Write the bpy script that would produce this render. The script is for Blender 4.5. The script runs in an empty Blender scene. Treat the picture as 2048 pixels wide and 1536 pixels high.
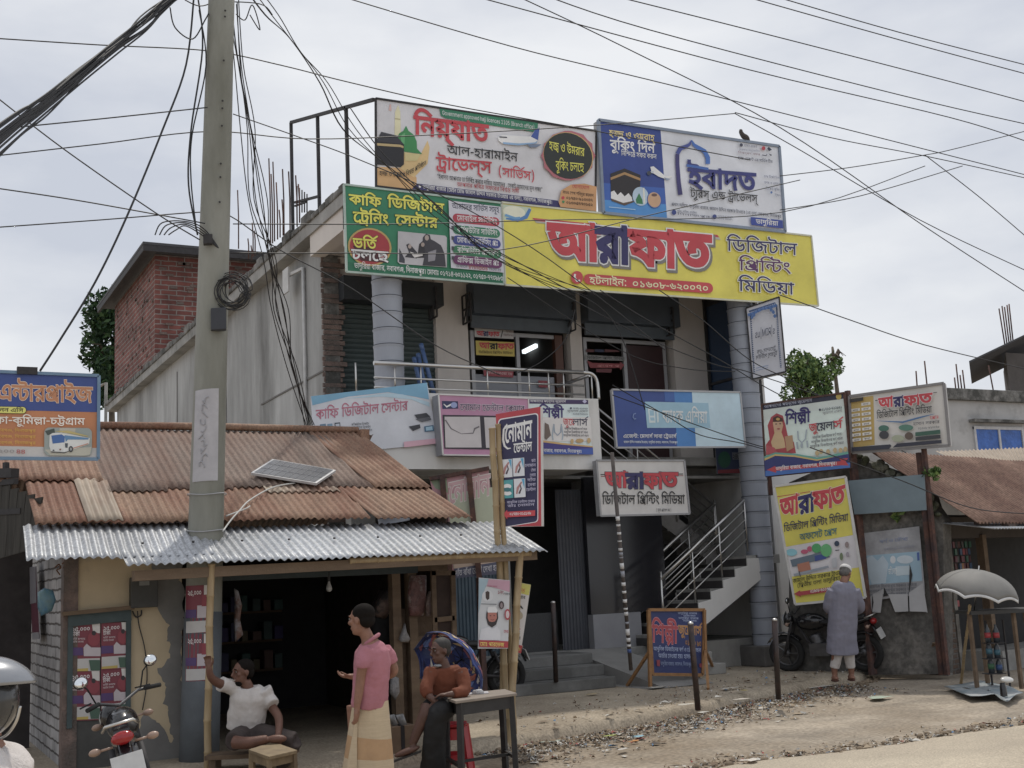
import bpy, math, random, zlib, base64
from mathutils import Vector, Matrix, noise
from mathutils.geometry import tessellate_polygon
random.seed(7)
R = math.radians
scene = bpy.context.scene
col = scene.collection
PI = math.pi
# ------------------------------------------------------------------ camera
FPX, CAMP = 2400.0, Vector((-13.83, -16.99, 1.75))
PITCH, ROLL, HEAD = math.atan(400/2400), R(2.75), R(28.0)
_h = Vector((math.sin(HEAD), math.cos(HEAD), 0)); _r = Vector((math.cos(HEAD), -math.sin(HEAD), 0)); _z = Vector((0, 0, 1))
_f = _h*math.cos(PITCH) + _z*math.sin(PITCH); _u = -_h*math.sin(PITCH) + _z*math.cos(PITCH)
CRIGHT = _r*math.cos(ROLL) - _u*math.sin(ROLL); CUP = _r*math.sin(ROLL) + _u*math.cos(ROLL); CFWD = _f
cd = bpy.data.cameras.new('camera'); cam = bpy.data.objects.new('camera', cd); col.objects.link(cam)
cd.sensor_width = 36.0; cd.lens = 36.0*FPX/2048; cd.clip_end = 2000; cd.clip_start = 0.1
cam.matrix_world = Matrix(((CRIGHT.x, CUP.x, -CFWD.x, CAMP.x), (CRIGHT.y, CUP.y, -CFWD.y, CAMP.y), (CRIGHT.z, CUP.z, -CFWD.z, CAMP.z), (0, 0, 0, 1)))
scene.camera = cam
# ------------------------------------------------------------------ world and sun
SUN_EL, SUN_AZ = R(66), R(38)      # azimuth clockwise from +Y: the sun stands behind the building, a little to the right
w = bpy.data.worlds.new('World'); scene.world = w; w.use_nodes = True
nt = w.node_tree; bgn = nt.nodes['Background']; bgn.inputs[1].default_value = 0.125
sky = nt.nodes.new('ShaderNodeTexSky'); sky.sky_type = 'NISHITA'; sky.sun_disc = False
sky.sun_elevation = SUN_EL; sky.sun_rotation = SUN_AZ; sky.dust_density = 3.0
tc = nt.nodes.new('ShaderNodeTexCoord'); mp = nt.nodes.new('ShaderNodeMapping'); mp.inputs['Scale'].default_value = (1.0, 1.0, 2.6)
nz = nt.nodes.new('ShaderNodeTexNoise'); nz.inputs['Scale'].default_value = 3.1; nz.inputs['Detail'].default_value = 7; nz.inputs['Roughness'].default_value = .5
rp = nt.nodes.new('ShaderNodeValToRGB'); rp.color_ramp.elements[0].position = .36; rp.color_ramp.elements[1].position = .64
rp.color_ramp.elements[0].color = (4.3, 4.55, 5.1, 1); rp.color_ramp.elements[1].color = (6.3, 6.4, 6.55, 1)
mx = nt.nodes.new('ShaderNodeMix'); mx.data_type = 'RGBA'; mx.inputs[0].default_value = .93
nt.links.new(tc.outputs['Generated'], mp.inputs[0]); nt.links.new(mp.outputs[0], nz.inputs[0]); nt.links.new(nz.outputs[0], rp.inputs[0])
nt.links.new(sky.outputs[0], mx.inputs[6]); nt.links.new(rp.outputs[0], mx.inputs[7]); nt.links.new(mx.outputs[2], bgn.inputs[0])
sl = bpy.data.lights.new('sun', 'SUN'); sl.energy = 1.9; sl.angle = R(2.0); sl.color = (1, .94, .84)
so = bpy.data.objects.new('sun', sl); col.objects.link(so)
sd_ = Vector((math.sin(SUN_AZ)*math.cos(SUN_EL), math.cos(SUN_AZ)*math.cos(SUN_EL), math.sin(SUN_EL)))
so.rotation_euler = sd_.to_track_quat('Z', 'Y').to_euler(); so.location = (0, 0, 30)
scene.view_settings.view_transform = 'Standard'; scene.view_settings.look = 'None'
scene.view_settings.exposure = 0.14; scene.view_settings.gamma = 1.0
scene.cycles.max_bounces = 6; scene.cycles.diffuse_bounces = 4; scene.cycles.glossy_bounces = 3
# ------------------------------------------------------------------ pixel to place
def ray(px, py): return CRIGHT*((px-1024)/FPX) + CUP*((768-py)/FPX) + CFWD
def onY(px, py, y): r = ray(px, py); return CAMP + r*((y-CAMP.y)/r.y)
def onX(px, py, x): r = ray(px, py); return CAMP + r*((x-CAMP.x)/r.x)
def onZ(px, py, z=0.0): r = ray(px, py); return CAMP + r*((z-CAMP.z)/r.z)
def atD(px, py, d): return CAMP + ray(px, py)*d              # d metres in front of the camera
def onP(px, py, q, yaw):                                      # vertical plane through q whose level direction is yaw from +X
    n = Vector((-math.sin(yaw), math.cos(yaw), 0)); r = ray(px, py)
    return CAMP + r*((Vector((q[0], q[1], 0))-Vector((CAMP.x, CAMP.y, 0))).dot(n)/r.dot(n))
def crop(ox, oy, k): return lambda x, y: (ox+x*k, oy+y*k)
c11, c12, c13, c14 = crop(0, 0, .3418), crop(0, 500, .3418), crop(0, 1011, .3418), crop(600, 1011, .3418)
c15, c16 = crop(1200, 1011, .2767), crop(1600, 1011, .2767)
c21, c22, c23, c24 = crop(680, 180, .2734), crop(1160, 220, .2604), crop(600, 550, .29297), crop(1100, 580, .24414)
c25, c26, c27 = crop(1480, 740, .27734), crop(780, 780, .30273), crop(0, 700, .16927)
d1, d2, d3, d4 = crop(0, 1230, .19925), crop(1130, 700, .078125), crop(1480, 590, .1107), crop(0, 880, .2734)
d5, d6, d7, d8 = crop(420, 1280, .16667), crop(640, 1180, .23182), crop(780, 1240, .1927), crop(1540, 1100, .18233)
e1, e2, e3, e4 = crop(1800, 1080, .2214), crop(1850, 600, .2083), crop(1280, 1200, .1302), crop(860, 1080, .16272)
e5, e7, e8 = crop(440, 1130, .23438), crop(130, 440, .23926), crop(900, 580, .2539)
# ------------------------------------------------------------------ materials
MATS = {}
def lin(h):
    if isinstance(h, (tuple, list)): return tuple(h[:3])
    v = [int(h[i:i+2], 16)/255 for i in (0, 2, 4)]
    return tuple(c/12.92 if c <= .04045 else ((c+.055)/1.055)**2.4 for c in v)
def M(key, colr, rough=.6, var=.12, scale=6.0, metal=0.0, bump=0.0, bscale=None, second=None, lo=.4, hi=.62, stretch=None, emit=None, alpha=None, spec=None, trans=0.0, coat=0.0, fine=0.0):
    """principled material with procedural variation; second = stain colour mixed in by noise"""
    if key in MATS: return MATS[key]
    m = bpy.data.materials.new(key); m.use_nodes = True; MATS[key] = m
    n = m.node_tree.nodes; L = m.node_tree.links; b = n['Principled BSDF']
    c = lin(colr); b.inputs['Roughness'].default_value = rough; b.inputs['Metallic'].default_value = metal
    if spec is not None: b.inputs['Specular IOR Level'].default_value = spec
    if trans: b.inputs['Transmission Weight'].default_value = trans
    if coat: b.inputs['Coat Weight'].default_value = coat
    if emit:
        b.inputs['Emission Color'].default_value = (*lin(emit[0]), 1); b.inputs['Emission Strength'].default_value = emit[1]
    if alpha is not None: b.inputs['Alpha'].default_value = alpha
    b.inputs['Base Color'].default_value = (*c, 1)
    m.diffuse_color = (*c, 1)
    if var or second or bump:
        t = n.new('ShaderNodeTexCoord'); src = t.outputs['Object']
        if stretch:
            mpn = n.new('ShaderNodeMapping'); mpn.inputs['Scale'].default_value = stretch; L.new(src, mpn.inputs[0]); src = mpn.outputs[0]
        nn = n.new('ShaderNodeTexNoise'); nn.inputs['Scale'].default_value = scale; nn.inputs['Detail'].default_value = 8; nn.inputs['Roughness'].default_value = .62; L.new(src, nn.inputs[0])
        mr = n.new('ShaderNodeMapRange'); mr.inputs[1].default_value = .3; mr.inputs[2].default_value = .7; mr.inputs[3].default_value = 1-var; mr.inputs[4].default_value = 1+var; L.new(nn.outputs[0], mr.inputs[0])
        hv = n.new('ShaderNodeMix'); hv.data_type = 'RGBA'; hv.blend_type = 'MULTIPLY'; hv.inputs[0].default_value = 1
        hv.inputs[6].default_value = (*c, 1); L.new(mr.outputs[0], hv.inputs[7]); out = hv.outputs[2]
        if second:
            n2 = n.new('ShaderNodeTexNoise'); n2.inputs['Scale'].default_value = scale*.37; n2.inputs['Detail'].default_value = 9; n2.inputs['Roughness'].default_value = .68
            if stretch: L.new(src, n2.inputs[0])
            else: L.new(t.outputs['Object'], n2.inputs[0])
            m2 = n.new('ShaderNodeMapRange'); m2.inputs[1].default_value = lo; m2.inputs[2].default_value = hi; L.new(n2.outputs[0], m2.inputs[0])
            x = n.new('ShaderNodeMix'); x.data_type = 'RGBA'; L.new(m2.outputs[0], x.inputs[0]); L.new(out, x.inputs[6]); x.inputs[7].default_value = (*lin(second), 1); out = x.outputs[2]
        if fine:
            n4 = n.new('ShaderNodeTexNoise'); n4.inputs['Scale'].default_value = fine; n4.inputs['Detail'].default_value = 4; L.new(t.outputs['Object'], n4.inputs[0])
            m4 = n.new('ShaderNodeMapRange'); m4.inputs[1].default_value = .35; m4.inputs[2].default_value = .65; m4.inputs[3].default_value = .75; m4.inputs[4].default_value = 1.2; L.new(n4.outputs[0], m4.inputs[0])
            x4 = n.new('ShaderNodeMix'); x4.data_type = 'RGBA'; x4.blend_type = 'MULTIPLY'; x4.inputs[0].default_value = 1; L.new(out, x4.inputs[6]); L.new(m4.outputs[0], x4.inputs[7]); out = x4.outputs[2]
        L.new(out, b.inputs['Base Color'])
        if bump:
            n3 = n.new('ShaderNodeTexNoise'); n3.inputs['Scale'].default_value = bscale or scale*4; n3.inputs['Detail'].default_value = 6; L.new(t.outputs['Object'], n3.inputs[0])
            bp = n.new('ShaderNodeBump'); bp.inputs['Strength'].default_value = bump; bp.inputs['Distance'].default_value = .02; L.new(n3.outputs[0], bp.inputs['Height']); L.new(bp.outputs[0], b.inputs['Normal'])
    return m
def ink(h):
    c = lin(h); g_ = sum(c)/3
    return M('ink_'+h, tuple(min(.82, 1.22*(.80*v+.17*g_)+.012) for v in c), .5, .13, 1.7)                 # printed colour on a sign
def brick_mat(key, c1, c2, mortar, sx=1.0, rough=.9, turn=None, msize=.015, bw=.25, rh=.075):
    if key in MATS: return MATS[key]
    m = bpy.data.materials.new(key); m.use_nodes = True; MATS[key] = m
    n = m.node_tree.nodes; L = m.node_tree.links; b = n['Principled BSDF']; b.inputs['Roughness'].default_value = rough
    t = n.new('ShaderNodeTexCoord'); mpn = n.new('ShaderNodeMapping'); L.new(t.outputs['Object'], mpn.inputs[0])
    mpn.inputs['Rotation'].default_value = Matrix(((0, 1, 0), (0, 0, 1), (1, 0, 0))).to_euler() if turn else (R(90), 0, 0)
    nd = n.new('ShaderNodeTexNoise'); nd.inputs['Scale'].default_value = 5; L.new(t.outputs['Object'], nd.inputs[0])
    ad = n.new('ShaderNodeMix'); ad.data_type = 'RGBA'; ad.blend_type = 'LINEAR_LIGHT'; ad.inputs[0].default_value = .02; L.new(mpn.outputs[0], ad.inputs[6]); L.new(nd.outputs[1], ad.inputs[7])
    br = n.new('ShaderNodeTexBrick'); L.new(ad.outputs[2], br.inputs[0]); br.inputs['Scale'].default_value = 1
    br.inputs['Brick Width'].default_value = bw; br.inputs['Row Height'].default_value = rh; br.inputs['Mortar Size'].default_value = msize; br.inputs['Mortar Smooth'].default_value = .3
    br.inputs['Color1'].default_value = (*lin(c1), 1); br.inputs['Color2'].default_value = (*lin(c2), 1); br.inputs['Mortar'].default_value = (*lin(mortar), 1); br.inputs['Bias'].default_value = -.2
    nn = n.new('ShaderNodeTexNoise'); nn.inputs['Scale'].default_value = 2.6; nn.inputs['Detail'].default_value = 9; L.new(t.outputs['Object'], nn.inputs[0])
    mr = n.new('ShaderNodeMapRange'); mr.inputs[1].default_value = .3; mr.inputs[2].default_value = .7; mr.inputs[3].default_value = .6; mr.inputs[4].default_value = 1.3; L.new(nn.outputs[0], mr.inputs[0])
    x = n.new('ShaderNodeMix'); x.data_type = 'RGBA'; x.blend_type = 'MULTIPLY'; x.inputs[0].default_value = 1; L.new(br.outputs[0], x.inputs[6]); L.new(mr.outputs[0], x.inputs[7]); L.new(x.outputs[2], b.inputs['Base Color'])
    bp = n.new('ShaderNodeBump'); bp.inputs['Strength'].default_value = .9; bp.inputs['Distance'].default_value = .02; bp.invert = True; L.new(br.outputs[1], bp.inputs['Height'])
    n5 = n.new('ShaderNodeTexNoise'); n5.inputs['Scale'].default_value = 30; L.new(t.outputs['Object'], n5.inputs[0])
    b2 = n.new('ShaderNodeBump'); b2.inputs['Strength'].default_value = .5; b2.inputs['Distance'].default_value = .02; L.new(n5.outputs[0], b2.inputs['Height']); L.new(bp.outputs[0], b2.inputs['Normal']); L.new(b2.outputs[0], b.inputs['Normal'])
    return m
# ------------------------------------------------------------------ mesh builder
class MB:
    def __init__(s): s.v = []; s.f = []; s.m = []; s.mats = []; s.sm = []
    def mi(s, mat):
        if mat is None: return 0
        if mat not in s.mats: s.mats.append(mat)
        return s.mats.index(mat)
    def face(s, pts, mat=None, smooth=False):
        i = len(s.v); s.v += [Vector(p) for p in pts]; s.f.append(tuple(range(i, i+len(pts)))); s.m.append(s.mi(mat)); s.sm.append(smooth); return s
    def mesh(s, vs, fs, mat=None, smooth=False):
        i = len(s.v); s.v += [Vector(p) for p in vs]; k = s.mi(mat)
        for f in fs: s.f.append(tuple(a+i for a in f)); s.m.append(k); s.sm.append(smooth)
        return s
    def box(s, x0, x1, y0, y1, z0, z1, mat=None):
        vs = [(x, y, z) for z in (z0, z1) for y in (y0, y1) for x in (x0, x1)]
        return s.mesh(vs, [(0, 2, 3, 1), (4, 5, 7, 6), (0, 1, 5, 4), (1, 3, 7, 5), (3, 2, 6, 7), (2, 0, 4, 6)], mat)
    def obox(s, c, ax, ay, az, mat=None):
        c = Vector(c); ax, ay, az = Vector(ax), Vector(ay), Vector(az)
        vs = [c+ax*i+ay*j+az*k for k in (-1, 1) for j in (-1, 1) for i in (-1, 1)]
        return s.mesh(vs, [(0, 2, 3, 1), (4, 5, 7, 6), (0, 1, 5, 4), (1, 3, 7, 5), (3, 2, 6, 7), (2, 0, 4, 6)], mat)
    def bar(s, a, b, w, h=None, mat=None, up=(0, 0, 1)):
        a, b = Vector(a), Vector(b); d = b-a; h = h or w; up = Vector(up)
        x = d.cross(up)
        if x.length < 1e-5: x = d.cross(Vector((1, 0, 0)))
        x.normalize(); y = x.cross(d).normalized()
        return s.obox((a+b)/2, x*w/2, d/2, y*h/2, mat)
    def tube(s, path, r, n=8, mat=None, smooth=True, caps=True):
        P = [Vector(p) for p in path]; rs = r if isinstance(r, (list, tuple)) else [r]*len(P)
        vs = []; fs = []; prev = None
        for i, p in enumerate(P):
            d = (P[min(i+1, len(P)-1)]-P[max(i-1, 0)])
            if d.length < 1e-9: d = Vector((0, 0, 1))
            d.normalize()
            if prev is None:
                a = Vector((0, 0, 1)) if abs(d.z) < .9 else Vector((1, 0, 0)); x = d.cross(a).normalized()
            else: x = (prev-d*prev.dot(d)).normalized()
            prev = x; y = d.cross(x); rr = rs[i]; rx, ry = rr if isinstance(rr, (tuple, list)) else (rr, rr)
            for k in range(n): t = 2*PI*k/n; vs.append(p+x*(math.cos(t)*rx)+y*(math.sin(t)*ry))
        for i in range(len(P)-1):
            for k in range(n): a = i*n+k; b = i*n+(k+1) % n; fs.append((a, b, b+n, a+n))
        s.mesh(vs, fs, mat, smooth)
        if caps:
            o = len(s.v)-len(vs); k = s.mi(mat)
            s.f.append(tuple(o+j for j in reversed(range(n)))); s.m.append(k); s.sm.append(False)
            s.f.append(tuple(o+(len(P)-1)*n+j for j in range(n))); s.m.append(k); s.sm.append(False)
        return s
    def lathe(s, base, prof, n=24, mat=None, axis=(0, 0, 1), smooth=True, arc=None):
        b = Vector(base); ax = Vector(axis).normalized(); x = ax.cross(Vector((0, 1, 0)) if abs(ax.y) < .9 else Vector((1, 0, 0))).normalized(); y = ax.cross(x)
        vs = []; fs = []
        for r, h in prof:
            for k in range(n): t = 2*PI*k/n; vs.append(b+ax*h+x*(r*math.cos(t))+y*(r*math.sin(t)))
        for i in range(len(prof)-1):
            for k in range(n): a = i*n+k; c = i*n+(k+1) % n; fs.append((a, c, c+n, a+n))
        return s.mesh(vs, fs, mat, smooth)
    def grid(s, fn, nu, nv, mat=None, smooth=True):
        vs = [fn(i/nu, j/nv) for j in range(nv+1) for i in range(nu+1)]
        fs = [(j*(nu+1)+i, j*(nu+1)+i+1, (j+1)*(nu+1)+i+1, (j+1)*(nu+1)+i) for j in range(nv) for i in range(nu)]
        return s.mesh(vs, fs, mat, smooth)
    def ell(s, c, rx, ry, rz, mat=None, nu=14, nv=9, rot=None):
        c = Vector(c); rot = rot or Matrix.Identity(3)
        return s.grid(lambda u, v: c+rot @ Vector((rx*math.sin(PI*v)*math.cos(2*PI*u), ry*math.sin(PI*v)*math.sin(2*PI*u), rz*math.cos(PI*v))), nu, nv, mat)
    def build(s, name, mat=None, parent=None, origin=None, bevel=0.0, solid=0.0, sub=0):
        me = bpy.data.meshes.new(name)
        o = Vector(origin) if origin is not None else (Vector((0, 0, 0)))
        wm = Matrix.Translation(o)
        if parent is not None and origin is None: pass
        me.from_pydata([p-o for p in s.v], [], s.f)
        ms = s.mats or ([mat] if mat else [])
        if s.mats and mat and not s.mats: ms = [mat]
        for m_ in ms: me.materials.append(m_)
        if s.mats: me.polygons.foreach_set('material_index', s.m)
        me.polygons.foreach_set('use_smooth', s.sm); me.update()
        ob = bpy.data.objects.new(name, me); col.objects.link(ob)
        ob.location = o
        if parent is not None:
            ob.parent = parent; ob.matrix_parent_inverse = PINV[parent.name]
        if bevel:
            bv = ob.modifiers.new('bevel', 'BEVEL'); bv.width = bevel; bv.segments = 2; bv.limit_method = 'ANGLE'
        if solid:
            sv = ob.modifiers.new('thickness', 'SOLIDIFY'); sv.thickness = solid
        if sub:
            sb = ob.modifiers.new('subdivision', 'SUBSURF'); sb.levels = sub; sb.render_levels = sub
        PINV[ob.name] = ob.matrix_basis.inverted()
        if parent is not None: PINV[ob.name] = (PWORLD(ob)).inverted()
        return ob
PINV = {}
def PWORLD(o):
    m = o.matrix_basis.copy()
    if o.parent: m = PWORLD(o.parent) @ o.matrix_parent_inverse @ m
    return m
def tag(o, label=None, cat=None, group=None, kind=None):
    if label: o['label'] = label
    if cat: o['category'] = cat
    if group: o['group'] = group
    if kind: o['kind'] = kind
    return o
def thing(name, label, cat, loc=(0, 0, 0), group=None):
    o = bpy.data.objects.new(name, None); col.objects.link(o); o.location = loc; o.empty_display_size = .2
    PINV[o.name] = Matrix.Translation(loc).inverted()
    return tag(o, label, cat, group)
def copy_tree(o, parent=None):
    c = o.copy(); col.objects.link(c)
    if parent is not None: c.parent = parent; c.matrix_parent_inverse = o.matrix_parent_inverse.copy()
    for ch in list(o.children): copy_tree(ch, c)
    return c
def lerp(a, b, t): return a+(b-a)*t
def catmull(P, n=6):
    P = [Vector(p) for p in P]; out = []
    for i in range(len(P)-1):
        p0, p1, p2, p3 = P[max(i-1, 0)], P[i], P[i+1], P[min(i+2, len(P)-1)]
        for k in range(n):
            t = k/n; out.append(.5*((2*p1)+(p2-p0)*t+(2*p0-5*p1+4*p2-p3)*t*t+(3*p1-p0-3*p2+p3)*t**3))
    out.append(P[-1]); return out
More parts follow.
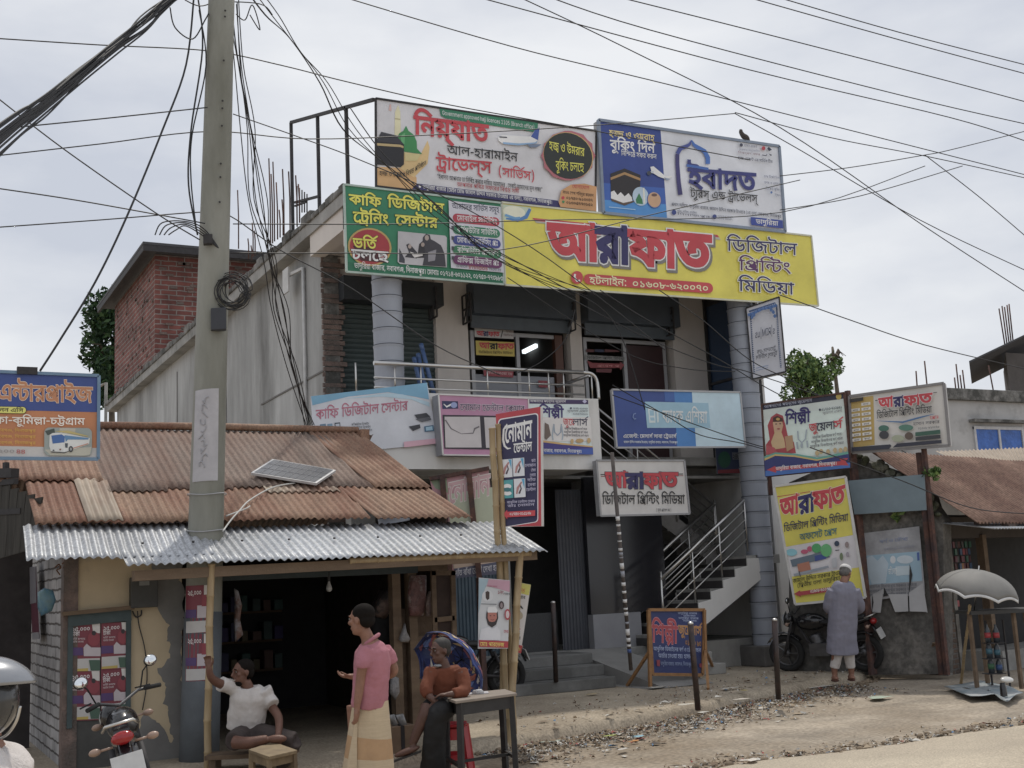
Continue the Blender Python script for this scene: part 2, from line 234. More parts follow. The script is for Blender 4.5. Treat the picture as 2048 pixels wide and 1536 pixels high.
# ------------------------------------------------------------------ letter shapes: [character codes], [advance], then outlines (first point, then steps)
GD = [
[[34],[72],[20,67,-4,37,16,0,-3,-37],[45,67,-3,37,15,0,-3,-37]],
[[40],[60],[37,-19,-10,14,-6,17,-4,17,-1,18,1,18,4,18,6,16,10,14,11,0,-8,-15,-7,-16,-4,-17,-1,-18,1,-18,4,-17,7,-16,8,-15]],
[[41],[60],[12,-19,8,14,7,17,3,17,2,17,-2,18,-3,18,-7,16,-8,15,11,0,9,-15,7,-16,4,-18,1,-18,-1,-18,-4,-17,-7,-16,-9,-14]],
[[44],[38],[27,17,1,-2,-1,-5,-8,-22,-3,-5,-9,0,2,9,1,8,2,9,1,8]],
[[45],[49],[7,48,35,0,0,-11,-35,0]],
[[58],[42],[21,59,-6,2,-3,8,3,7,6,3,6,-3,3,-7,-3,-8],[21,-2,-6,2,-3,8,3,7,6,2,6,-2,3,-7,-3,-8]],
[[2404],[54],[28,0,0,89,11,0,0,-89]],
[[2433],[0],[6,123,-1,-7,-2,-6,-4,-5,-4,-4,-6,-2,-8,-1,-7,1,-6,2,-5,4,-4,5,-2,6,-1,7,10,1,1,-7,3,-5,4,-4,7,-1,6,1,5,4,3,5,1,7],[-13,119,-2,-5,-4,-1,-5,1,-1,5,1,4,5,2,5,-2]],
[[2434],[63],[18,45,17,-13,14,-16,6,-9,6,-8,-10,-5,-11,16,-6,7,-7,7,-8,6,-9,6],[11,69,1,6,2,5,3,4,9,4,5,1,6,-1,9,-4,3,-4,2,-5,0,-11,-2,-5,-3,-4,-4,-3,-5,-2,-11,0,-5,2,-4,3,-3,4,-2,5],[21,69,3,-7,7,-3,8,3,3,7,-3,8,-8,3,-7,-3]],
[[2435],[63],[11,69,1,6,2,5,3,4,9,4,5,1,6,-1,9,-4,3,-4,2,-5,0,-11,-2,-5,-3,-4,-4,-3,-5,-2,-11,0,-5,2,-4,3,-3,4,-2,5],[21,69,3,-7,7,-3,8,3,3,7,-3,8,-8,3,-7,-3],[11,20,1,5,2,5,3,4,4,3,10,2,11,-2,4,-3,3,-4,2,-5,0,-11,-2,-5,-3,-4,-4,-3,-11,-2,-10,2,-4,3,-3,4,-2,5],[21,20,3,-8,7,-3,8,3,3,8,-3,7,-8,3,-7,-3]],
[[2437],[128],[129,89,0,-10,-15,0,0,-79,-11,0,-5,8,-5,7,-13,11,3,9,6,-4,5,-4,6,-6,3,-5,0,63,-104,0,0,10],[54,13,-10,1,-9,4,-8,6,-9,9,-7,13,-7,17,11,4,5,-14,5,-11,6,-8,7,-6,8,-3,8,-1,7,0,6,2,4,3,3,4,2,10,-1,7,-4,6,-5,4,-6,1,-7,-2,-3,-6,2,-6,-11,-2,-2,6,0,9,10,10,5,1,5,0,8,-1,7,-2,5,-5,4,-6,3,-7,1,-8,-1,-7,-3,-7,-5,-6,-6,-5,-8,-3],[49,66,-1,5,-7,6,-6,2,3,7,7,-2,7,-3,4,-4,3,-5,1,-5]],
[[2438],[165],[128,89,0,-10,-14,0,0,-79,-11,0,-5,8,-5,7,-13,11,3,9,6,-4,5,-4,6,-6,3,-5,0,63,-104,0,0,10],[54,13,-10,1,-9,4,-8,6,-9,9,-7,13,-7,17,11,4,5,-14,5,-11,6,-8,7,-6,8,-3,8,-1,7,0,6,2,4,3,3,4,2,10,-1,7,-4,6,-5,4,-6,1,-7,-2,-3,-6,2,-6,-11,-2,-2,6,0,9,10,10,5,1,5,0,8,-1,7,-2,5,-5,4,-6,3,-7,1,-8,-1,-7,-3,-7,-5,-6,-6,-5,-8,-3],[49,66,-1,5,-7,6,-6,2,3,7,7,-2,7,-3,4,-4,3,-5,1,-5],[167,89,0,-10,-15,0,0,-79,-11,0,0,68,-3,5,-3,3,-8,3,0,10,9,-2,3,-3,2,-4,0,18,7,0,4,-9]],
[[2439],[76],[51,89,-3,8,-8,3,-19,0,-6,1,-9,4,-6,7,-1,5,0,13,11,0,0,-11,2,-4,6,-4,4,-1,22,0,5,-1,7,-4,4,-6,1,-10],[35,71,10,-1,8,-2,6,-5,4,-5,2,-6,1,-6,-2,-10,-6,-8,-10,-6,-14,-2,1,2,21,-9,7,-5,7,-4,7,-5,-6,-8,-17,11,-7,5,-7,4,-15,6,-9,3,-9,2,2,10,14,-3,7,0,9,1,11,4,3,4,2,8,-1,6,-5,5,-6,3,-8,1,-8,-1,-5,-2,0,-10,-10,-2,-2,5,0,4,1,5,2,4,9,6,6,1],[25,66,-1,5,-3,3,-5,3,-6,2,4,7,6,-2,7,-3,5,-4,3,-5,1,-5],[77,89,0,-10,-78,0,0,10]],
[[2441],[102],[73,89,-3,8,-9,3,-28,0,-6,1,-9,4,-6,7,-2,11,1,3,0,4,11,0,0,-11,2,-4,6,-4,4,-1,31,0,5,-1,8,-4,3,-6,2,-10],[103,89,0,-10,-52,0,0,-26,1,-6,4,-2,6,2,14,15,8,1,4,-7,3,-7,2,-7,1,-7,-1,-9,-3,-7,-5,-7,-7,-4,-8,-4,-10,-1,-10,1,-8,3,-8,4,-7,6,-7,9,-6,11,-5,13,-5,16,11,3,5,-18,6,-14,7,-10,8,-7,8,-4,10,-2,10,2,8,4,4,7,2,8,-2,11,-2,4,-3,3,7,3,-4,-7,-9,-9,-5,-3,-9,-2,-6,1,-5,2,-4,6,-1,5,0,30,-41,0,0,10]],
[[2447],[108],[73,90,10,-2,6,-3,5,-6,1,-9,0,-70,-10,0,-4,7,-5,4,-7,1,-10,0,-9,-1,-5,-1,-11,0,-6,1,-10,4,-5,4,-3,5,-3,7,0,16,1,7,11,-2,-1,-5,0,-13,2,-4,5,-6,7,-3,14,0,13,2,13,0,9,-4,3,-4,0,59,-3,3,-8,3,-5,-1,-9,-4,-7,-7,-2,-4,-2,-8,0,-3,3,-3,11,0,1,-10,-4,-1,-5,0,-7,1,-5,3,-4,5,-2,8,1,6,2,6,4,5,4,6,12,8,7,2]],
[[2451],[105],[73,90,9,-2,8,-4,4,-6,2,-9,-1,-7,-3,-5,-4,-5,-5,-5,-7,-3,-7,-4,-5,11,9,3,6,4,4,5,1,6,-3,8,-3,2,-5,1,-10,-2,-8,-4,-6,-6,-2,-5,2,-4,6,-3,-3,-10,-7,2,-5,3,-3,5,-1,6,3,9,3,5,10,8,7,3,6,2],[97,32,-2,-11,-7,-8,-10,-5,-13,-2,-10,1,-9,3,-9,4,-8,7,-7,9,-7,12,-6,14,-5,16,11,4,6,-19,7,-15,7,-11,9,-8,10,-5,11,-1,8,1,7,3,4,5,2,7,-1,5,-3,4,-4,4,-5,2,11,5,6,-4,4,-5,2,-5]],
[[2452],[125],[73,90,9,-2,8,-4,4,-6,2,-8,-2,-7,-4,-6,1,-3,-4,-4,-6,-4,-12,-6,-5,11,9,3,6,4,4,5,1,6,-3,8,-3,2,-5,1,-10,-2,-8,-4,-6,-6,-2,-5,2,-4,6,-3,-3,-10,-7,2,-5,3,-3,5,-1,6,3,9,3,5,10,8,7,3,6,2],[97,32,-2,-11,-7,-8,-10,-5,-13,-2,-10,1,-9,3,-9,4,-8,7,-7,9,-7,12,-6,14,-5,16,11,4,6,-19,7,-15,7,-11,9,-8,10,-5,11,-1,8,1,7,3,4,5,2,7,-1,5,-3,4,-4,4,-5,2,11,5,6,-4,4,-5,2,-5],[119,82,-1,-7,-3,-7,-5,-6,-15,-9,-10,-4,8,14,13,11,2,7,-1,7,-4,4,-11,6,-6,1,-17,2,-15,4,-5,3,-3,5,-2,5,0,13,11,-1,0,-10,2,-4,4,-3,8,-1,20,-3,9,-2,7,-2,9,-7,3,-5]],
[[2453],[115],[117,89,0,-10,-47,0,0,-79,-11,0,-5,8,-6,8,-8,7,-9,5,-10,4,-10,3,-6,13,14,8,14,7,14,6,15,5,-3,-6,0,11,-60,0,0,10],[59,67,3,-4,-22,-9,-8,-4,-7,-3,-6,-4,8,-2,16,-8,8,-6,6,-7,4,-7,-1,0,0,6,-1,8],[109,41,-2,-9,-6,-7,-5,-2,-15,0,1,11,10,0,4,2,2,6,-2,7,-6,6,-9,5,-13,3,1,10,10,-2,10,-3,8,-5,6,-6,4,-8]],
[[2453,2509,2487],[131],[133,89,0,-10,-45,0,0,-79,-11,0,0,79,-78,0,0,10],[125,39,-2,-9,-5,-6,-5,-2,-7,-1,-4,0,-4,1,1,10,5,0,8,2,2,5,-1,5,-3,4,-4,2,-6,2,-7,1,-13,0,-15,2,-6,3,-5,4,-2,6,-1,14,11,0,1,-12,4,-4,5,-2,8,-1,17,0,9,-2,7,-3,6,-4,3,-3,2,-4],[50,38,6,-1,5,-2,5,-3,5,-4,8,-10,0,-10,-1,-3,-9,12,-5,5,-4,3,-5,2,-5,1,-4,-1,-2,-2,-1,-4,0,-4,1,-3,-11,-2,-2,9,1,7,4,6,6,3],[26,66,8,-1,6,-2,5,-4,4,-6,3,-7,1,-8,0,-5,-1,-4,-11,1,1,3,0,4,-1,9,-2,4,-3,3,-4,2,-5,1,-6,-2,-2,-5,1,-6,-11,-2,-2,5,0,4,1,7,4,5,6,3],[18,58,-1,12,-2,6,-4,4,-5,3,13,3,5,-4,4,-11,0,-14]],
[[2453,2509,2487,2509,2479],[168],[133,89,0,-10,-45,0,0,-79,-11,0,0,79,-78,0,0,10],[125,39,-2,-9,-5,-6,-5,-2,-7,-1,-4,0,-4,1,1,10,5,0,8,2,2,5,-1,5,-3,4,-4,2,-6,2,-7,1,-13,0,-15,2,-6,3,-5,4,-2,6,-1,14,11,0,1,-12,4,-4,5,-2,8,-1,17,0,9,-2,7,-3,6,-4,3,-3,2,-4],[50,38,6,-1,5,-2,5,-3,5,-4,8,-10,0,-10,-1,-3,-9,12,-5,5,-4,3,-5,2,-5,1,-4,-1,-2,-2,-1,-4,0,-4,1,-3,-11,-2,-2,9,1,7,4,6,6,3],[26,66,8,-1,6,-2,5,-4,4,-6,3,-7,1,-8,0,-5,-1,-4,-11,1,1,3,0,4,-1,9,-2,4,-3,3,-4,2,-5,1,-6,-2,-2,-5,1,-6,-11,-2,-2,5,0,4,1,7,4,5,6,3],[18,58,-1,12,-2,6,-4,4,-5,3,13,3,5,-4,4,-11,0,-14],[169,89,0,-10,-10,0,9,3,-12,-12,-1,-4,-1,-10,1,-10,4,-22,-3,-15,-6,-8,-12,-6,-8,-2,-3,9,8,3,9,6,2,4,1,9,0,6,-4,21,0,5,1,10,3,8,7,8,2,-3,-26,0,0,10]],
[[2453,2509,2488],[130],[63,79,0,-5,9,-2,7,-3,7,-5,6,-5,3,-6,1,-7,-2,-9,-2,-3,-8,-4,-5,-1,-4,1,-4,0,1,10,4,0,8,2,2,4,-2,6,-4,5,-7,4,-10,2,0,-54,-10,0,-5,7,-6,6,-6,5,-7,5,-9,4,-9,2,-6,14,9,4,8,5,9,4,24,9,-3,-6,0,11],[52,67,3,-4,-6,-2,-21,-9,-6,-4,-6,-3,-2,3,13,-4,10,-5,9,-7,7,-8,-1,6],[94,89,0,-10,-95,0,0,10],[132,89,0,-10,-15,0,0,-84,-11,0,0,84,-15,0,0,10],[44,-4,-8,2,-10,9,-4,6,9,5,3,-6,3,-3,6,-2,5,0,5,2,6,4,12,7,6,2,6,0,8,-1,4,-2,12,-10,-1,-13,-4,5,-4,4,-4,3,-4,2,-6,2,-6,-1,-5,-2,-7,-4,-4,-3,-4,-2,-8,-3]],
[[2454],[99],[101,89,0,-10,-15,0,0,-79,-11,0,-4,6,-5,5,-18,15,-16,6,-8,2,-4,13,7,-5,12,-3,11,-4,8,-5,7,-5,6,-6,4,-5,0,84,7,0,4,-9],[64,67,-1,-8,-3,-6,-6,-5,-6,-4,-9,-3,-9,-2,-7,2,-3,6,11,2,8,2,7,3,4,3,3,5,1,5,-2,8,-7,7,8,7,4,-4,4,-6,2,-6],[26,61,-8,2,-6,3,-4,5,-1,7,1,7,2,5,11,-3,-2,-4,0,-4,2,-6,5,-1,6,1,6,4,4,5,3,5,8,2,0,-7,-3,-6,-4,-5,-4,-4,-5,-3,-5,-2]],
[[2455],[94],[69,0,0,61,3,-9,-5,6,-4,6,-4,5,-9,7,-4,2,-8,1,-7,-1,-6,-2,-8,-10,4,2,10,2,6,-1,5,-2,6,-7,1,-7,-1,-8,-4,-7,-8,-7,-10,-6,-7,10,7,3,6,4,5,5,1,5,-2,5,-7,3,-7,-1,-7,-3,-12,9,5,7,5,6,5,5,6,4,6,2,6,1,7,-1,7,-2,11,-7,6,-6,5,-7,-2,2,-1,6,0,23,8,0,3,-9,15,0,0,-10,-15,0,0,-79]],
[[2455,2509,2480],[104],[105,89,0,-10,-15,0,0,-79,-11,0,0,61,3,-9,-5,6,-4,6,-4,5,-9,7,-4,2,-8,1,-7,-1,-5,-2,-5,-5,-4,-5,4,2,10,2,6,-1,5,-2,6,-7,2,-7,-2,-8,-4,-7,-7,-6,-9,-7,-8,11,7,3,6,4,4,4,1,5,-2,5,-7,3,-7,-1,-7,-3,-12,9,5,7,5,6,5,5,6,4,6,2,7,1,6,-1,7,-2,6,-3,5,-4,6,-6,6,-7,-3,2,0,6,-1,9,0,14,8,0,3,-9],[90,-6,-10,0,-6,9,-5,2,-5,1,-9,0,-9,-2,-10,0,-10,1,-5,1,-4,2,-8,8,-2,7,0,13,1,5,11,-1,-1,-5,0,-10,2,-4,6,-5,10,-2,17,2,9,0,9,-1,4,-2,4,-4,0,1,11,0]],
[[2456,2509,2472],[88],[90,89,0,-10,-15,0,0,-62,-11,1,-6,5,-14,8,-8,3,-9,2,-10,0,-5,12,12,6,4,3,7,-1,-12,-1,-6,2,-4,2,-3,3,-2,8,1,6,7,8,4,2,13,-3,-4,-1,-4,-2,-5,-4,-1,-5,3,-6,8,-2,8,1,9,5,5,-9,-5,-2,-19,-12,-4,-2,1,2,8,-1,14,-4,6,-3,6,-4,5,-4,0,49,-65,0,0,10],[34,24,7,-1,6,-2,6,-3,6,-4,5,-5,6,-5,-5,-9,-7,8,-7,6,-8,3,-8,2,-7,-2,-2,-5,2,-5,7,-4,-5,-9,-8,4,-5,6,-2,8,0,5,2,4,7,6],[75,28,0,-34,-11,0,0,28]],
[[2457,2509,2455],[104],[32,12,-5,1,-5,3,-4,4,-5,6,9,5,5,-6,4,-2,5,2,6,6,3,6,1,4,-2,11,-6,7,-9,2,-7,-2,-2,-5,2,-6,-11,-3,-2,11,1,4,2,4,3,3,4,2,10,2,8,-1,6,-3,5,-4,4,-6,3,-8,0,-15,-7,4,9,11,6,4,7,4,8,3,9,2,8,-8,-4,-6,-2,-7,-2,-14,0,-6,1,-7,4,-13,-11,-2,-4,15,-1,8,0,13,1,6,2,6,3,6,4,-1,-17,-6,-5,-4,-5,-5,-6,-7,-10,-14,-3,-2],[10,86,7,-2,6,-3,5,-4,3,-5,1,-5,-11,-1,-1,5,-3,3,-5,3,-5,2],[69,62,-9,1,-8,4,-6,6,-4,9,11,2,2,-5,3,-4,5,-3,6,-1,7,2,2,5,-1,5,-3,2,13,2,2,-4,0,-5,-1,-5,-2,-4,-7,-6,-5,-1],[105,89,0,-10,-106,0,0,10]],
[[2458],[81],[82,89,0,-10,-57,0,0,-5,-1,-9,0,-5,1,-6,0,-34,2,-3,8,-3,5,0,5,2,5,3,4,4,4,5,4,9,1,5,-3,6,-14,2,-5,1,-7,3,-6,4,-5,6,1,12,4,-4,6,-7,5,-3,23,-2,5,-2,5,-6,2,-8,-1,-9,-3,-8,-5,-7,-11,-11,-6,-3,-7,-2,-7,-1,-9,2,-6,4,-4,7,-1,4,0,59,-15,0,0,10]],
[[2459],[98],[88,44,-1,-7,-2,-6,-4,-5,-4,-4,-11,-6,-12,-2,-3,3,8,-1,15,-4,24,-10,-5,-9,-12,6,-11,4,-12,4,-12,3,-13,2,-13,1,2,11,8,-2,11,0,12,1,9,2,7,4,4,5,3,5,1,5,-1,7,-4,5,-6,3,-11,0,-2,10,15,-1,11,-4,6,-8,2,-4],[32,31,-8,1,-6,4,-4,5,-1,4,0,35,11,0,0,-29,2,-8,7,-2,6,0,5,2,7,6,2,6,-2,3,-13,2,-6,2,-6,3,-4,4,2,9,5,-5,7,-3,10,-1,7,0,9,-7,2,-7,-1,-6,-3,-6,-5,-5,-6,-4,-8,-2],[-1,79,0,10,101,0,0,-10]],
[[2460],[131],[57,9,-8,1,-8,2,-7,4,-7,6,-7,7,-6,10,-5,13,-5,14,11,3,5,-16,6,-12,6,-10,8,-6,8,-4,10,-1,9,1,7,3,4,6,1,8,-1,8,-2,5,8,0,-4,-4,-13,-8,-6,-2,-10,0,-9,4,-3,4,-2,5,0,5,1,6,3,7,6,6,9,5,-57,0,0,10,133,0,0,-10,-56,0,-10,-5,-8,-5,-5,-4,-3,-4,-2,-7,2,-5,5,-2,5,0,5,2,5,3,5,5,12,-5,2,-7,1,-9,-1,-7,-2,-6,-4,-6,-7,-4,-8,-3],[114,29,3,-20,2,-8,-10,-2,-3,8,-3,25,3,19,2,4,-10,1,-9,2,-7,3,-10,10,-4,7,11,2,2,-4,3,-4,5,-2,5,-3,6,-1,15,0,6,-10,-3,-6,-2,-7]],
[[2460,2509,2460],[189],[55,12,-8,1,-8,2,-7,3,-13,13,-5,9,-5,12,-5,14,11,3,5,-15,5,-12,6,-9,7,-6,8,-3,9,-1,9,1,6,3,4,6,1,7,-1,7,-2,6,8,0,-8,-8,-4,-3,-5,-2,-10,-2,-10,2,-6,6,-2,5,0,5,1,8,6,8,5,4,6,3,-54,0,0,10,191,0,0,-10,-117,0,-10,-5,-7,-4,-5,-4,-3,-4,-2,-7,2,-5,5,-2,9,3,9,7,12,-4,2,-7,1,-9,-2,-10,-2,-4,-4,-4,-9,-6,-7,-2],[173,22,2,-13,3,-8,-11,-2,-4,15,-2,16,1,9,2,8,2,6,-12,-2,-20,3,-17,6,-11,-2,-5,0,-14,2,-6,3,-5,4,-8,10,4,3,7,0,6,-7,8,-4,9,-1,6,0,5,1,5,2,16,-7,13,-2,15,0,10,2,7,-11,-3,-6,-2,-6,-1,-6],[110,2,-7,2,-7,3,-6,5,-6,6,-6,8,7,10,4,-7,5,-7,5,-4,6,-3,6,-2,7,-1,8,2,7,3,4,5,1,8,-1,7,-2,5,8,0,-4,-4,-8,-6,-10,-4,-5,0,-7,1,-6,4,-4,5,-1,8,1,6,3,6,6,5,8,5,9,-5,-6,-3,-4,-4,-5,-6,-1,-5,2,-5,5,-2,9,2,4,3,5,5,12,-5,2,-7,1,-8,-2,-10,-2,-4,-8,-8,-5,-2,-7,-2]],
[[2460,2509,2476],[139],[57,9,-8,1,-8,2,-7,4,-7,6,-7,7,-6,10,-5,13,-5,14,11,3,5,-16,6,-12,6,-10,8,-6,8,-4,10,-1,9,1,7,3,4,6,1,8,-1,8,-2,5,8,0,-4,-4,-13,-8,-6,-2,-10,0,-9,4,-3,4,-2,5,0,5,1,6,3,7,6,6,9,5,-57,0,0,10,142,0,0,-10,-65,0,-10,-5,-8,-5,-5,-4,-3,-4,-2,-7,2,-5,5,-2,5,0,5,2,5,3,5,5,12,-5,2,-7,1,-9,-1,-7,-2,-6,-4,-6,-7,-4,-8,-3],[111,55,-12,1,-9,2,-7,3,-6,5,-5,5,-4,6,11,3,2,-4,3,-4,5,-2,5,-3,6,-1,19,0,7,-10,-8,0],[126,56,0,-73,-11,0,-5,5,-6,4,-12,6,-6,2,-7,1,-5,11,13,7,7,3,7,4,7,3,7,2,0,25],[115,21,-26,-11,-2,-1,8,-3,7,-2,7,-4,6,-5]],
[[2462,2509,2460],[123],[60,89,5,-1,4,-3,2,-3,3,-8,-1,-7,-3,-5,-5,-6,-13,-10,-3,-7,2,-4,5,-2,7,2,7,5,11,-4,2,-13,-2,-9,-5,-8,-9,-4,-13,-2,-13,2,-7,3,-7,5,-7,7,-6,10,-5,13,-5,16,11,4,4,-15,4,-11,5,-8,5,-6,5,-5,11,-4,5,0,10,1,6,5,2,7,0,4,-2,5,9,1,-5,-4,-11,-6,-7,0,-7,1,-6,3,-4,5,-1,6,3,9,20,18,3,6,-3,6,-6,1,-9,-2,-7,-4,-2,-5,1,-4,3,-3,-7,-8,-4,3,-3,4,-2,7,2,8,7,7,5,3,10,4],[96,90,8,-1,5,-4,4,-4,1,-6,-2,-7,-2,-3,-9,-6,-7,-2,-3,9,5,1,4,2,3,5,-2,5,-5,1,-7,-1,-6,-4,-6,-6,-5,-7,-8,5,5,7,10,10,5,3,6,2],[94,36,-5,0,-10,4,-3,4,-4,3,-7,14,7,9,3,-8,6,-11,4,-3,5,-2,5,-1,6,2,3,6,-2,5,-8,4,8,5,6,-3,5,-5,2,-7,-1,-6,-4,-5,-7,-4],[106,21,2,-15,2,-5,-10,-2,-2,6,-2,13,0,12,1,5,4,8,4,3,7,-7,-3,-5]],
[[2463],[81],[82,89,0,-10,-57,0,0,-59,2,-3,8,-3,5,0,5,2,5,3,4,4,4,5,4,10,1,5,-3,7,-7,2,-4,0,-4,-1,-1,10,12,2,9,-2,4,-3,3,-4,2,-11,-1,-8,-3,-8,-5,-7,-11,-11,-6,-3,-7,-2,-7,-1,-9,2,-6,4,-4,7,-1,4,0,59,-15,0,0,10],[56,89,-2,8,-9,3,-22,0,-6,1,-8,4,-4,3,-4,9,1,13,10,0,0,-11,2,-4,6,-4,5,-1,24,0,5,-1,8,-4,3,-6,2,-10]],
[[2463,2509,2463],[93],[94,89,0,-10,-57,0,0,-45,1,-9,2,-4,8,-3,10,2,4,3,4,4,6,9,2,5,0,5,-2,7,-7,2,-4,0,-4,-1,-1,10,12,2,9,-2,6,-7,2,-4,0,-6,-1,-7,-2,-8,-8,-12,-6,-5,-7,-4,-7,-2,-7,-1,-9,1,-6,4,-4,7,-2,12,0,47,-27,0,0,10],[68,89,-3,8,-9,3,-21,0,-6,1,-9,4,-6,7,-1,18,11,0,0,-11,2,-4,6,-4,4,-1,24,0,5,-1,5,-2,3,-2,4,-6,1,-10],[79,6,-1,-6,-2,-7,-5,-5,-6,-4,-7,-2,-10,-1,-9,1,-9,3,-8,5,-7,7,-7,10,-6,12,11,4,4,-11,5,-8,6,-5,6,-4,7,-2,8,-1,5,0,5,1,4,2,3,3,2,8,-1,6,-3,6,10,5,2,-3,2,-5]],
[[2463,2509,2479],[117],[82,89,0,-10,-57,0,0,-59,2,-3,8,-3,5,0,5,2,5,3,4,4,4,5,4,10,1,5,-3,7,-7,2,-4,0,-4,-1,-1,10,12,2,9,-2,4,-3,3,-4,2,-11,-1,-8,-3,-8,-5,-7,-11,-11,-6,-3,-7,-2,-7,-1,-9,2,-6,4,-4,7,-1,4,0,59,-15,0,0,10],[56,89,-2,8,-9,3,-22,0,-6,1,-8,4,-4,3,-4,9,1,13,10,0,0,-11,2,-4,6,-4,5,-1,24,0,5,-1,8,-4,3,-6,2,-10],[119,89,0,-10,-10,0,8,3,-5,-5,-6,-7,-1,-4,-1,-10,1,-10,3,-16,0,-6,-1,-10,-1,-5,-3,-4,-4,-4,-11,-6,-8,-2,-3,9,8,3,9,6,2,4,1,9,0,6,-5,26,1,10,4,8,3,3,3,5,3,-3,-26,0,0,10]],
[[2463,2509,2480],[96],[98,89,0,-10,-58,0,0,-48,1,-8,1,-4,8,-3,6,1,5,2,8,6,4,5,3,5,2,10,-2,7,-8,2,-4,0,-3,-1,-2,10,12,2,9,-2,7,-6,2,-5,0,-12,-4,-11,-3,-5,-8,-8,-5,-4,-6,-4,-6,-2,-8,0,-9,1,-6,4,-4,7,-1,5,0,56,-30,0,0,10],[72,89,-3,8,-9,3,-21,0,-7,1,-8,4,-4,3,-2,4,-1,18,10,0,1,-11,2,-4,5,-4,5,-1,24,0,5,-1,8,-4,4,-6,1,-10],[82,-27,-10,0,-6,9,-4,2,-5,1,-9,0,-8,-2,-8,0,-9,1,-9,4,-6,8,-2,6,0,15,2,6,11,-2,-2,-12,0,-5,2,-4,5,-6,8,-1,15,2,8,0,8,-1,4,-2,4,-4,0,23,1,8,10,7]],
[[2465],[102],[103,89,0,-10,-52,0,0,-26,1,-6,4,-2,6,2,14,15,8,1,4,-7,3,-7,2,-7,1,-7,-1,-9,-3,-7,-5,-7,-7,-4,-8,-4,-10,-1,-10,1,-8,3,-8,4,-7,6,-7,9,-6,11,-5,13,-5,16,11,3,5,-18,6,-14,7,-10,8,-7,8,-4,10,-2,10,2,8,4,4,7,2,8,-2,11,-2,4,-3,3,7,3,-4,-7,-9,-9,-5,-3,-9,-2,-6,1,-5,2,-4,6,-1,5,0,30,-41,0,0,10]],
[[2466],[81],[82,89,0,-10,-57,0,0,-59,2,-3,8,-3,5,0,5,2,5,3,4,4,4,5,4,10,1,5,-3,7,-7,2,-4,0,-4,-1,-1,10,12,2,9,-2,4,-3,3,-4,2,-11,-1,-8,-3,-8,-5,-7,-11,-11,-6,-3,-7,-2,-7,-1,-9,2,-6,4,-4,7,-1,4,0,59,-15,0,0,10]],
[[2467],[89],[90,89,0,-10,-15,0,0,-79,-11,0,0,61,3,-9,-7,9,-6,7,-5,5,-12,6,-5,0,-8,-1,-5,-5,-2,-7,3,-8,2,-2,5,-3,12,-2,-1,-12,-8,1,-8,3,-7,4,-5,5,-3,6,-1,8,1,7,2,6,4,5,5,3,6,2,6,1,7,-1,7,-2,6,-3,5,-4,12,-12,-2,0,-1,7,0,23,8,0,3,-9]],
[[2468],[101],[58,7,-11,2,-11,4,-9,8,-9,11,-7,15,-7,20,11,2,5,-16,6,-13,6,-10,8,-7,8,-4,10,-1,6,0,12,6,5,7,1,9,-2,11,-3,4,-8,6,-6,0,-8,-2,-2,-7,1,-6,-11,-2,-2,10,1,5,2,5,3,3,10,4,6,0,8,-1,7,-3,6,-5,5,-6,3,-8,1,-9,-1,-8,-3,-8,-5,-7,-6,-5,-9,-3],[102,89,0,-10,-103,0,0,10]],
[[2468,2509,2476],[94],[55,27,-11,1,-10,3,-9,6,-8,8,-7,11,-6,14,11,3,4,-11,5,-9,6,-7,6,-5,8,-3,10,-1,10,1,7,3,3,5,1,6,-1,5,-3,5,-4,3,-7,1,-6,-1,-3,-3,0,-9,-10,-2,-2,9,1,4,2,4,7,6,5,1,6,0,7,-1,7,-2,5,-4,4,-5,2,-5,1,-6,-1,-7,-2,-6,-5,-5,-6,-4,-8,-2],[96,89,0,-10,-97,0,0,10],[75,37,0,-48,-11,0,-5,5,-6,4,-12,6,-7,2,-7,1,-4,11,4,3,12,6],[64,28,-10,-4,-5,-3,-6,-2,-8,-5,-1,1,9,-2,8,-3,7,-4,7,-5,-1,5]],
[[2468,2509,2480],[102],[67,75,9,-1,6,-3,5,-5,2,-10,0,-56,-11,0,-2,6,-7,6,-14,0,-19,-2,-10,1,-5,1,-8,6,-4,5,-2,6,0,15,1,6,11,-1,-1,-5,0,-13,3,-5,3,-3,4,-1,8,-1,9,0,17,2,9,-2,4,-2,3,-4,0,40,-1,5,-2,3,-3,2,-5,0,-8,-1,-6,-4,-5,-6,-1,-5,1,-4,6,-2,6,1,1,-11,-9,-1,-6,1,-6,3,-3,5,-2,7,3,9,3,5,4,4,5,4,5,3,6,2],[104,89,0,-10,-105,0,0,10]],
[[2470],[86],[88,89,0,-10,-65,0,0,-43,-2,3,6,6,7,6,7,5,9,5,8,5,10,3,9,-9,-6,-14,-1,-5,0,-19,2,-13,3,-8,-11,-2,-4,16,-2,17,1,5,0,6,1,5,5,11,1,-1,-8,-4,-15,-9,-8,-6,-7,-7,-8,-7,-8,6,0,48,-13,0,0,10]],
[[2470,2509,2470],[119],[120,89,0,-10,-97,0,0,-35,-2,3,5,5,6,5,6,4,14,8,8,3,8,-8,-4,-12,-1,-5,0,-11,1,-6,-3,3,5,5,6,4,6,5,7,4,8,4,8,3,8,-8,-3,-6,-2,-6,0,-6,-1,-7,1,-5,0,-6,2,-6,1,-7,-10,-2,-4,14,-1,7,0,12,3,13,-5,-3,-6,-4,-5,-4,-6,-4,-6,-5,-5,-5,-9,6,-1,7,0,19,3,7,-11,-6,-6,-5,-6,-4,-6,-5,-6,-6,-8,5,0,41,-13,0,0,10]],
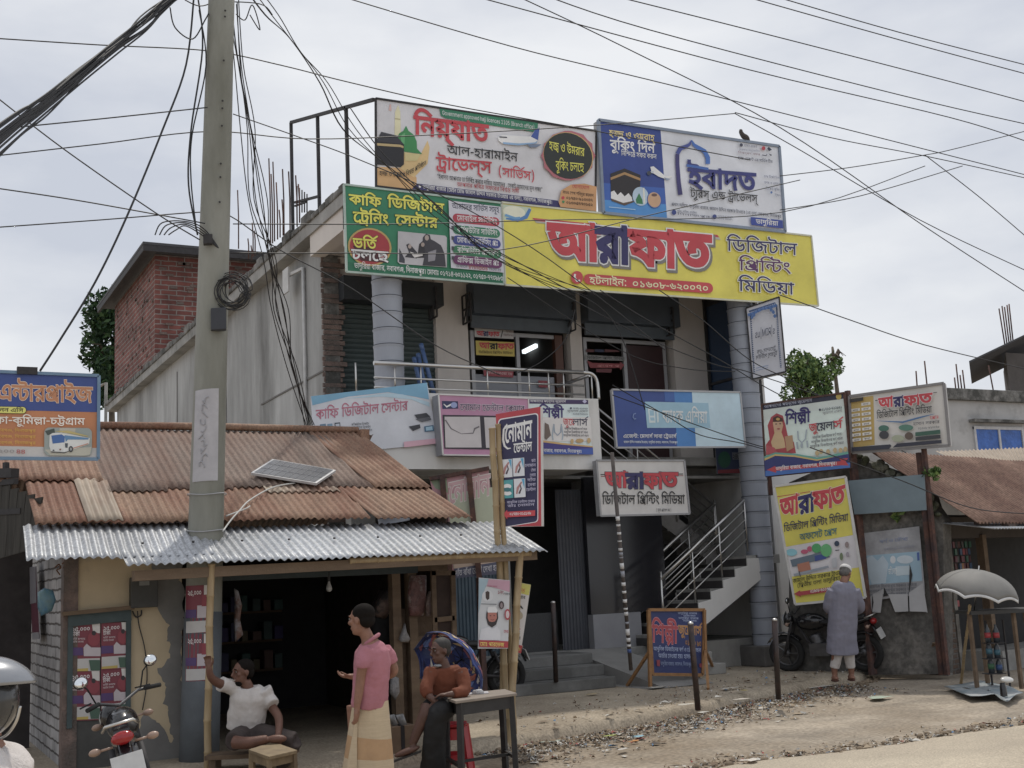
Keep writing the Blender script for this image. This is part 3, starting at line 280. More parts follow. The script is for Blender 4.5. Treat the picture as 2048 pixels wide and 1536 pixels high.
[[2470,2509,2476],[88],[90,89,0,-10,-67,0,0,-43,-2,3,9,9,11,8,13,8,14,5,7,-6,0,-50,-11,-5,0,54,2,-4,-8,-4,-15,-9,-8,-6,-7,-7,-8,-7,-8,6,0,48,-13,0,0,10],[75,31,0,-48,-11,0,-11,9,-12,6,-6,2,-7,1,-5,11,5,4,14,6,8,4,7,3,7,2],[64,21,-11,-4,-5,-3,-10,-4,-2,-1,7,-3,8,-2,7,-4,6,-5]],
[[2471],[85],[87,89,0,-10,-15,0,0,-79,-11,0,-12,16,-8,6,-9,6,-10,4,-11,3,-6,13,14,8,30,14,15,5,-3,-6,0,20],[61,68,3,-4,-12,-4,-11,-5,-12,-6,-10,-6,8,-2,8,-3,8,-5,8,-6,7,-7,5,-7,-2,0],[34,90,4,0,4,-1,-1,-10,-5,0,-7,-2,-2,-4,3,-7,5,-2,7,-4,-9,-6,-13,9,-2,4,-2,8,2,7,2,3,4,3]],
[[2472],[86],[88,89,0,-10,-15,0,0,-79,-11,0,0,35,2,-8,-10,12,-12,8,-6,2,-5,1,-5,-1,-4,-2,-3,-3,-1,-5,3,-7,4,-3,6,-3,-6,-10,-8,4,-5,6,-4,6,-1,8,0,6,3,5,4,4,4,3,6,2,12,0,7,-2,6,-3,5,-4,10,-10,-2,-1,0,39,-63,0,0,10]],
[[2472,2509,2463],[121],[34,67,10,-4,5,-3,4,-4,4,-5,0,-13,-6,8,-7,6,-7,4,-7,1,-8,-2,-4,-8,3,-6,3,-3,5,-2,-5,-10,-8,4,-5,5,-3,6,-1,7,0,6,3,5,3,3,9,5],[123,89,0,-10,-58,0,0,-59,2,-3,8,-3,5,0,5,2,5,3,4,4,4,5,4,10,1,5,-3,7,-7,2,-4,0,-4,-1,-1,10,12,2,9,-2,4,-3,3,-4,2,-11,-1,-8,-3,-8,-5,-7,-11,-11,-6,-3,-7,-2,-7,-1,-9,2,-6,4,-4,7,-1,4,0,59,-55,0,0,10],[96,89,-2,8,-9,3,-22,0,-6,1,-8,4,-4,3,-4,9,1,13,10,0,0,-11,2,-4,6,-4,5,-1,24,0,5,-1,8,-4,3,-6,2,-10]],
[[2472,2509,2465],[116],[117,89,0,-10,-52,0,0,-26,1,-6,4,-2,6,2,14,15,8,1,4,-7,3,-7,2,-7,1,-7,-1,-9,-3,-7,-5,-7,-7,-5,-8,-3,-10,-1,-9,1,-8,3,-9,5,-7,7,-7,10,-7,13,10,4,4,-9,5,-8,6,-6,6,-5,7,-3,8,-1,10,2,8,4,4,7,2,8,0,6,-6,12,6,3,-4,-7,-9,-9,-5,-3,-9,-2,-6,1,-5,2,-5,11,0,30,-55,0,0,10],[32,71,5,-1,11,-6,5,-4,5,-5,1,-14,-8,8,-8,7,-8,4,-8,1,-6,-2,-3,-5,1,-5,5,-4,-8,-8,-4,3,-3,4,-2,5,-1,5,1,5,2,5,3,3,9,4]],
[[2472,2509,2468],[103],[72,43,-8,1,-11,6,-4,4,-6,4,-4,2,-4,-2,-2,-4,1,-5,5,-5,-8,-8,-4,4,-3,4,-2,5,-1,5,3,9,6,5,7,2,10,-2,5,-3,4,-4,8,-6,8,-2,7,2,3,8,-1,5,-2,6,-3,4,-4,4,11,2,5,-5,4,-7,1,-9,-2,-11,-7,-6,-5,-2],[104,89,0,-10,-105,0,0,10],[60,-8,-12,1,-11,4,-10,6,-9,9,-8,13,-7,16,11,3,5,-13,6,-10,7,-8,8,-6,9,-3,11,-1,11,1,7,4,4,5,1,7,-2,9,-5,5,-9,2,-5,-1,-3,-3,0,-11,-11,-2,-2,10,1,5,2,4,3,3,5,3,10,2,8,-1,7,-3,5,-4,4,-5,2,-6,1,-7,-1,-8,-3,-7,-5,-5,-6,-4,-9,-3]],
[[2474],[102],[104,89,0,-10,-15,0,0,-79,-11,0,0,57,3,-10,-11,15,-5,6,-4,4,-9,6,-9,1,-6,0,-9,-4,-4,-3,-4,-4,-3,-4,-2,0,5,2,5,0,7,-1,5,-3,3,-5,0,-11,-2,1,6,7,4,3,18,17,7,-8,-41,-38,-8,8,12,11,-10,-10,4,6,1,6,-2,6,-6,2,-5,-1,-4,-2,-11,11,6,7,6,6,6,5,6,4,7,2,8,1,7,-1,7,-2,6,-4,6,-5,7,-7,6,-8,-3,1,0,34,7,0,4,-9]],
[[2474,2509,2479],[139],[104,89,0,-10,-15,0,0,-79,-11,0,0,57,3,-10,-11,15,-5,6,-4,4,-9,6,-9,1,-6,0,-9,-4,-4,-3,-4,-4,-3,-4,-2,0,5,2,5,0,7,-1,5,-3,3,-5,0,-11,-2,1,6,7,4,3,18,17,7,-8,-41,-38,-8,8,12,11,-10,-10,4,6,1,6,-2,6,-6,2,-5,-1,-4,-2,-11,11,6,7,6,6,6,5,6,4,7,2,8,1,7,-1,7,-2,6,-4,6,-5,7,-7,6,-8,-3,1,0,34,7,0,4,-9],[140,89,0,-10,-10,0,9,3,-12,-12,-1,-4,-1,-10,1,-10,4,-22,-3,-15,-3,-4,-4,-4,-4,-3,-7,-3,-8,-2,-3,9,8,3,9,6,2,4,1,9,0,6,-4,21,0,5,1,10,3,8,7,8,2,-3,-26,0,0,10]],
[[2474,2509,2480],[108],[109,89,0,-10,-15,0,0,-79,-11,0,0,57,3,-10,-5,8,-5,7,-5,6,-13,10,-10,1,-5,0,-10,-4,-4,-3,-3,-4,-4,-4,4,2,4,0,8,-1,5,-3,2,-5,1,-11,-3,1,4,3,3,4,4,3,17,17,7,-8,-40,-38,-9,8,12,11,-5,-6,-4,-4,3,6,2,6,-2,6,-7,2,-4,-1,-4,-2,-11,11,5,7,6,6,13,9,7,2,7,1,8,-1,7,-2,6,-4,6,-5,13,-15,-3,1,-1,7,0,27,8,0,3,-9],[94,-6,-10,0,-4,7,-5,4,-7,1,-7,0,-15,-2,-13,0,-11,2,-5,2,-8,8,-2,7,-1,7,2,11,11,-1,-1,-5,0,-10,2,-4,3,-3,9,-4,13,0,13,2,13,0,4,-1,5,-3,3,-3,0,13,11,0]],
[[2475],[120],[121,89,0,-10,-102,0,3,-1,18,-9,4,-4,4,-3,1,-8,-22,-11,-5,-2,-4,-3,-2,2,11,-2,9,-4,8,-4,7,-4,7,-6,6,-6,0,59,9,0,8,-1,7,-2,12,-6,6,-5,3,-4,4,-9,0,-5,-2,-9,-2,-4,-4,-3,-5,-2,-15,0,1,10,11,1,3,2,2,6,-2,7,-5,6,-9,5,-11,2,0,-62,-11,0,-7,8,-6,6,-8,6,-9,4,-10,4,-12,2,-5,13,14,9,5,2,5,3,5,2,-6,4,-6,3,-17,6,4,9,1,-2,-13,0,0,10]],
[[2476],[85],[87,89,0,-10,-15,0,0,-79,-11,0,-12,16,-8,6,-9,6,-10,4,-11,3,-6,13,14,8,30,14,15,5,-3,-6,0,10,-62,0,0,10],[61,68,3,-4,-12,-4,-11,-5,-12,-6,-10,-6,8,-2,8,-3,8,-5,8,-6,7,-7,5,-7,-2,0]],
[[2476,2509,2479],[122],[87,89,0,-10,-15,0,0,-79,-11,0,-12,16,-8,6,-9,6,-10,4,-11,3,-6,13,14,8,30,14,15,5,-3,-6,0,10,-62,0,0,10],[61,68,3,-4,-12,-4,-11,-5,-12,-6,-10,-6,8,-2,8,-3,8,-5,8,-6,7,-7,5,-7,-2,0],[123,89,0,-10,-10,0,9,3,-6,-5,-6,-7,-1,-4,-1,-10,1,-10,3,-16,0,-6,-1,-10,-1,-5,-3,-4,-4,-4,-11,-6,-8,-2,-3,9,8,3,9,6,2,4,1,9,0,6,-4,21,0,5,1,10,3,8,7,8,2,-3,-26,0,0,10]],
[[2477],[103],[60,6,-9,1,-8,2,-8,4,-7,6,-7,8,-6,11,-6,13,-5,15,11,3,5,-17,7,-13,7,-10,7,-7,9,-4,10,-1,7,1,6,2,5,3,3,4,2,5,1,6,-1,8,-2,6,-4,5,7,11,5,-8,3,-7,2,-8,1,-7,-1,-9,-3,-7,-5,-7,-7,-5,-8,-3],[55,41,-8,1,-6,3,-4,5,-1,7,1,7,2,5,11,-3,-2,-4,-1,-4,3,-6,5,-1,6,1,7,4,7,11,9,1,-1,-8,-4,-6,-8,-8,-5,-3,-5,-2],[104,89,0,-10,-105,0,0,10]],
[[2478],[89],[90,89,0,-10,-15,0,0,-79,-11,0,0,19,3,-7,-10,14,-5,6,-6,4,-6,3,-6,1,-5,-1,-4,-2,-3,-3,-1,-5,4,-8,4,-3,6,-2,-4,-11,-7,3,-5,3,-5,4,-4,10,-1,5,1,6,3,5,4,4,4,3,6,2,13,0,13,-6,5,-5,5,-6,4,-6,-2,0,-1,6,0,46,-65,0,0,10],[42,43,-10,3,-1,7,-2,6,-4,5,-4,3,-7,2,-9,2,2,10,7,-2,6,-1,11,-4,4,-4,3,-4,3,-6]],
[[2478,2509,2474],[164],[57,43,-9,1,-11,5,-9,7,-5,1,-4,-1,-1,-4,1,-4,4,-4,-8,-8,-6,7,-2,5,-1,5,2,8,6,5,8,1,7,-1,15,-9,4,-2,8,-2,7,2,3,8,-1,5,-2,6,-3,4,-4,4,2,7,7,0,3,-3,2,-4,3,-4,4,-10,0,-11,-2,-5,-3,-4,-4,-3,-5,-2],[12,86,7,-2,8,-4,5,-4,2,-6,0,-12,-10,0,-1,11,-2,5,-5,3,-7,2],[62,89,0,-10,-63,0,0,10],[165,89,0,-10,-15,0,0,-79,-11,0,0,57,3,-10,-5,8,-5,7,-5,6,-13,10,-10,1,-5,0,-10,-4,-4,-3,-3,-4,-4,-4,4,2,4,0,8,-1,5,-3,2,-5,1,-11,-3,1,4,3,3,4,4,3,17,17,7,-8,-40,-38,-9,8,12,11,-5,-6,-4,-4,3,6,2,6,-2,6,-7,2,-4,-1,-4,-2,-6,17,10,10,5,4,12,4,6,1,8,-1,7,-2,6,-4,6,-5,13,-15,-3,1,-1,7,0,27,8,0,3,-9]],
[[2478,2509,2476],[88],[57,44,-9,1,-7,2,-4,3,-4,2,-5,4,-5,1,-4,-1,-1,-4,1,-4,4,-4,-8,-8,-6,7,-2,5,-1,5,2,8,6,5,8,1,7,-1,15,-9,4,-2,8,-2,7,2,3,8,-1,5,-2,6,-3,4,-4,4,11,2,5,-5,4,-7,1,-9,0,-6,-2,-5,-7,-6,-5,-2],[12,86,7,-2,8,-4,5,-4,2,-6,0,-12,-10,0,-1,11,-2,5,-5,3,-7,2],[-1,79,0,10,90,0,0,-10],[73,53,0,-53,-11,0,-4,5,-11,9,-6,3,-14,4,-5,11,9,6,9,4,10,5,12,4],[62,43,-5,-2,-5,-3,-5,-2,-13,-7,9,-3,14,-8,6,-5,0,5,-1,5]],
[[2479],[89],[91,89,0,-10,-15,0,0,-79,-11,0,-6,8,-7,6,-8,6,-9,4,-11,4,-12,2,-5,13,14,9,5,2,5,3,5,2,-6,4,-6,3,-17,6,4,9,1,-2,-13,0,0,10],[65,79,-46,0,3,-1,18,-9,4,-4,4,-3,1,-8,-22,-11,-5,-2,-4,-3,-2,2,12,-2,10,-4,8,-4,8,-5,7,-6,6,-7,-2,-1]],
[[2480],[85],[87,89,0,-10,-15,0,0,-79,-11,0,-12,16,-8,6,-9,6,-10,4,-11,3,-6,13,14,8,30,14,15,5,-3,-6,0,10,-62,0,0,10],[61,68,3,-4,-12,-4,-11,-5,-12,-6,-10,-6,8,-2,8,-3,8,-5,8,-6,7,-7,5,-7,-2,0],[26,-1,-6,2,-2,6,2,7,6,2,6,-2,3,-7,-3,-6]],
[[2480,2497],[115],[116,89,0,-10,-44,0,0,-38,-1,-2,1,-5,0,-34,-11,0,-12,16,-8,6,-9,6,-10,4,-11,3,-6,13,14,8,30,14,15,5,-3,-6,0,10,-62,0,0,10],[61,68,3,-4,-12,-4,-11,-5,-12,-6,-10,-6,8,-2,8,-3,8,-5,8,-6,7,-7,5,-7,-2,0],[91,23,-5,1,-9,4,-8,10,-3,7,5,10,2,-7,6,-10,3,-2,8,-3,6,2,3,8,-2,5,-4,5,-8,3,2,10,6,-1,10,-6,6,-10,1,-6,-2,-8,-3,-6,-6,-4],[26,-1,-6,2,-2,6,2,7,6,2,6,-2,3,-7,-3,-6]],
[[2480,2509],[0],[-36,101,46,30,6,-8,-46,-31]],
[[2482],[104],[106,89,0,-10,-15,0,0,-79,-11,0,0,48,1,-4,-7,7,-8,3,-4,-1,-4,-3,-1,-11,-9,-1,-1,5,-2,5,-3,4,-4,2,-8,2,-6,-1,-4,-4,-2,-6,1,-5,3,-5,12,-6,-3,-11,-13,6,-5,4,-6,11,0,13,6,9,5,3,6,2,6,1,7,-1,6,-2,5,-4,5,-5,-2,0,2,4,3,3,9,2,8,-2,9,-5,-2,-2,0,24,-81,0,0,10]],
[[2482,2509,2474],[107],[108,89,0,-10,-15,0,0,-85,-11,0,0,21,1,3,-1,6,0,30,2,-6,-10,8,-5,2,-5,1,-6,-2,-2,-7,0,-4,-9,-1,-3,9,-6,5,-8,2,-9,-3,-3,-6,3,-8,7,-5,-5,-10,-12,9,-4,9,0,11,6,8,5,3,5,2,6,0,9,-1,7,-4,6,-6,-2,0,2,4,4,3,4,2,5,0,6,-1,6,-2,5,-3,5,-4,-3,1,-1,5,0,14,-83,0,0,10],[59,37,10,-4,5,-3,5,-5,14,-17,-7,-5,-9,11,-4,4,-3,4,-8,4,-8,2,-7,-1,-12,-6,-5,-4,4,2,5,1,6,-1,4,-3,3,-8,-1,-4,-13,-8,4,4,1,5,-1,5,-6,1,-4,0,-4,-2,-10,10,5,5,6,4,5,4,6,3,6,2],[80,16,-37,-29,-7,8,12,9,2,0,9,7,15,12]],
[[2482,2509,2482],[104],[106,89,0,-10,-15,0,0,-49,-11,0,0,22,1,-4,-7,7,-8,3,-4,-1,-4,-3,-1,-12,-9,0,-2,7,-4,6,-6,4,-6,1,-9,-3,-3,-7,1,-5,7,-6,6,-2,-4,-11,-6,2,-5,3,-8,8,-2,6,0,11,6,9,5,3,5,2,6,0,7,-1,7,-2,5,-3,5,-6,-2,0,2,4,3,4,9,2,8,-2,4,-2,5,-4,-2,-2,0,21,-81,0,0,10],[41,28,5,0,6,-2,4,-3,3,-4,5,5,6,1,8,-2,4,-2,3,-3,-5,2,0,14,11,0,0,-40,-11,0,0,25,5,-12,-7,6,-7,3,-5,-2,-2,-6,1,-5,-9,0,-2,7,-3,4,-4,4,-5,1,-7,-3,-2,-5,3,-6,4,-3,5,-2,-4,-10,-8,4,-6,4,-4,6,-1,8,1,6,4,6,6,3]],
[[2486],[97],[98,89,0,-10,-15,0,0,-79,-11,0,0,73,1,3,-1,5,0,17,8,0,3,-9],[52,90,10,-2,8,-6,4,-4,2,-5,0,-15,-5,9,-6,7,-6,4,-7,1,-5,0,-7,-6,-1,-6,2,-5,3,-4,6,-3,9,-1,-1,-11,-9,1,-7,3,-5,4,-3,4,-3,6,0,14,6,9,5,4],[11,90,6,-1,5,-2,5,-3,4,-4,3,-6,1,-8,-1,-6,-2,-5,-4,-5,-5,-4,-7,-2,-8,-1,-1,11,6,0,5,2,6,5,2,6,-1,5,-3,4,-5,3,-11,0,-6,-1,-1,11,6,1]],
[[2486,2509,2458],[140],[52,90,10,-2,8,-6,4,-4,2,-5,0,-15,-5,9,-6,7,-6,4,-7,1,-5,0,-7,-6,-1,-6,2,-5,3,-4,6,-3,9,-1,-1,-11,-9,1,-7,3,-5,4,-3,4,-3,6,0,14,6,9,5,4],[11,90,6,-1,5,-2,5,-3,4,-4,3,-6,1,-8,-1,-6,-2,-5,-4,-5,-5,-4,-7,-2,-8,-1,-1,11,6,0,5,2,6,5,2,6,-1,5,-3,4,-5,3,-11,0,-6,-1,-1,11,6,1],[141,89,0,-10,-58,0,0,-50,1,-9,2,-3,8,-3,5,0,5,2,5,3,4,4,4,5,4,9,0,5,-2,6,-8,2,-6,0,-5,1,-8,3,-6,4,-4,6,1,12,3,-4,7,-7,5,-3,23,-2,5,-2,5,-6,2,-8,-1,-9,-3,-8,-5,-7,-11,-11,-6,-3,-7,-2,-7,-1,-9,2,-6,4,-4,7,-2,11,0,46,1,3,-1,5,0,8]],
[[2486,2509,2476],[97],[99,89,0,-10,-15,0,0,-44,-11,0,0,38,1,3,-1,5,0,17,7,0,4,-9],[52,90,10,-2,8,-6,4,-4,2,-5,0,-15,-5,9,-6,7,-6,4,-7,1,-5,0,-7,-6,-1,-6,2,-5,3,-4,6,-3,9,-1,-1,-11,-8,1,-7,3,-6,4,-3,4,-3,6,0,14,6,9,5,4],[11,90,6,-1,5,-2,5,-3,4,-4,3,-6,1,-8,-1,-6,-2,-5,-4,-5,-5,-4,-7,-2,-8,-1,-1,11,6,0,5,2,6,5,2,6,-1,5,-3,4,-5,3,-11,0,-6,-1,-1,11,6,1],[84,42,0,-48,-11,0,-11,9,-6,3,-12,4,-7,1,-5,12,6,3,6,4,29,12],[73,31,-5,-1,-5,-3,-6,-2,-5,-3,-7,-3,8,-2,7,-3,7,-4,6,-5]],
[[2487],[90],[92,89,0,-10,-15,0,0,-79,-11,0,-7,8,-8,6,-7,6,-9,4,-11,4,-12,2,-5,13,7,5,8,4,9,5,9,4,8,1,1,-8,-8,-4,-7,-3,-14,-8,10,-2,9,-3,8,-4,7,-5,6,-5,6,-6,0,65,-67,0,0,10],[11,81,15,-5,18,-8,8,-6,8,-5,7,-6,0,-13,-6,6,-14,10,-8,5,-16,8,-8,3,-8,2]],
[[2487,2509,2464],[101],[56,0,-12,2,-10,5,-7,7,-6,10,3,10,9,1,7,2,9,6,3,6,1,5,1,9,-1,8,-2,8,-52,0,0,10,46,0,-4,6,-4,5,-2,6,0,11,3,5,9,9,8,-8,-4,-3,-3,-4,-2,-7,3,-9,9,-11,44,0,0,-10,-34,0,10,-10,7,-11,5,-11,2,-13,-1,-9,-3,-9,-12,-12,-9,-3],[64,11,6,3,4,4,4,5,2,6,0,12,-2,7,-7,13,-6,7,-7,9,2,-1,3,-8,1,-10,-2,-10,-2,-6,-3,-4,-5,-5,-14,-7,-10,-2,2,9,2,-7,4,-6,4,-4,5,-3,6,-2],[30,80,-5,-3,-4,-4,-3,-5,-1,-5,1,-5,2,-4,4,-3,4,-2,5,-1,6,0,10,1,9,4,-6,-9,-4,-3,-13,-3,-8,1,-7,2,-5,4,-5,5,-3,5,0,13,3,6,3,4,5,4],[19,78,12,-4,11,-7,10,-7,9,-8,-4,-7,-10,8,-11,7,-11,6,-12,5]],
[[2488],[97],[99,89,0,-10,-15,0,0,-79,-11,0,0,50,3,-9,-4,6,-10,7,-3,-2,-4,-4,-3,-4,-3,-6,-10,-15,-4,-3,-8,-2,-7,2,-4,2,-4,3,-7,10,9,5,3,-6,3,-3,6,-2,4,1,8,10,3,6,4,5,3,6,4,4,7,3,9,-2,9,-9,-3,0,-1,7,0,19,-74,0,0,10],[39,39,-2,8,-1,7,-2,5,-3,4,-5,3,-5,2,-7,1,-9,2,3,11,7,-3,8,-2,11,-4,7,-6,2,-5,2,-11]],
[[2488,2509,2468],[104],[72,44,-9,1,-7,4,-6,6,-5,7,2,1,-1,-5,-5,-9,-3,-3,-4,-2,-5,-1,-8,1,-4,2,-3,4,-4,4,-4,6,9,5,3,-6,4,-3,5,-2,6,2,3,3,2,5,1,6,0,9,10,0,2,-5,1,-5,2,-5,6,-7,4,-2,8,-2,8,3,3,7,-1,5,-2,6,-4,4,-3,4,11,2,4,-5,4,-7,2,-9,-2,-8,-4,-6,-7,-4],[105,89,0,-10,-106,0,0,10],[62,-8,-12,1,-10,3,-10,6,-9,8,-8,12,-7,14,11,4,5,-12,6,-9,7,-7,8,-5,8,-3,10,-1,11,1,7,4,4,5,1,7,-1,9,-6,5,-8,2,-6,-1,-3,-3,0,-11,-10,-2,-2,6,0,9,10,10,10,2,8,-1,7,-3,5,-4,4,-5,3,-6,0,-7,-1,-8,-3,-7,-4,-5,-7,-4,-8,-3]],
[[2488,2509,2476],[103],[71,43,-9,2,-7,3,-6,6,-4,8,1,1,-1,-5,-5,-9,-3,-3,-4,-2,-5,-1,-8,1,-3,2,-8,8,-4,6,9,5,4,-6,3,-3,6,-2,6,2,2,3,2,5,2,15,10,0,1,-5,4,-10,5,-7,4,-2,9,-2,7,3,3,7,-1,5,-2,6,-3,4,-4,4,11,2,5,-5,3,-7,2,-9,-2,-9,-4,-6,-7,-3],[104,89,0,-10,-105,0,0,10],[89,53,0,-53,-11,0,-10,10,-6,4,-6,3,-6,2,-8,2,-5,11,9,6,10,5,11,5,11,4],[78,43,-6,-2,-5,-3,-5,-2,-13,-7,9,-3,8,-4,6,-4,6,-5]],
[[2489],[76],[35,71,10,-1,8,-2,6,-5,4,-5,2,-6,1,-6,-2,-10,-6,-8,-10,-6,-14,-2,1,2,21,-9,7,-5,7,-4,7,-5,-6,-8,-17,11,-7,5,-7,4,-15,6,-9,3,-9,2,2,10,14,-3,7,0,9,1,11,4,3,4,2,8,-1,6,-5,5,-6,3,-8,1,-8,-1,-5,-2,0,-10,-10,-2,-2,5,0,4,1,5,2,4,9,6,6,1],[25,66,-1,5,-3,3,-5,3,-6,2,4,7,6,-2,7,-3,5,-4,3,-5,1,-5],[77,89,0,-10,-78,0,0,10]],
[[2494],[38],[39,89,0,-10,-15,0,0,-79,-11,0,0,67,-2,5,-6,6,-6,1,0,10,2,0,7,-2,6,-7,-1,8,0,10,8,0,3,-9]],
[[2495],[38],[39,89,0,-10,-15,0,0,-79,-11,0,0,79,-14,0,0,10,13,0,-5,6,-4,6,5,8,5,7,6,6,7,5,9,3,10,1,7,0,14,-4,7,-3,7,-4,6,-5,15,-11,-6,-7,-10,7,-8,6,-8,5,-7,3,-8,2,-8,1,-7,-1,-6,-2,-6,-3,-8,-10,-4,-6,3,-5,5,-5]],
[[2496],[38],[39,79,-15,0,0,-79,-11,0,0,79,-14,0,0,10,14,0,-1,8,-3,7,-5,6,-6,4,-16,6,-9,1,-17,0,-16,-3,-3,-5,3,-3,8,-1,20,0,6,-1,7,-4,4,-7,1,-9,-10,0,-1,6,-2,3,-9,2,-14,0,-11,1,-7,2,-5,5,-1,6,2,7,7,6,12,4,16,1,26,-3,19,-7,12,-13,5,-19,14,0]],
[[2497],[0],[-41,-38,-8,2,-5,2,-3,3,-2,4,-1,5,1,7,4,5,7,3,9,1,9,0,8,-3,8,-4,9,-5,8,-6,10,-7,-7,-8,-9,8,-8,6,-8,4,-7,4,-7,2,-7,0,-8,-2,-2,-5,3,-6,6,-1,9,2,5,6,2,6,0,16,11,0,0,-17,-4,-10,-4,-5,-4,-4,-7,-2]],
[[2498],[0],[-25,-34,-9,1,-4,2,-3,3,-2,4,-1,4,1,7,5,4,6,3,7,1,0,6,11,0,0,-9,-4,-7,-6,1,-7,-2,-3,-4,3,-4,5,-2,6,1,5,2,10,8,14,-7,7,-5,7,-4,-6,-8,-10,8,-10,5,-6,-5,-8,-2]],
[[2503],[49],[51,89,0,-10,-3,0,-5,-2,-5,-3,-5,-4,-4,-4,-4,-6,-4,-7,-2,-7,-1,-9,1,-9,2,-7,4,-5,4,-4,5,-2,4,0,6,1,6,2,5,-9,-8,-4,-9,-1,-9,1,-7,4,-6,6,-5,7,-3,9,-1,11,1,11,3,10,6,9,6,7,8,6,9,4,-9,-5,-32,0,0,10]],
[[2509],[0],[-19,-2,35,-29,-6,-7,-37,26]],
[[2519],[38],[24,0,-11,0,0,79,-14,0,0,10,40,0,0,-10,-15,0],[14,89,-3,8,-8,3,-33,0,-6,1,-8,4,-4,3,-4,9,1,13,10,0,0,-11,2,-4,6,-4,5,-1,34,0,6,-1,7,-4,4,-6,1,-10]],
[[2527],[89],[91,89,0,-10,-15,0,0,-79,-11,0,-6,8,-7,6,-8,6,-9,4,-11,4,-12,2,-5,13,14,9,5,2,5,3,5,2,-6,4,-6,3,-17,6,4,9,1,-2,-13,0,0,10],[65,79,-46,0,3,-1,18,-9,4,-4,4,-3,1,-8,-22,-11,-5,-2,-4,-3,-2,2,12,-2,10,-4,8,-4,8,-5,7,-6,6,-7,-2,-1],[26,-1,-6,2,-3,6,3,7,6,2,6,-2,2,-7,-2,-6]],
[[2534],[85],[41,13,-8,1,-8,2,-6,5,-5,6,-3,8,-1,10,1,8,3,8,4,6,6,6,9,4,10,1,10,-1,8,-4,6,-5,4,-6,3,-8,0,-8,-1,-8,-2,-8,-5,-7,-6,-5,-8,-4],[43,68,-6,-1,-5,-2,-4,-3,-3,-5,-2,-6,-1,-7,0,-5,4,-10,4,-3,5,-2,7,-1,6,1,5,2,4,4,3,4,2,6,1,6,-1,6,-2,6,-2,4,-4,3,-5,2]],
[[2535],[85],[41,0,-11,1,-7,4,-4,6,-1,6,0,6,3,5,5,4,7,3,5,-11,-7,-3,-2,-4,3,-5,9,-1,8,1,6,3,3,5,1,6,-1,8,-6,7,-5,4,-6,4,-8,6,-6,5,-4,4,-3,4,-2,8,2,7,2,4,3,3,10,-5,-4,-4,-1,-4,1,-4,2,-4,15,-11,8,-6,5,-5,5,-4,4,-11,0,-6,-1,-7,-2,-7,-5,-5,-6,-4,-7,-2]],
[[2536],[85],[18,77,2,6,4,7,9,-5,-2,-3,-1,-4,1,-3,14,-4,13,-4,8,-5,4,-6,1,-8,-2,-9,-5,-7,-10,-6,-13,-2,-5,1,5,1,7,-2,6,-3,6,-4,7,-4,6,-4,6,-5,-7,-8,-8,7,-7,5,-7,4,-8,4,-15,6,-8,2,-10,2,2,11,5,-2,6,-1,5,0,7,-1,13,1,7,3,5,5,1,5,-2,7,-5,4,-25,7,-4,2,-4,3]],
[[2537],[85],[79,42,-1,-10,-2,-8,-4,-8,-5,-6,-8,-3,-9,-1,-8,0,-7,2,-6,4,-6,6,-6,8,-5,11,-4,15,-4,18,11,3,4,-19,5,-15,5,-10,6,-7,6,-4,8,-2,6,1,5,3,4,4,2,5,2,13,-1,8,-2,8,-2,6,-4,5,-5,3,-4,1,-6,-2,-2,-6,0,-4,2,-5,-11,-3,-3,7,0,12,2,4,4,3,4,2,8,2,9,-2,8,-4,6,-6,4,-9,3,-9]],
[[2538],[85],[42,0,-14,2,-11,5,-6,7,-2,10,1,8,5,6,7,5,11,5,0,-3,-13,6,-4,3,-3,4,-2,4,0,11,3,5,5,4,6,4,7,2,9,1,11,-1,9,-2,6,-4,4,-4,2,-5,1,-5,-1,-6,-2,-4,-3,-4,-4,-3,-11,-5,-1,3,18,-9,4,-7,2,-9,-2,-10,-7,-8,-10,-4],[42,10,10,1,7,3,4,5,1,6,-3,8,-4,3,-15,6,-9,-3,-7,-4,-4,-5,-2,-6,2,-5,4,-5,7,-3],[42,52,5,1,5,2,4,3,4,2,3,7,-2,5,-4,4,-6,2,-9,1,-10,-2,-7,-3,-3,-7,1,-5,4,-4,6,-3]],
[[2539],[85],[45,0,-11,1,-9,3,-7,5,-6,7,-4,9,-1,10,2,11,4,10,8,10,10,8,13,8,15,8,6,-8,-2,-4,-1,-4,3,-6,11,-3,5,-8,-8,-4,-6,-4,-5,-4,-3,-4,-3,-9,3,-8,4,-3,12,0,5,-12,-7,-4,-9,-3],[46,10,7,0,6,2,-3,3,-6,4,-4,6,-1,7,1,5,2,5,3,5,4,4,6,5,7,5,0,-4,-9,3,-5,6,-2,6,2,6,1,-2,-10,-5,-9,-7,-7,-6,-6,-8,-3,-8,-1,-8,1,-8,3,-6,4,-5,6,-3]],
[[2540],[85],[50,6,-8,0,-7,2,-6,4,-6,6,-6,8,-5,10,-5,13,-4,16,11,3,3,-13,3,-11,4,-9,4,-7,5,-5,5,-4,5,-2,6,-1,8,2,7,4,4,7,1,10,0,5,-5,12,6,0,-6,-11,-7,-6,-8,-2,-6,1,-4,2,-4,6,-1,4,0,14,-1,6,-3,3,-6,1,1,11,10,-2,6,-3,3,-5,1,-8,0,-13,1,-5,4,-2,4,1,5,5,2,4,2,6,8,2,3,-4,4,-9,1,-5,1,-9,-1,-9,-2,-7,-4,-7,-6,-5,-8,-3]],
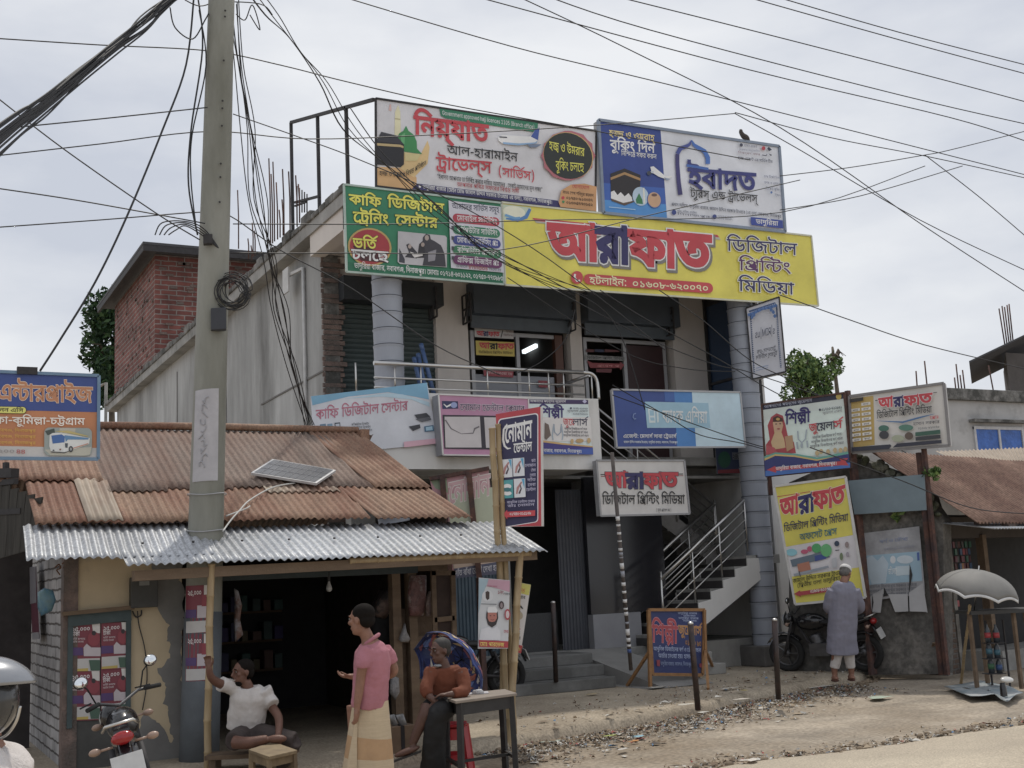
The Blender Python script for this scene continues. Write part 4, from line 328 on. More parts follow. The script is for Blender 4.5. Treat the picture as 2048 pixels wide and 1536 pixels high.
[[2541],[85],[55,43,7,-2,-6,-3,-18,-3,-12,2,-9,5,-5,7,-2,10,1,6,2,6,3,5,4,4,5,4,5,3,12,2,10,-1,4,-2,8,-9,2,-12,0,-50,3,-3,6,-1,-1,-11,-12,2,-3,2,-3,4,-1,9],[38,46,6,0,14,5,-3,-3,0,15,-1,8,-2,5,-4,2,-6,1,-7,-2,-7,-4,-5,-7,-1,-8,1,-6,3,-3,5,-2]],
[[2542],[85],[34,0,-9,2,-6,3,-4,7,-2,5,0,52,-1,5,-2,3,-7,1,1,11,10,-1,5,-3,4,-5,1,-8,0,-21,8,2,6,1,20,-3,9,2,4,2,2,5,11,-5,-2,-5,-3,-3,-7,-4,-15,-1,3,3,3,-7,1,-8,-1,-8,-3,-8,-5,-6,-6,-4,-7,-3],[34,10,8,2,6,5,4,6,1,7,-2,8,-5,4,-7,1,-8,0,-7,-3,0,-16,2,-11,3,-2]],
[[2543],[85],[25,45,12,-2,4,-3,4,-4,2,-5,1,-5,-2,-10,-6,-7,-1,1,12,3,9,4,6,6,2,8,-2,9,-9,7,-18,7,-11,3,-9,3,-7,4,-4,3,-2,5,-1,5,2,6,2,4,3,3,9,-5,-3,-4,-1,-3,1,-3,3,-3,8,-4,6,-2,19,-5,8,-4,6,-4,5,-4,3,-4,2,-4,2,-10,-1,-8,-3,-7,-5,-5,-7,-4,-7,-3,-19,-4,-12,0,-3,10,6,2,4,3,3,4,1,5,-3,8,-4,2,-5,1,-7,-2,-3,-5,2,-6,-11,-3,-2,5,0,6,2,8,3,3,4,2,6,2]],
[[71],[107],[55,-1,-13,1,-11,5,-10,8,-7,11,-4,13,-1,15,1,15,4,13,7,11,10,8,11,5,12,1,8,0,8,-2,6,-3,6,-4,6,-5,4,-6,3,-6,2,-8,-14,0,-4,9,-10,10,-9,3,-6,0,-8,-1,-8,-4,-7,-5,-5,-9,-3,-10,-2,-12,2,-12,3,-10,5,-9,7,-5,8,-4,9,-1,8,1,8,3,5,4,5,6,3,8,1,8,-27,0,0,11,40,0,0,-11,-2,-12,-4,-11,-6,-8,-9,-6,-10,-4]],
[[111],[86],[43,-2,-10,2,-9,3,-7,6,-5,8,-4,10,-1,12,1,11,4,10,5,8,7,6,9,4,10,1,10,-1,8,-4,8,-6,5,-8,3,-10,1,-11,-1,-12,-3,-10,-5,-8,-8,-6,-8,-3],[43,10,7,1,6,3,4,4,3,6,2,7,1,8,-1,7,-2,7,-3,6,-4,5,-6,3,-7,1,-7,-1,-6,-3,-4,-5,-4,-6,-2,-14,2,-15,4,-6,4,-4,6,-3]],
[[118],[80],[34,0,-30,78,14,0,16,-46,3,-7,4,-15,1,-6,-4,0,8,28,17,46,14,0,-30,-78]],
[[101],[83],[44,-2,-11,2,-9,3,-7,6,-5,8,-4,10,-1,11,1,12,4,10,5,8,7,6,8,4,10,1,13,-2,11,-7,4,-5,6,-15,0,-15,-60,0,0,10,54,0,-6,-4,-1,8,-2,6,-3,5,-4,4,-5,3,-7,1,-6,-1,-6,-3,-4,-4,-3,-5,-2,-5,-1,-7,0,-7,1,-8,2,-6,4,-6,4,-3,6,-3,7,-1,8,2,7,4,4,6,12,-3,-2,-5,-4,-5,-5,-4,-6,-3,-7,-2]],
[[114],[54],[11,0,0,78,12,0,0,-12,1,0,3,5,5,5,6,2,6,1,7,0,0,-13,-3,1,-5,0,-10,-2,-4,-3,-3,-4,-2,-4,0,-54]],
[[110],[84],[24,0,-13,0,0,78,12,0,0,-19,-2,0,5,9,6,6,7,4,8,1,7,-1,7,-2,5,-4,4,-6,3,-7,0,-59,-12,0,0,48,-1,9,-4,6,-5,3,-8,2,-5,-1,-5,-2,-4,-3,-3,-4,-2,-5]],
[[109],[125],[11,0,0,78,12,0,0,-17,-1,0,2,5,3,5,4,4,9,4,5,0,8,-1,6,-4,4,-6,3,-8,-2,0,2,6,3,5,9,6,6,2,12,0,11,-6,4,-5,2,-7,1,-8,0,-53,-12,0,0,52,-2,7,-3,5,-5,3,-6,1,-9,-2,-4,-3,-2,-3,-2,-9,0,-51,-13,0,0,54,-1,5,-3,5,-5,3,-6,1,-9,-2,-6,-6,-2,-5,0,-55]],
[[116],[47],[42,78,0,-11,-41,0,0,11],[13,97,13,0,0,-77,2,-7,7,-3,6,1,3,-11,-5,-1,-4,0,-9,1,-7,4,-4,7,-2,8]],
[[97],[80],[33,-2,-7,1,-7,2,-5,3,-4,5,-3,6,-1,7,1,6,2,5,3,4,4,3,5,2,34,6,0,13,-6,5,-9,2,-9,-2,-7,-4,-3,-5,-12,3,3,7,5,5,5,3,12,4,6,0,9,-1,5,-1,9,-6,3,-5,2,-6,1,-9,0,-51,-12,0,0,11,-1,0,-4,-6,-4,-3,-4,-2],[35,9,6,1,6,2,4,3,3,4,3,9,0,11,-4,-2,-12,-2,-5,0,-8,-2,-7,-4,-2,-7,2,-7,6,-4]],
[[112],[87],[11,-29,0,107,12,0,0,-13,2,0,3,6,3,3,9,4,7,1,9,-1,8,-4,7,-6,5,-8,3,-10,1,-11,-1,-12,-3,-10,-5,-8,-7,-6,-8,-3,-9,-2,-6,1,-6,2,-7,6,-3,5,-1,0,0,-41],[45,10,7,1,6,2,4,5,3,6,2,7,0,16,-2,7,-3,5,-4,5,-6,3,-7,1,-6,-1,-6,-3,-4,-4,-3,-6,-2,-7,-1,-8,1,-8,2,-7,3,-6,4,-5,6,-3]],
[[100],[87],[40,-2,-9,2,-8,3,-7,6,-5,8,-3,10,-1,12,1,11,3,10,6,8,6,6,8,4,9,1,7,-1,9,-4,3,-3,4,-6,1,0,0,39,12,0,0,-104,-12,0,0,12,-1,0,-11,-11,-5,-2],[42,10,7,0,5,3,4,5,4,6,2,15,-2,15,-4,6,-4,4,-5,3,-7,1,-7,-1,-5,-3,-8,-10,-2,-15,2,-15,4,-6,4,-5,5,-2]],
[[104],[84],[24,0,-13,0,0,104,13,0,0,-45,-3,0,5,9,6,6,7,4,8,1,7,-1,7,-2,5,-4,4,-6,3,-7,0,-59,-12,0,0,48,-1,9,-4,6,-5,3,-8,2,-5,-1,-5,-2,-4,-3,-3,-4,-2,-5]],
[[106],[35],[11,78,13,0,0,-84,-1,-6,-2,-6,-3,-5,-5,-3,-5,-2,-10,-1,0,11,2,0,8,4,3,8],[17,91,-6,2,-2,6,2,6,6,2,7,-2,2,-6,-2,-6]],
[[108],[39],[29,-1,-8,2,-6,3,-3,6,-1,7,0,87,13,0,0,-84,1,-7,5,-2,5,0,3,-10]],
[[105],[35],[11,0,0,78,13,0,0,-78],[17,91,-6,2,-2,6,2,6,6,2,7,-2,2,-6,-2,-6]],
[[99],[82],[43,-2,-10,2,-9,3,-7,6,-5,8,-4,10,-1,12,1,11,4,10,5,8,7,6,9,4,10,1,5,0,5,-2,5,-1,5,-3,7,-6,4,-10,-12,-3,-2,6,-5,4,-5,3,-7,1,-7,-1,-6,-3,-4,-5,-4,-6,-2,-14,2,-15,4,-6,4,-4,6,-3,7,-1,7,1,6,3,4,4,3,6,12,-3,-2,-5,-6,-9,-4,-3,-9,-4]],
[[115],[75],[38,-2,-8,1,-7,2,-5,3,-5,4,-3,5,-2,6,11,3,3,-6,4,-4,5,-2,6,-1,8,1,5,3,4,4,1,4,-3,7,-3,2,-5,2,-13,3,-9,3,-7,5,-4,6,-1,7,1,7,3,5,4,5,6,3,7,2,8,1,13,-2,6,-3,4,-4,3,-5,2,-5,-12,-3,-2,4,-3,4,-5,2,-6,1,-7,-1,-5,-2,-3,-4,-1,-4,3,-7,4,-2,6,-2,12,-3,9,-3,6,-5,4,-6,1,-7,-1,-6,-3,-6,-4,-5,-6,-4,-8,-2]],
[[66],[93],[13,0,0,104,36,0,10,-1,8,-3,7,-4,4,-6,2,-6,1,-8,0,-6,-2,-5,-6,-7,-4,-2,-5,-1,0,-1,5,-1,9,-6,4,-5,3,-7,0,-7,-1,-8,-2,-6,-5,-6,-6,-4,-9,-3,-11,-1],[26,12,24,0,11,1,6,3,4,6,2,6,-1,5,-2,4,-3,4,-5,4,-11,2,-25,0],[26,58,23,0,5,1,9,4,3,4,2,4,1,5,-2,6,-3,6,-6,3,-9,1,-23,0]],
[[102],[53],[47,78,0,-11,-46,0,0,11],[17,0,0,88,1,7,2,5,4,4,4,3,11,2,12,-2,-4,-11,-2,1,-5,0,-8,-3,-3,-8,0,-86]],
[[87],[141],[32,0,-28,104,13,0,17,-64,4,-21,2,-5,1,-6,-2,0,4,22,2,5,1,5,17,64,15,0,17,-64,3,-15,2,-6,2,-11,-2,0,3,17,2,5,2,10,16,64,14,0,-28,-104,-16,0,-18,66,-1,7,-4,15,-1,9,3,0,-2,-9,-1,-7,-4,-15,-18,-66]],
[[82],[92],[13,0,0,104,35,0,11,-1,9,-3,7,-5,5,-7,3,-7,1,-9,-1,-9,-3,-8,-5,-6,-7,-5,-9,-3,-11,-1,-28,0,0,12,28,0,7,1,6,2,4,2,3,4,2,5,0,12,-2,5,-3,4,-4,3,-6,2,-29,0,0,-92],[72,0,-25,47,15,0,26,-47]],
[[73],[63],[6,0,0,12,19,0,0,80,-19,0,0,12,51,0,0,-12,-19,0,0,-80,19,0,0,-12]],
[[77],[129],[13,0,0,104,18,0,28,-71,2,-8,3,-8,2,-7,-3,0,2,7,3,8,4,13,26,66,18,0,0,-104,-13,0,0,67,1,8,0,19,1,0,-1,-5,-4,-10,-1,-5,-2,-4,-1,-4,-3,-7,-23,-59,-11,0,-24,59,-2,7,-10,28,2,0,0,-94]],
[[117],[84],[37,-1,-7,1,-6,2,-6,4,-4,6,-2,7,-1,9,0,50,13,0,0,-48,1,-9,3,-6,6,-3,7,-2,6,1,4,2,4,3,3,4,2,5,1,6,0,47,12,0,0,-78,-12,0,0,19,2,0,-4,-9,-6,-7,-7,-3]],
[[48],[93],[46,-1,-10,1,-9,5,-8,8,-5,10,-3,13,-1,16,1,16,3,13,6,10,7,8,9,5,10,1,11,-1,9,-5,7,-8,5,-10,4,-13,1,-16,-1,-16,-4,-13,-5,-10,-7,-8,-9,-5],[46,10,7,1,6,4,5,6,3,8,2,11,1,12,-1,12,-2,11,-3,8,-5,6,-6,4,-7,1,-7,-1,-6,-4,-4,-6,-4,-8,-2,-11,0,-24,2,-11,4,-8,4,-6,6,-4]],
[[49],[93],[16,0,0,11,64,0,0,-11],[57,104,0,-104,-13,0,0,92,-1,0,-25,-19,0,14,22,17]],
[[53],[93],[45,-1,-9,1,-7,2,-7,4,-5,6,-3,7,-2,7,13,0,3,-8,7,-6,10,-2,6,1,5,2,5,4,3,4,2,6,1,6,-1,6,-2,6,-4,5,-4,3,-6,3,-6,0,-10,-1,-8,-4,-12,1,6,52,55,0,0,-12,-44,0,-3,-30,13,6,6,0,7,-1,6,-2,5,-3,5,-4,4,-5,3,-6,2,-7,1,-7,-1,-9,-4,-9,-5,-7,-7,-5,-8,-3]],
[[124],[48],[29,137,0,-170,-11,0,0,170]],
]
GL = {}
for _g in GD:
    _cs = []
    for _c in _g[2:]:
        _x, _y = _c[0], _c[1]; _q = [(_x*7, _y*7)]
        for _i in range(2, len(_c), 2): _x += _c[_i]; _y += _c[_i+1]; _q.append((_x*7, _y*7))
        _cs.append(_q)
    GL[''.join(map(chr, _g[0]))] = (_g[1][0]*7, _cs)
CONS = set(chr(c) for c in range(0x995, 0x9ba)) | set('\u09dc\u09dd\u09df\u09ce')
SIGNS = set('\u09be\u09bf\u09c0\u09c1\u09c2\u09c3\u09c7\u09c8\u09cb\u09cc\u09cd\u0981')
def layout(s):
    s = s.replace('\u09af\u09bc', '\u09df').replace('\u09a1\u09bc', '\u09dc'); i = 0; out = []; x = 0
    def put(k):
        nonlocal x
        if k in GL: out.append((k, x)); x += GL[k][0]
    while i < len(s):
        c = s[i]
        if c in CONS:
            reph = s[i:i+2] == '\u09b0\u09cd' and i+2 < len(s) and s[i+2] in CONS
            if reph: i += 2
            n = next((n for n in (6, 5, 4, 3, 2, 1) if s[i:i+n] in GL and len(s[i:i+n]) == n), 1)
            k = s[i:i+n]; i += n; pre = ''; post = ''
            while i < len(s) and s[i] in SIGNS:
                v = s[i]; i += 1
                if v in '\u09bf\u09c7': pre += v
                elif v == '\u09cb': pre += '\u09c7'; post += '\u09be'
                elif v == '\u09cc': pre += '\u09c7'; post += '\u09d7'
                else: post += v
            for v in pre: put(v)
            put(k)
            if reph: put('\u09b0\u09cd')
            for v in post: put(v)
        elif c == ' ': x += 270; i += 1
        elif c == '\u200c': i += 1
        else: put(c); i += 1
    return out, x
def _area(c): return sum(c[i-1][0]*c[i][1]-c[i][0]*c[i-1][1] for i in range(len(c)))/2
def _inside(p, c):
    r = False
    for i in range(len(c)):
        a, b = c[i-1], c[i]
        if (a[1] > p[1]) != (b[1] > p[1]) and p[0] < (b[0]-a[0])*(p[1]-a[1])/(b[1]-a[1])+a[0]: r = not r
    return r
_tess = {}
def glyph_tris(k, bold):
    if (k, bold) in _tess: return _tess[(k, bold)]
    cs = GL[k][1]; res = []
    if cs:
        big = max(cs, key=lambda c: abs(_area(c))); sg = 1 if _area(big) > 0 else -1
        def off(c):
            if not bold: return c
            o = []
            for i in range(len(c)):
                a, b, d = Vector(c[i-1]), Vector(c[i]), Vector(c[(i+1) % len(c)])
                e1, e2 = (b-a), (d-b)
                if e1.length < 1e-6 or e2.length < 1e-6: o.append(c[i]); continue
                e1.normalize(); e2.normalize(); n1, n2 = Vector((e1.y, -e1.x)), Vector((e2.y, -e2.x)); nn = n1+n2
                if nn.length < .2: nn = n1.copy()
                nn.normalize(); q = min(1/max(nn.dot(n1), .5), 1.6); p = b+nn*(bold*sg*q); o.append((p.x, p.y))
            return o
        outs = [c for c in cs if _area(c)*sg > 0]; holes = [c for c in cs if _area(c)*sg <= 0]
        grp = [[o] for o in outs]
        for h in holes:
            for gi, o in enumerate(outs):
                if _inside(h[0], o): grp[gi].append(h); break
        for g in grp:
            flat = [p for c in g for p in c]
            t = [tuple(q) for q in tessellate_polygon([[Vector((p[0], p[1], 0)) for p in c] for c in g])]
            if bold:                                          # thicken: a band from each outline to its offset
                b0 = 0
                for c in g:
                    m_ = len(flat); flat = flat+off(c); n_ = len(c)
                    t += [(b0+i, b0+(i+1) % n_, m_+(i+1) % n_, m_+i) for i in range(n_)]; b0 += n_
            res.append((flat, t))
    _tess[(k, bold)] = res; return res
def text_mesh(mb, s, o, ax, up, n, h, mat, width=None, bold=0, lift=0.0, slant=0.0, align='l'):
    """letters of body height h on the plane o + ax*a + up*b, raised lift along n"""
    L, tot = layout(s); sy = h/621.0; sx = (width/tot) if width and tot else sy
    x0 = 0 if align == 'l' else -(tot*sx)/2
    for gi, (k, gx) in enumerate(L):
        for ci, (pts, tri) in enumerate(glyph_tris(k, bold)):
            e = lift+.00025*((gi*2+ci) % 5)
            mb.mesh([o+ax*(x0+(gx+p[0])*sx+slant*p[1]*sy)+up*(p[1]*sy)+n*e for p in pts], tri, mat)
# ================================================================== SETTING
m_dirt = M('dry_dirt', (.34, .29, .23), .95, .3, 1.1, bump=.6, bscale=14, second=(.24, .19, .135), lo=.45, hi=.66, fine=23)
m_road = M('dusty_road', (.46, .40, .31), .92, .14, .7, bump=.35, bscale=40, second=(.38, .32, .25), lo=.42, hi=.7, fine=60)
m_pave = M('worn_concrete', (.40, .34, .26), .9, .2, 1.6, bump=.5, bscale=18, second=(.29, .24, .18), lo=.42, hi=.62, fine=35)
m_conc = M('grey_concrete', (.33, .325, .31), .85, .2, 2.2, bump=.3, second=(.15, .15, .14), lo=.48, hi=.7)
def gnoise(x, y, a=.03): return a*(noise.noise(Vector((x*.6, y*.6, 3)))+.5*noise.noise(Vector((x*2.1, y*2.1, 7)))+.25*noise.noise(Vector((x*6, y*6, 1))))
def gz(x, y): return gnoise(x, y)*min(1, max(0, (abs(y+1)-0.5)/3)) if -14 < x < 8 and -12 < y < 2 else 0
def sgrid(a, b, n): return [a+(b-a)*i/n for i in range(n+1)]
xs = [-400, -120, -40] + sgrid(-14, 8, 170) + [30, 120, 400]; ys = [-60, -20] + sgrid(-12, 2, 110) + [20, 80, 400]
g = MB(); vs = [(x, y, gz(x, y)) for y in ys for x in xs]; nx = len(xs)
g.mesh(vs, [(j*nx+i, j*nx+i+1, (j+1)*nx+i+1, (j+1)*nx+i) for j in range(len(ys)-1) for i in range(nx-1)], m_dirt, True)
tag(g.build('ground'), 'bare brown dirt ground strewn with rubbish in front of the pavement', 'ground', kind='structure')
# road sheet with a ragged edge
def redge(x): return -7.72+.18*noise.noise(Vector((x*.7, 0, 2)))+.07*noise.noise(Vector((x*3.1, 5, 2)))
rx = [-60, -20] + sgrid(-14, 6, 240) + [20, 60]; g = MB(); n = len(rx)
rys = [0, .05, .2, .6, 1.5, 3]
vs = []
for q in rys:
    for x in rx:
        y = redge(x)-q*(1 if q < 2.9 else 8); vs.append((x, y, .012+.05*min(1, q)-(.03 if q == 0 else 0)+gnoise(x, y, .008)))
g.mesh(vs, [(j*n+i, (j+1)*n+i, (j+1)*n+i+1, j*n+i+1) for j in range(len(rys)-1) for i in range(n-1)], m_road, True)
tag(g.build('road'), 'pale dusty road surface at the near right', 'road', kind='structure')
# pavement: slab with broken front lip
def pfront(x):
    pts = [(-16, -6.6), (-9.5, -5.45), (-7.55, -4.97), (-4.21, -3.94), (-3.4, -3.5), (-1.22, -2.72), (-.4, -2.62), (.2, -2.2)]
    for (a, b), (c, d) in zip(pts, pts[1:]):
        if x <= c: y = lerp(b, d, (x-a)/(c-a)); break
    else: y = pts[-1][1]
    return y+.07*noise.noise(Vector((x*2.3, 1, 0)))+.05*noise.noise(Vector((x*7, 4, 0)))
px_ = sgrid(-16, .2, 260); g = MB(); n = len(px_)
rows = []
for q, z in ((-.07, -.06), (-.02, .06), (.02, .115), (.12, .135), (.5, .14), (1.5, .145)):
    rows.append([(x, pfront(x)+q, z+gnoise(x*2, q*3, .012)+(.012*noise.noise(Vector((x*9, q, 2))) if q < .05 else 0)) for x in px_])
rows.append([(x, -1.0, .15) for x in px_]); rows.append([(x, 3.0, .15) for x in px_])
vs = [p for r_ in rows for p in r_]
g.mesh(vs, [(j*n+i, j*n+i+1, (j+1)*n+i+1, (j+1)*n+i) for j in range(len(rows)-1) for i in range(n-1)], m_pave, True)
tag(g.build('pavement'), 'worn raised concrete pavement in front of the two storey building', 'pavement', kind='structure')
# ================================================================== MAIN BUILDING
m_wall = M('grey_plaster', (.42, .425, .42), .9, .26, .9, bump=.15, bscale=30, second=(.17, .17, .165), lo=.44, hi=.64, stretch=(1, 1, .25))
m_wall2 = M('cream_paint', (.66, .615, .575), .85, .08, 1.5, second=(.52, .48, .445), lo=.5, hi=.75, stretch=(1, 1, .4))  # cream wall paint with slightly darker noise streaks
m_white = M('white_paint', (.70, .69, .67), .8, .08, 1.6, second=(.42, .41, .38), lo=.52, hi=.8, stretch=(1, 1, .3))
m_old = M('weathered_edge', (.21, .205, .195), .95, .35, 5, bump=.9, bscale=22, second=(.07, .07, .065), lo=.42, hi=.6)
m_tile = M('blue_grey_tile', (.36, .385, .44), .55, .07, 2.5, second=(.29, .315, .365), lo=.4, hi=.7, stretch=(1, 1, .4))
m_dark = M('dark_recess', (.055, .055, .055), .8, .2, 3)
m_shut = M('dark_shutter', (.055, .075, .075), .55, .12, 4)
m_steel = M('stainless_steel', (.55, .54, .52), .3, .06, 8, metal=1.0)
m_iron = M('dark_iron', (.035, .033, .035), .7, .3, 12)
m_rust = M('rusty_iron', (.12, .06, .045), .85, .4, 14, second=(.06, .04, .04))
m_alu = M('aluminium_frame', (.40, .40, .41), .45, .05, 8, metal=.3)
m_glass = M('dark_glass', (.012, .016, .022), .08, 0, spec=.6)
m_frost = M('frosted_film', (.30, .31, .34), .5, .05, 3)
m_brick = brick_mat('red_brick', (.22, .08, .066), (.13, .05, .044), (.26, .22, .20), bw=.42, rh=.135, msize=.018)
m_brickx = brick_mat('red_brick_side', (.22, .08, .066), (.13, .05, .044), (.26, .22, .20), turn=(R(90), 0, R(90)), bw=.42, rh=.135, msize=.02)
m_brickt = M('rough_brick', (.20, .145, .125), .95, .35, 9, bump=.8, second=(.12, .10, .09))
B = thing('commercial_building', 'two storey concrete shop building covered in signboards, with grey side wall and blue tiled columns', 'building', (-3.4, 1.5, 0))
def P(name, mb, mat=None, par=B, **k): return mb.build(name, mat, par, **k)
g = MB()                                                     # side wall with plaster joints
g.box(-7.45, -7.2, 1.5, 21, 0, 7.62)
P('side_wall', g, m_wall)
g = MB(); g.box(-7.462, -7.45, 7.8, 7.86, 0, 7.3); g.box(-7.462, -7.45, 12.5, 12.56, 0, 7.3)
g.bar((-7.456, 1.55, 5.35), (-7.456, 5.2, 5.35), .02, .03); g.bar((-7.456, 1.55, 3.9), (-7.456, 16, 3.95), .02, .03)
P('plaster_joint', g, M('joint_line', (.16, .155, .15), .9))
g = MB()
z = 0.4
while z < 7.25:                                              # unplastered brick toothing at the wall end
    w_ = random.uniform(.0, .05); g.box(-7.47-random.uniform(0, .03), -7.17+w_+(0.04 if int(z/.085) % 2 else 0), 1.43+random.uniform(0, .04), 1.499, z, z+.068+random.uniform(-.006, .006)); z += .088
P('brick_edge', g, m_brickt)
g = MB(); g.box(-7.45, -7.2, 1.46, 1.5, 0, 7.3); P('mortar', g, m_old)
g = MB(); g.box(-7.7, 1.0, -.3, 21.3, 7.6, 7.86); P('roof_slab', g, m_conc)
g = MB()                                                     # crumbling parapet lip along the side
y = -.3
while y < 21:
    l = random.uniform(.15, .5); g.box(-7.72-random.uniform(0, .03), -7.55, y, y+l-.01, 7.8, 7.88+random.uniform(0, .10)); y += l
P('parapet', g, m_old, bevel=.02)
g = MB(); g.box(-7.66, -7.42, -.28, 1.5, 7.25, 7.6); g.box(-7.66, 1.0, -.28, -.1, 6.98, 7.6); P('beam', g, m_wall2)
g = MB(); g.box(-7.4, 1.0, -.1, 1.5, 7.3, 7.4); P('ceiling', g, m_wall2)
# upper back wall with its openings
F1, T1 = 3.9, 6.78
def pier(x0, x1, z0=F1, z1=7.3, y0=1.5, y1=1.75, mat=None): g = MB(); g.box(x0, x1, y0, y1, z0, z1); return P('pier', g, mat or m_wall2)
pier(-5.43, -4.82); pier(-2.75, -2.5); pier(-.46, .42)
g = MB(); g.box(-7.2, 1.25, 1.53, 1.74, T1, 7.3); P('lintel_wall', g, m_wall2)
g = MB(); g.box(.42, 1.25, 1.5, 1.8, 0, 7.3); P('end_wall', g, m_white)
def slats(x0, x1, y, z0, z1, pitch=.085, dep=.02):
    m_ = MB(); zz = z0
    pr = []
    while zz < z1-1e-4: pr += [(0, zz), (-dep, zz+pitch*.35), (-dep, zz+pitch*.75), (0, zz+pitch)]; zz += pitch
    vs_ = [(x, y+a, b) for a, b in pr for x in (x0, x1)]
    m_.mesh(vs_, [(2*i, 2*i+1, 2*i+3, 2*i+2) for i in range(len(pr)-1)]); return m_
P('roller_shutter', slats(-7.2, -5.43, 1.62, 3.9, 6.8), m_shut)
g = MB(); g.box(-7.2, -5.4, 1.2, 1.5, 6.5, 6.9); P('shutter_hood', g, M('hood_dark', (.03, .035, .04), .6))
for x0, x1 in ((-4.82, -2.75), (-2.5, -.46)):
    g = MB(); g.box(x0, x1, 1.22, 1.5, 6.42, 6.98); P('shutter_hood', g, M('hood_steel', (.065, .08, .10), .55, .15, 3))
    g = MB(); g.box(x0+.03, x1-.03, 1.40, 1.45, 6.2, 6.42); P('shutter_end', g, M('shutter_slate', (.10, .12, .14), .5))
def bracket(px, py, wpx=18, hpx=38):                          # welded grille brackets that hold the hoods
    g = MB(); a = onY(px, py, 1.15); sx = .32; sz = .5
    for k in range(3): g.bar(a+Vector((0, k*.16, 0)), a+Vector((0, k*.16, -sz)), .025); g.bar(a+Vector((0, 0, -k*sz/2)), a+Vector((0, .32, -k*sz/2)), .025)
    g.bar(a, a+Vector((0, .32, -sz)), .02); P('hood_bracket', g, m_iron)
for p_ in ((872, 575), (940, 585), (1148, 605), (1345, 615)): bracket(*p_)
def glass_door(x0, x1, split, parts):
    d = MB(); z1 = 6.2
    for a, b in ((x0, x0+.07), (split-.035, split+.035), (x1-.07, x1)): d.box(a, b, 1.62, 1.68, F1, z1)
    d.box(x0+.07, split-.035, 1.625, 1.675, z1-.07, z1); d.box(split+.035, x1-.07, 1.625, 1.675, z1-.07, z1)
    dr = P('glass_door', d, m_alu)
    for nm, a, b, z0, z2, mt in parts:
        q = MB(); q.box(a, b, 1.645, 1.655, z0, z2); q.build(nm, mt, dr)
    return dr
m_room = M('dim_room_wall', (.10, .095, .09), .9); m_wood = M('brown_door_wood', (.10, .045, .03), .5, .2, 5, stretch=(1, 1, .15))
dr1 = glass_door(-4.72, -2.86, -3.78, [('film', -4.65, -3.815, F1, 5.42, m_frost), ('film', -3.745, -3.05, F1, 5.42, m_frost)])
g = MB(); g.box(-3.02, -2.86, 1.60, 1.70, F1, 6.2); P('wood_jamb', g, m_wood)
dr2 = glass_door(-2.4, -.56, -1.5, [])
g = MB(); g.box(-1.46, -.63, 1.63, 1.66, F1, 6.1); P('wood_jamb', g, M('maroon_panel', (.045, .02, .02), .4))
g = MB()                                                     # dim rooms behind the glass
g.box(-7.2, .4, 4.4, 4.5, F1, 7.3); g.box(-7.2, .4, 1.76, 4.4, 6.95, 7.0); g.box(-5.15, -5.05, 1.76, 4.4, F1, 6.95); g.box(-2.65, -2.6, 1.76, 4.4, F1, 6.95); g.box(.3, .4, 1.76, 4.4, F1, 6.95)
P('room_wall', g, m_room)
g = MB(); ta, tb = onY(1047, 704, 3.3), onY(1073, 691, 2.9); g.bar(ta, tb, .07); P('tube_lamp', g, M('lamp_tube', (.8, .85, .85), .4, 0, emit=((.85, .95, 1.0), 1.5)))
# side window on the right end of the balcony
g = MB(); g.face([(.34, 1.5, 4.0), (.34, .05, 4.0), (.34, .05, 6.9), (.34, 1.5, 6.9)]); P('side_window', g, M('blue_glass', (.05, .09, .17), .06, 0, spec=.9, metal=.55))
g = MB(); g.box(.3, .37, 1.44, 1.5, 3.9, 7.3); g.box(.3, .37, .0, .05, 3.9, 7.3); g.box(.36, .40, .05, 1.44, 6.9, 7.3); g.box(.31, .37, .05, 1.44, 5.35, 5.40); P('window_frame', g, m_iron)
g = MB(); g.box(.40, .46, .05, 1.5, .15, 7.3); g.box(.40, .46, 1.5, 2.7, .15, 7.3); P('end_partition', g, m_white)
g = MB(); g.box(.46, 3.2, 1.62, 1.8, 0, 4.1); P('rear_wall', g, m_white)
# balcony
g = MB(); g.box(-7.2, -3.4, -.12, 1.5, 3.55, 3.9); g.box(-7.6, -3.38, -.34, -.12, 3.53, 4.70); g.box(-7.6, -7.45, -.12, 1.5, 3.53, 4.3); P('balcony', g, m_white)
g = MB(); g.box(-3.4, .3, 1.0, 1.5, 3.75, 3.9); P('landing_slab', g, m_conc)
def rail(path, r=.022): q = MB(); q.tube(path, r, 10); return q
g = MB()
yr = -.3
for z_, r_ in ((5.14, .033), (4.92, .017), (4.77, .017)): g.tube([(-7.3, yr, z_), (-3.62, yr, z_)], r_, 10)
for p_ in (712, 790, 842, 975, 1058, 1097, 1127, 1183): a = onY(p_, 760, yr); g.tube([(a.x, yr, 4.68), (a.x, yr, 5.13)], .014, 8)
g.tube(catmull([(-3.62, yr, 5.14), (-3.45, yr, 5.12), (-3.36, yr, 5.0), (-3.34, yr, 4.7)]), .03, 10)
g.tube([(-3.36, -.1, 5.14), (-3.36, 1.0, 5.14)], .03, 10); g.tube([(-3.36, .6, 5.14), (-3.36, .6, 3.9)], .02, 8)
P('balcony_railing', g, m_steel)
g = MB(); g.box(-7.2, .4, .9, 1.49, 3.50, 3.55); g.box(-7.3, .4, 1.5, 2.75, 3.52, 3.62)
for x_ in (-5, -2.9): g.box(x_, x_+.25, -.1, 1.5, 3.2, 3.5)
P('ceiling_beam', g, m_conc)
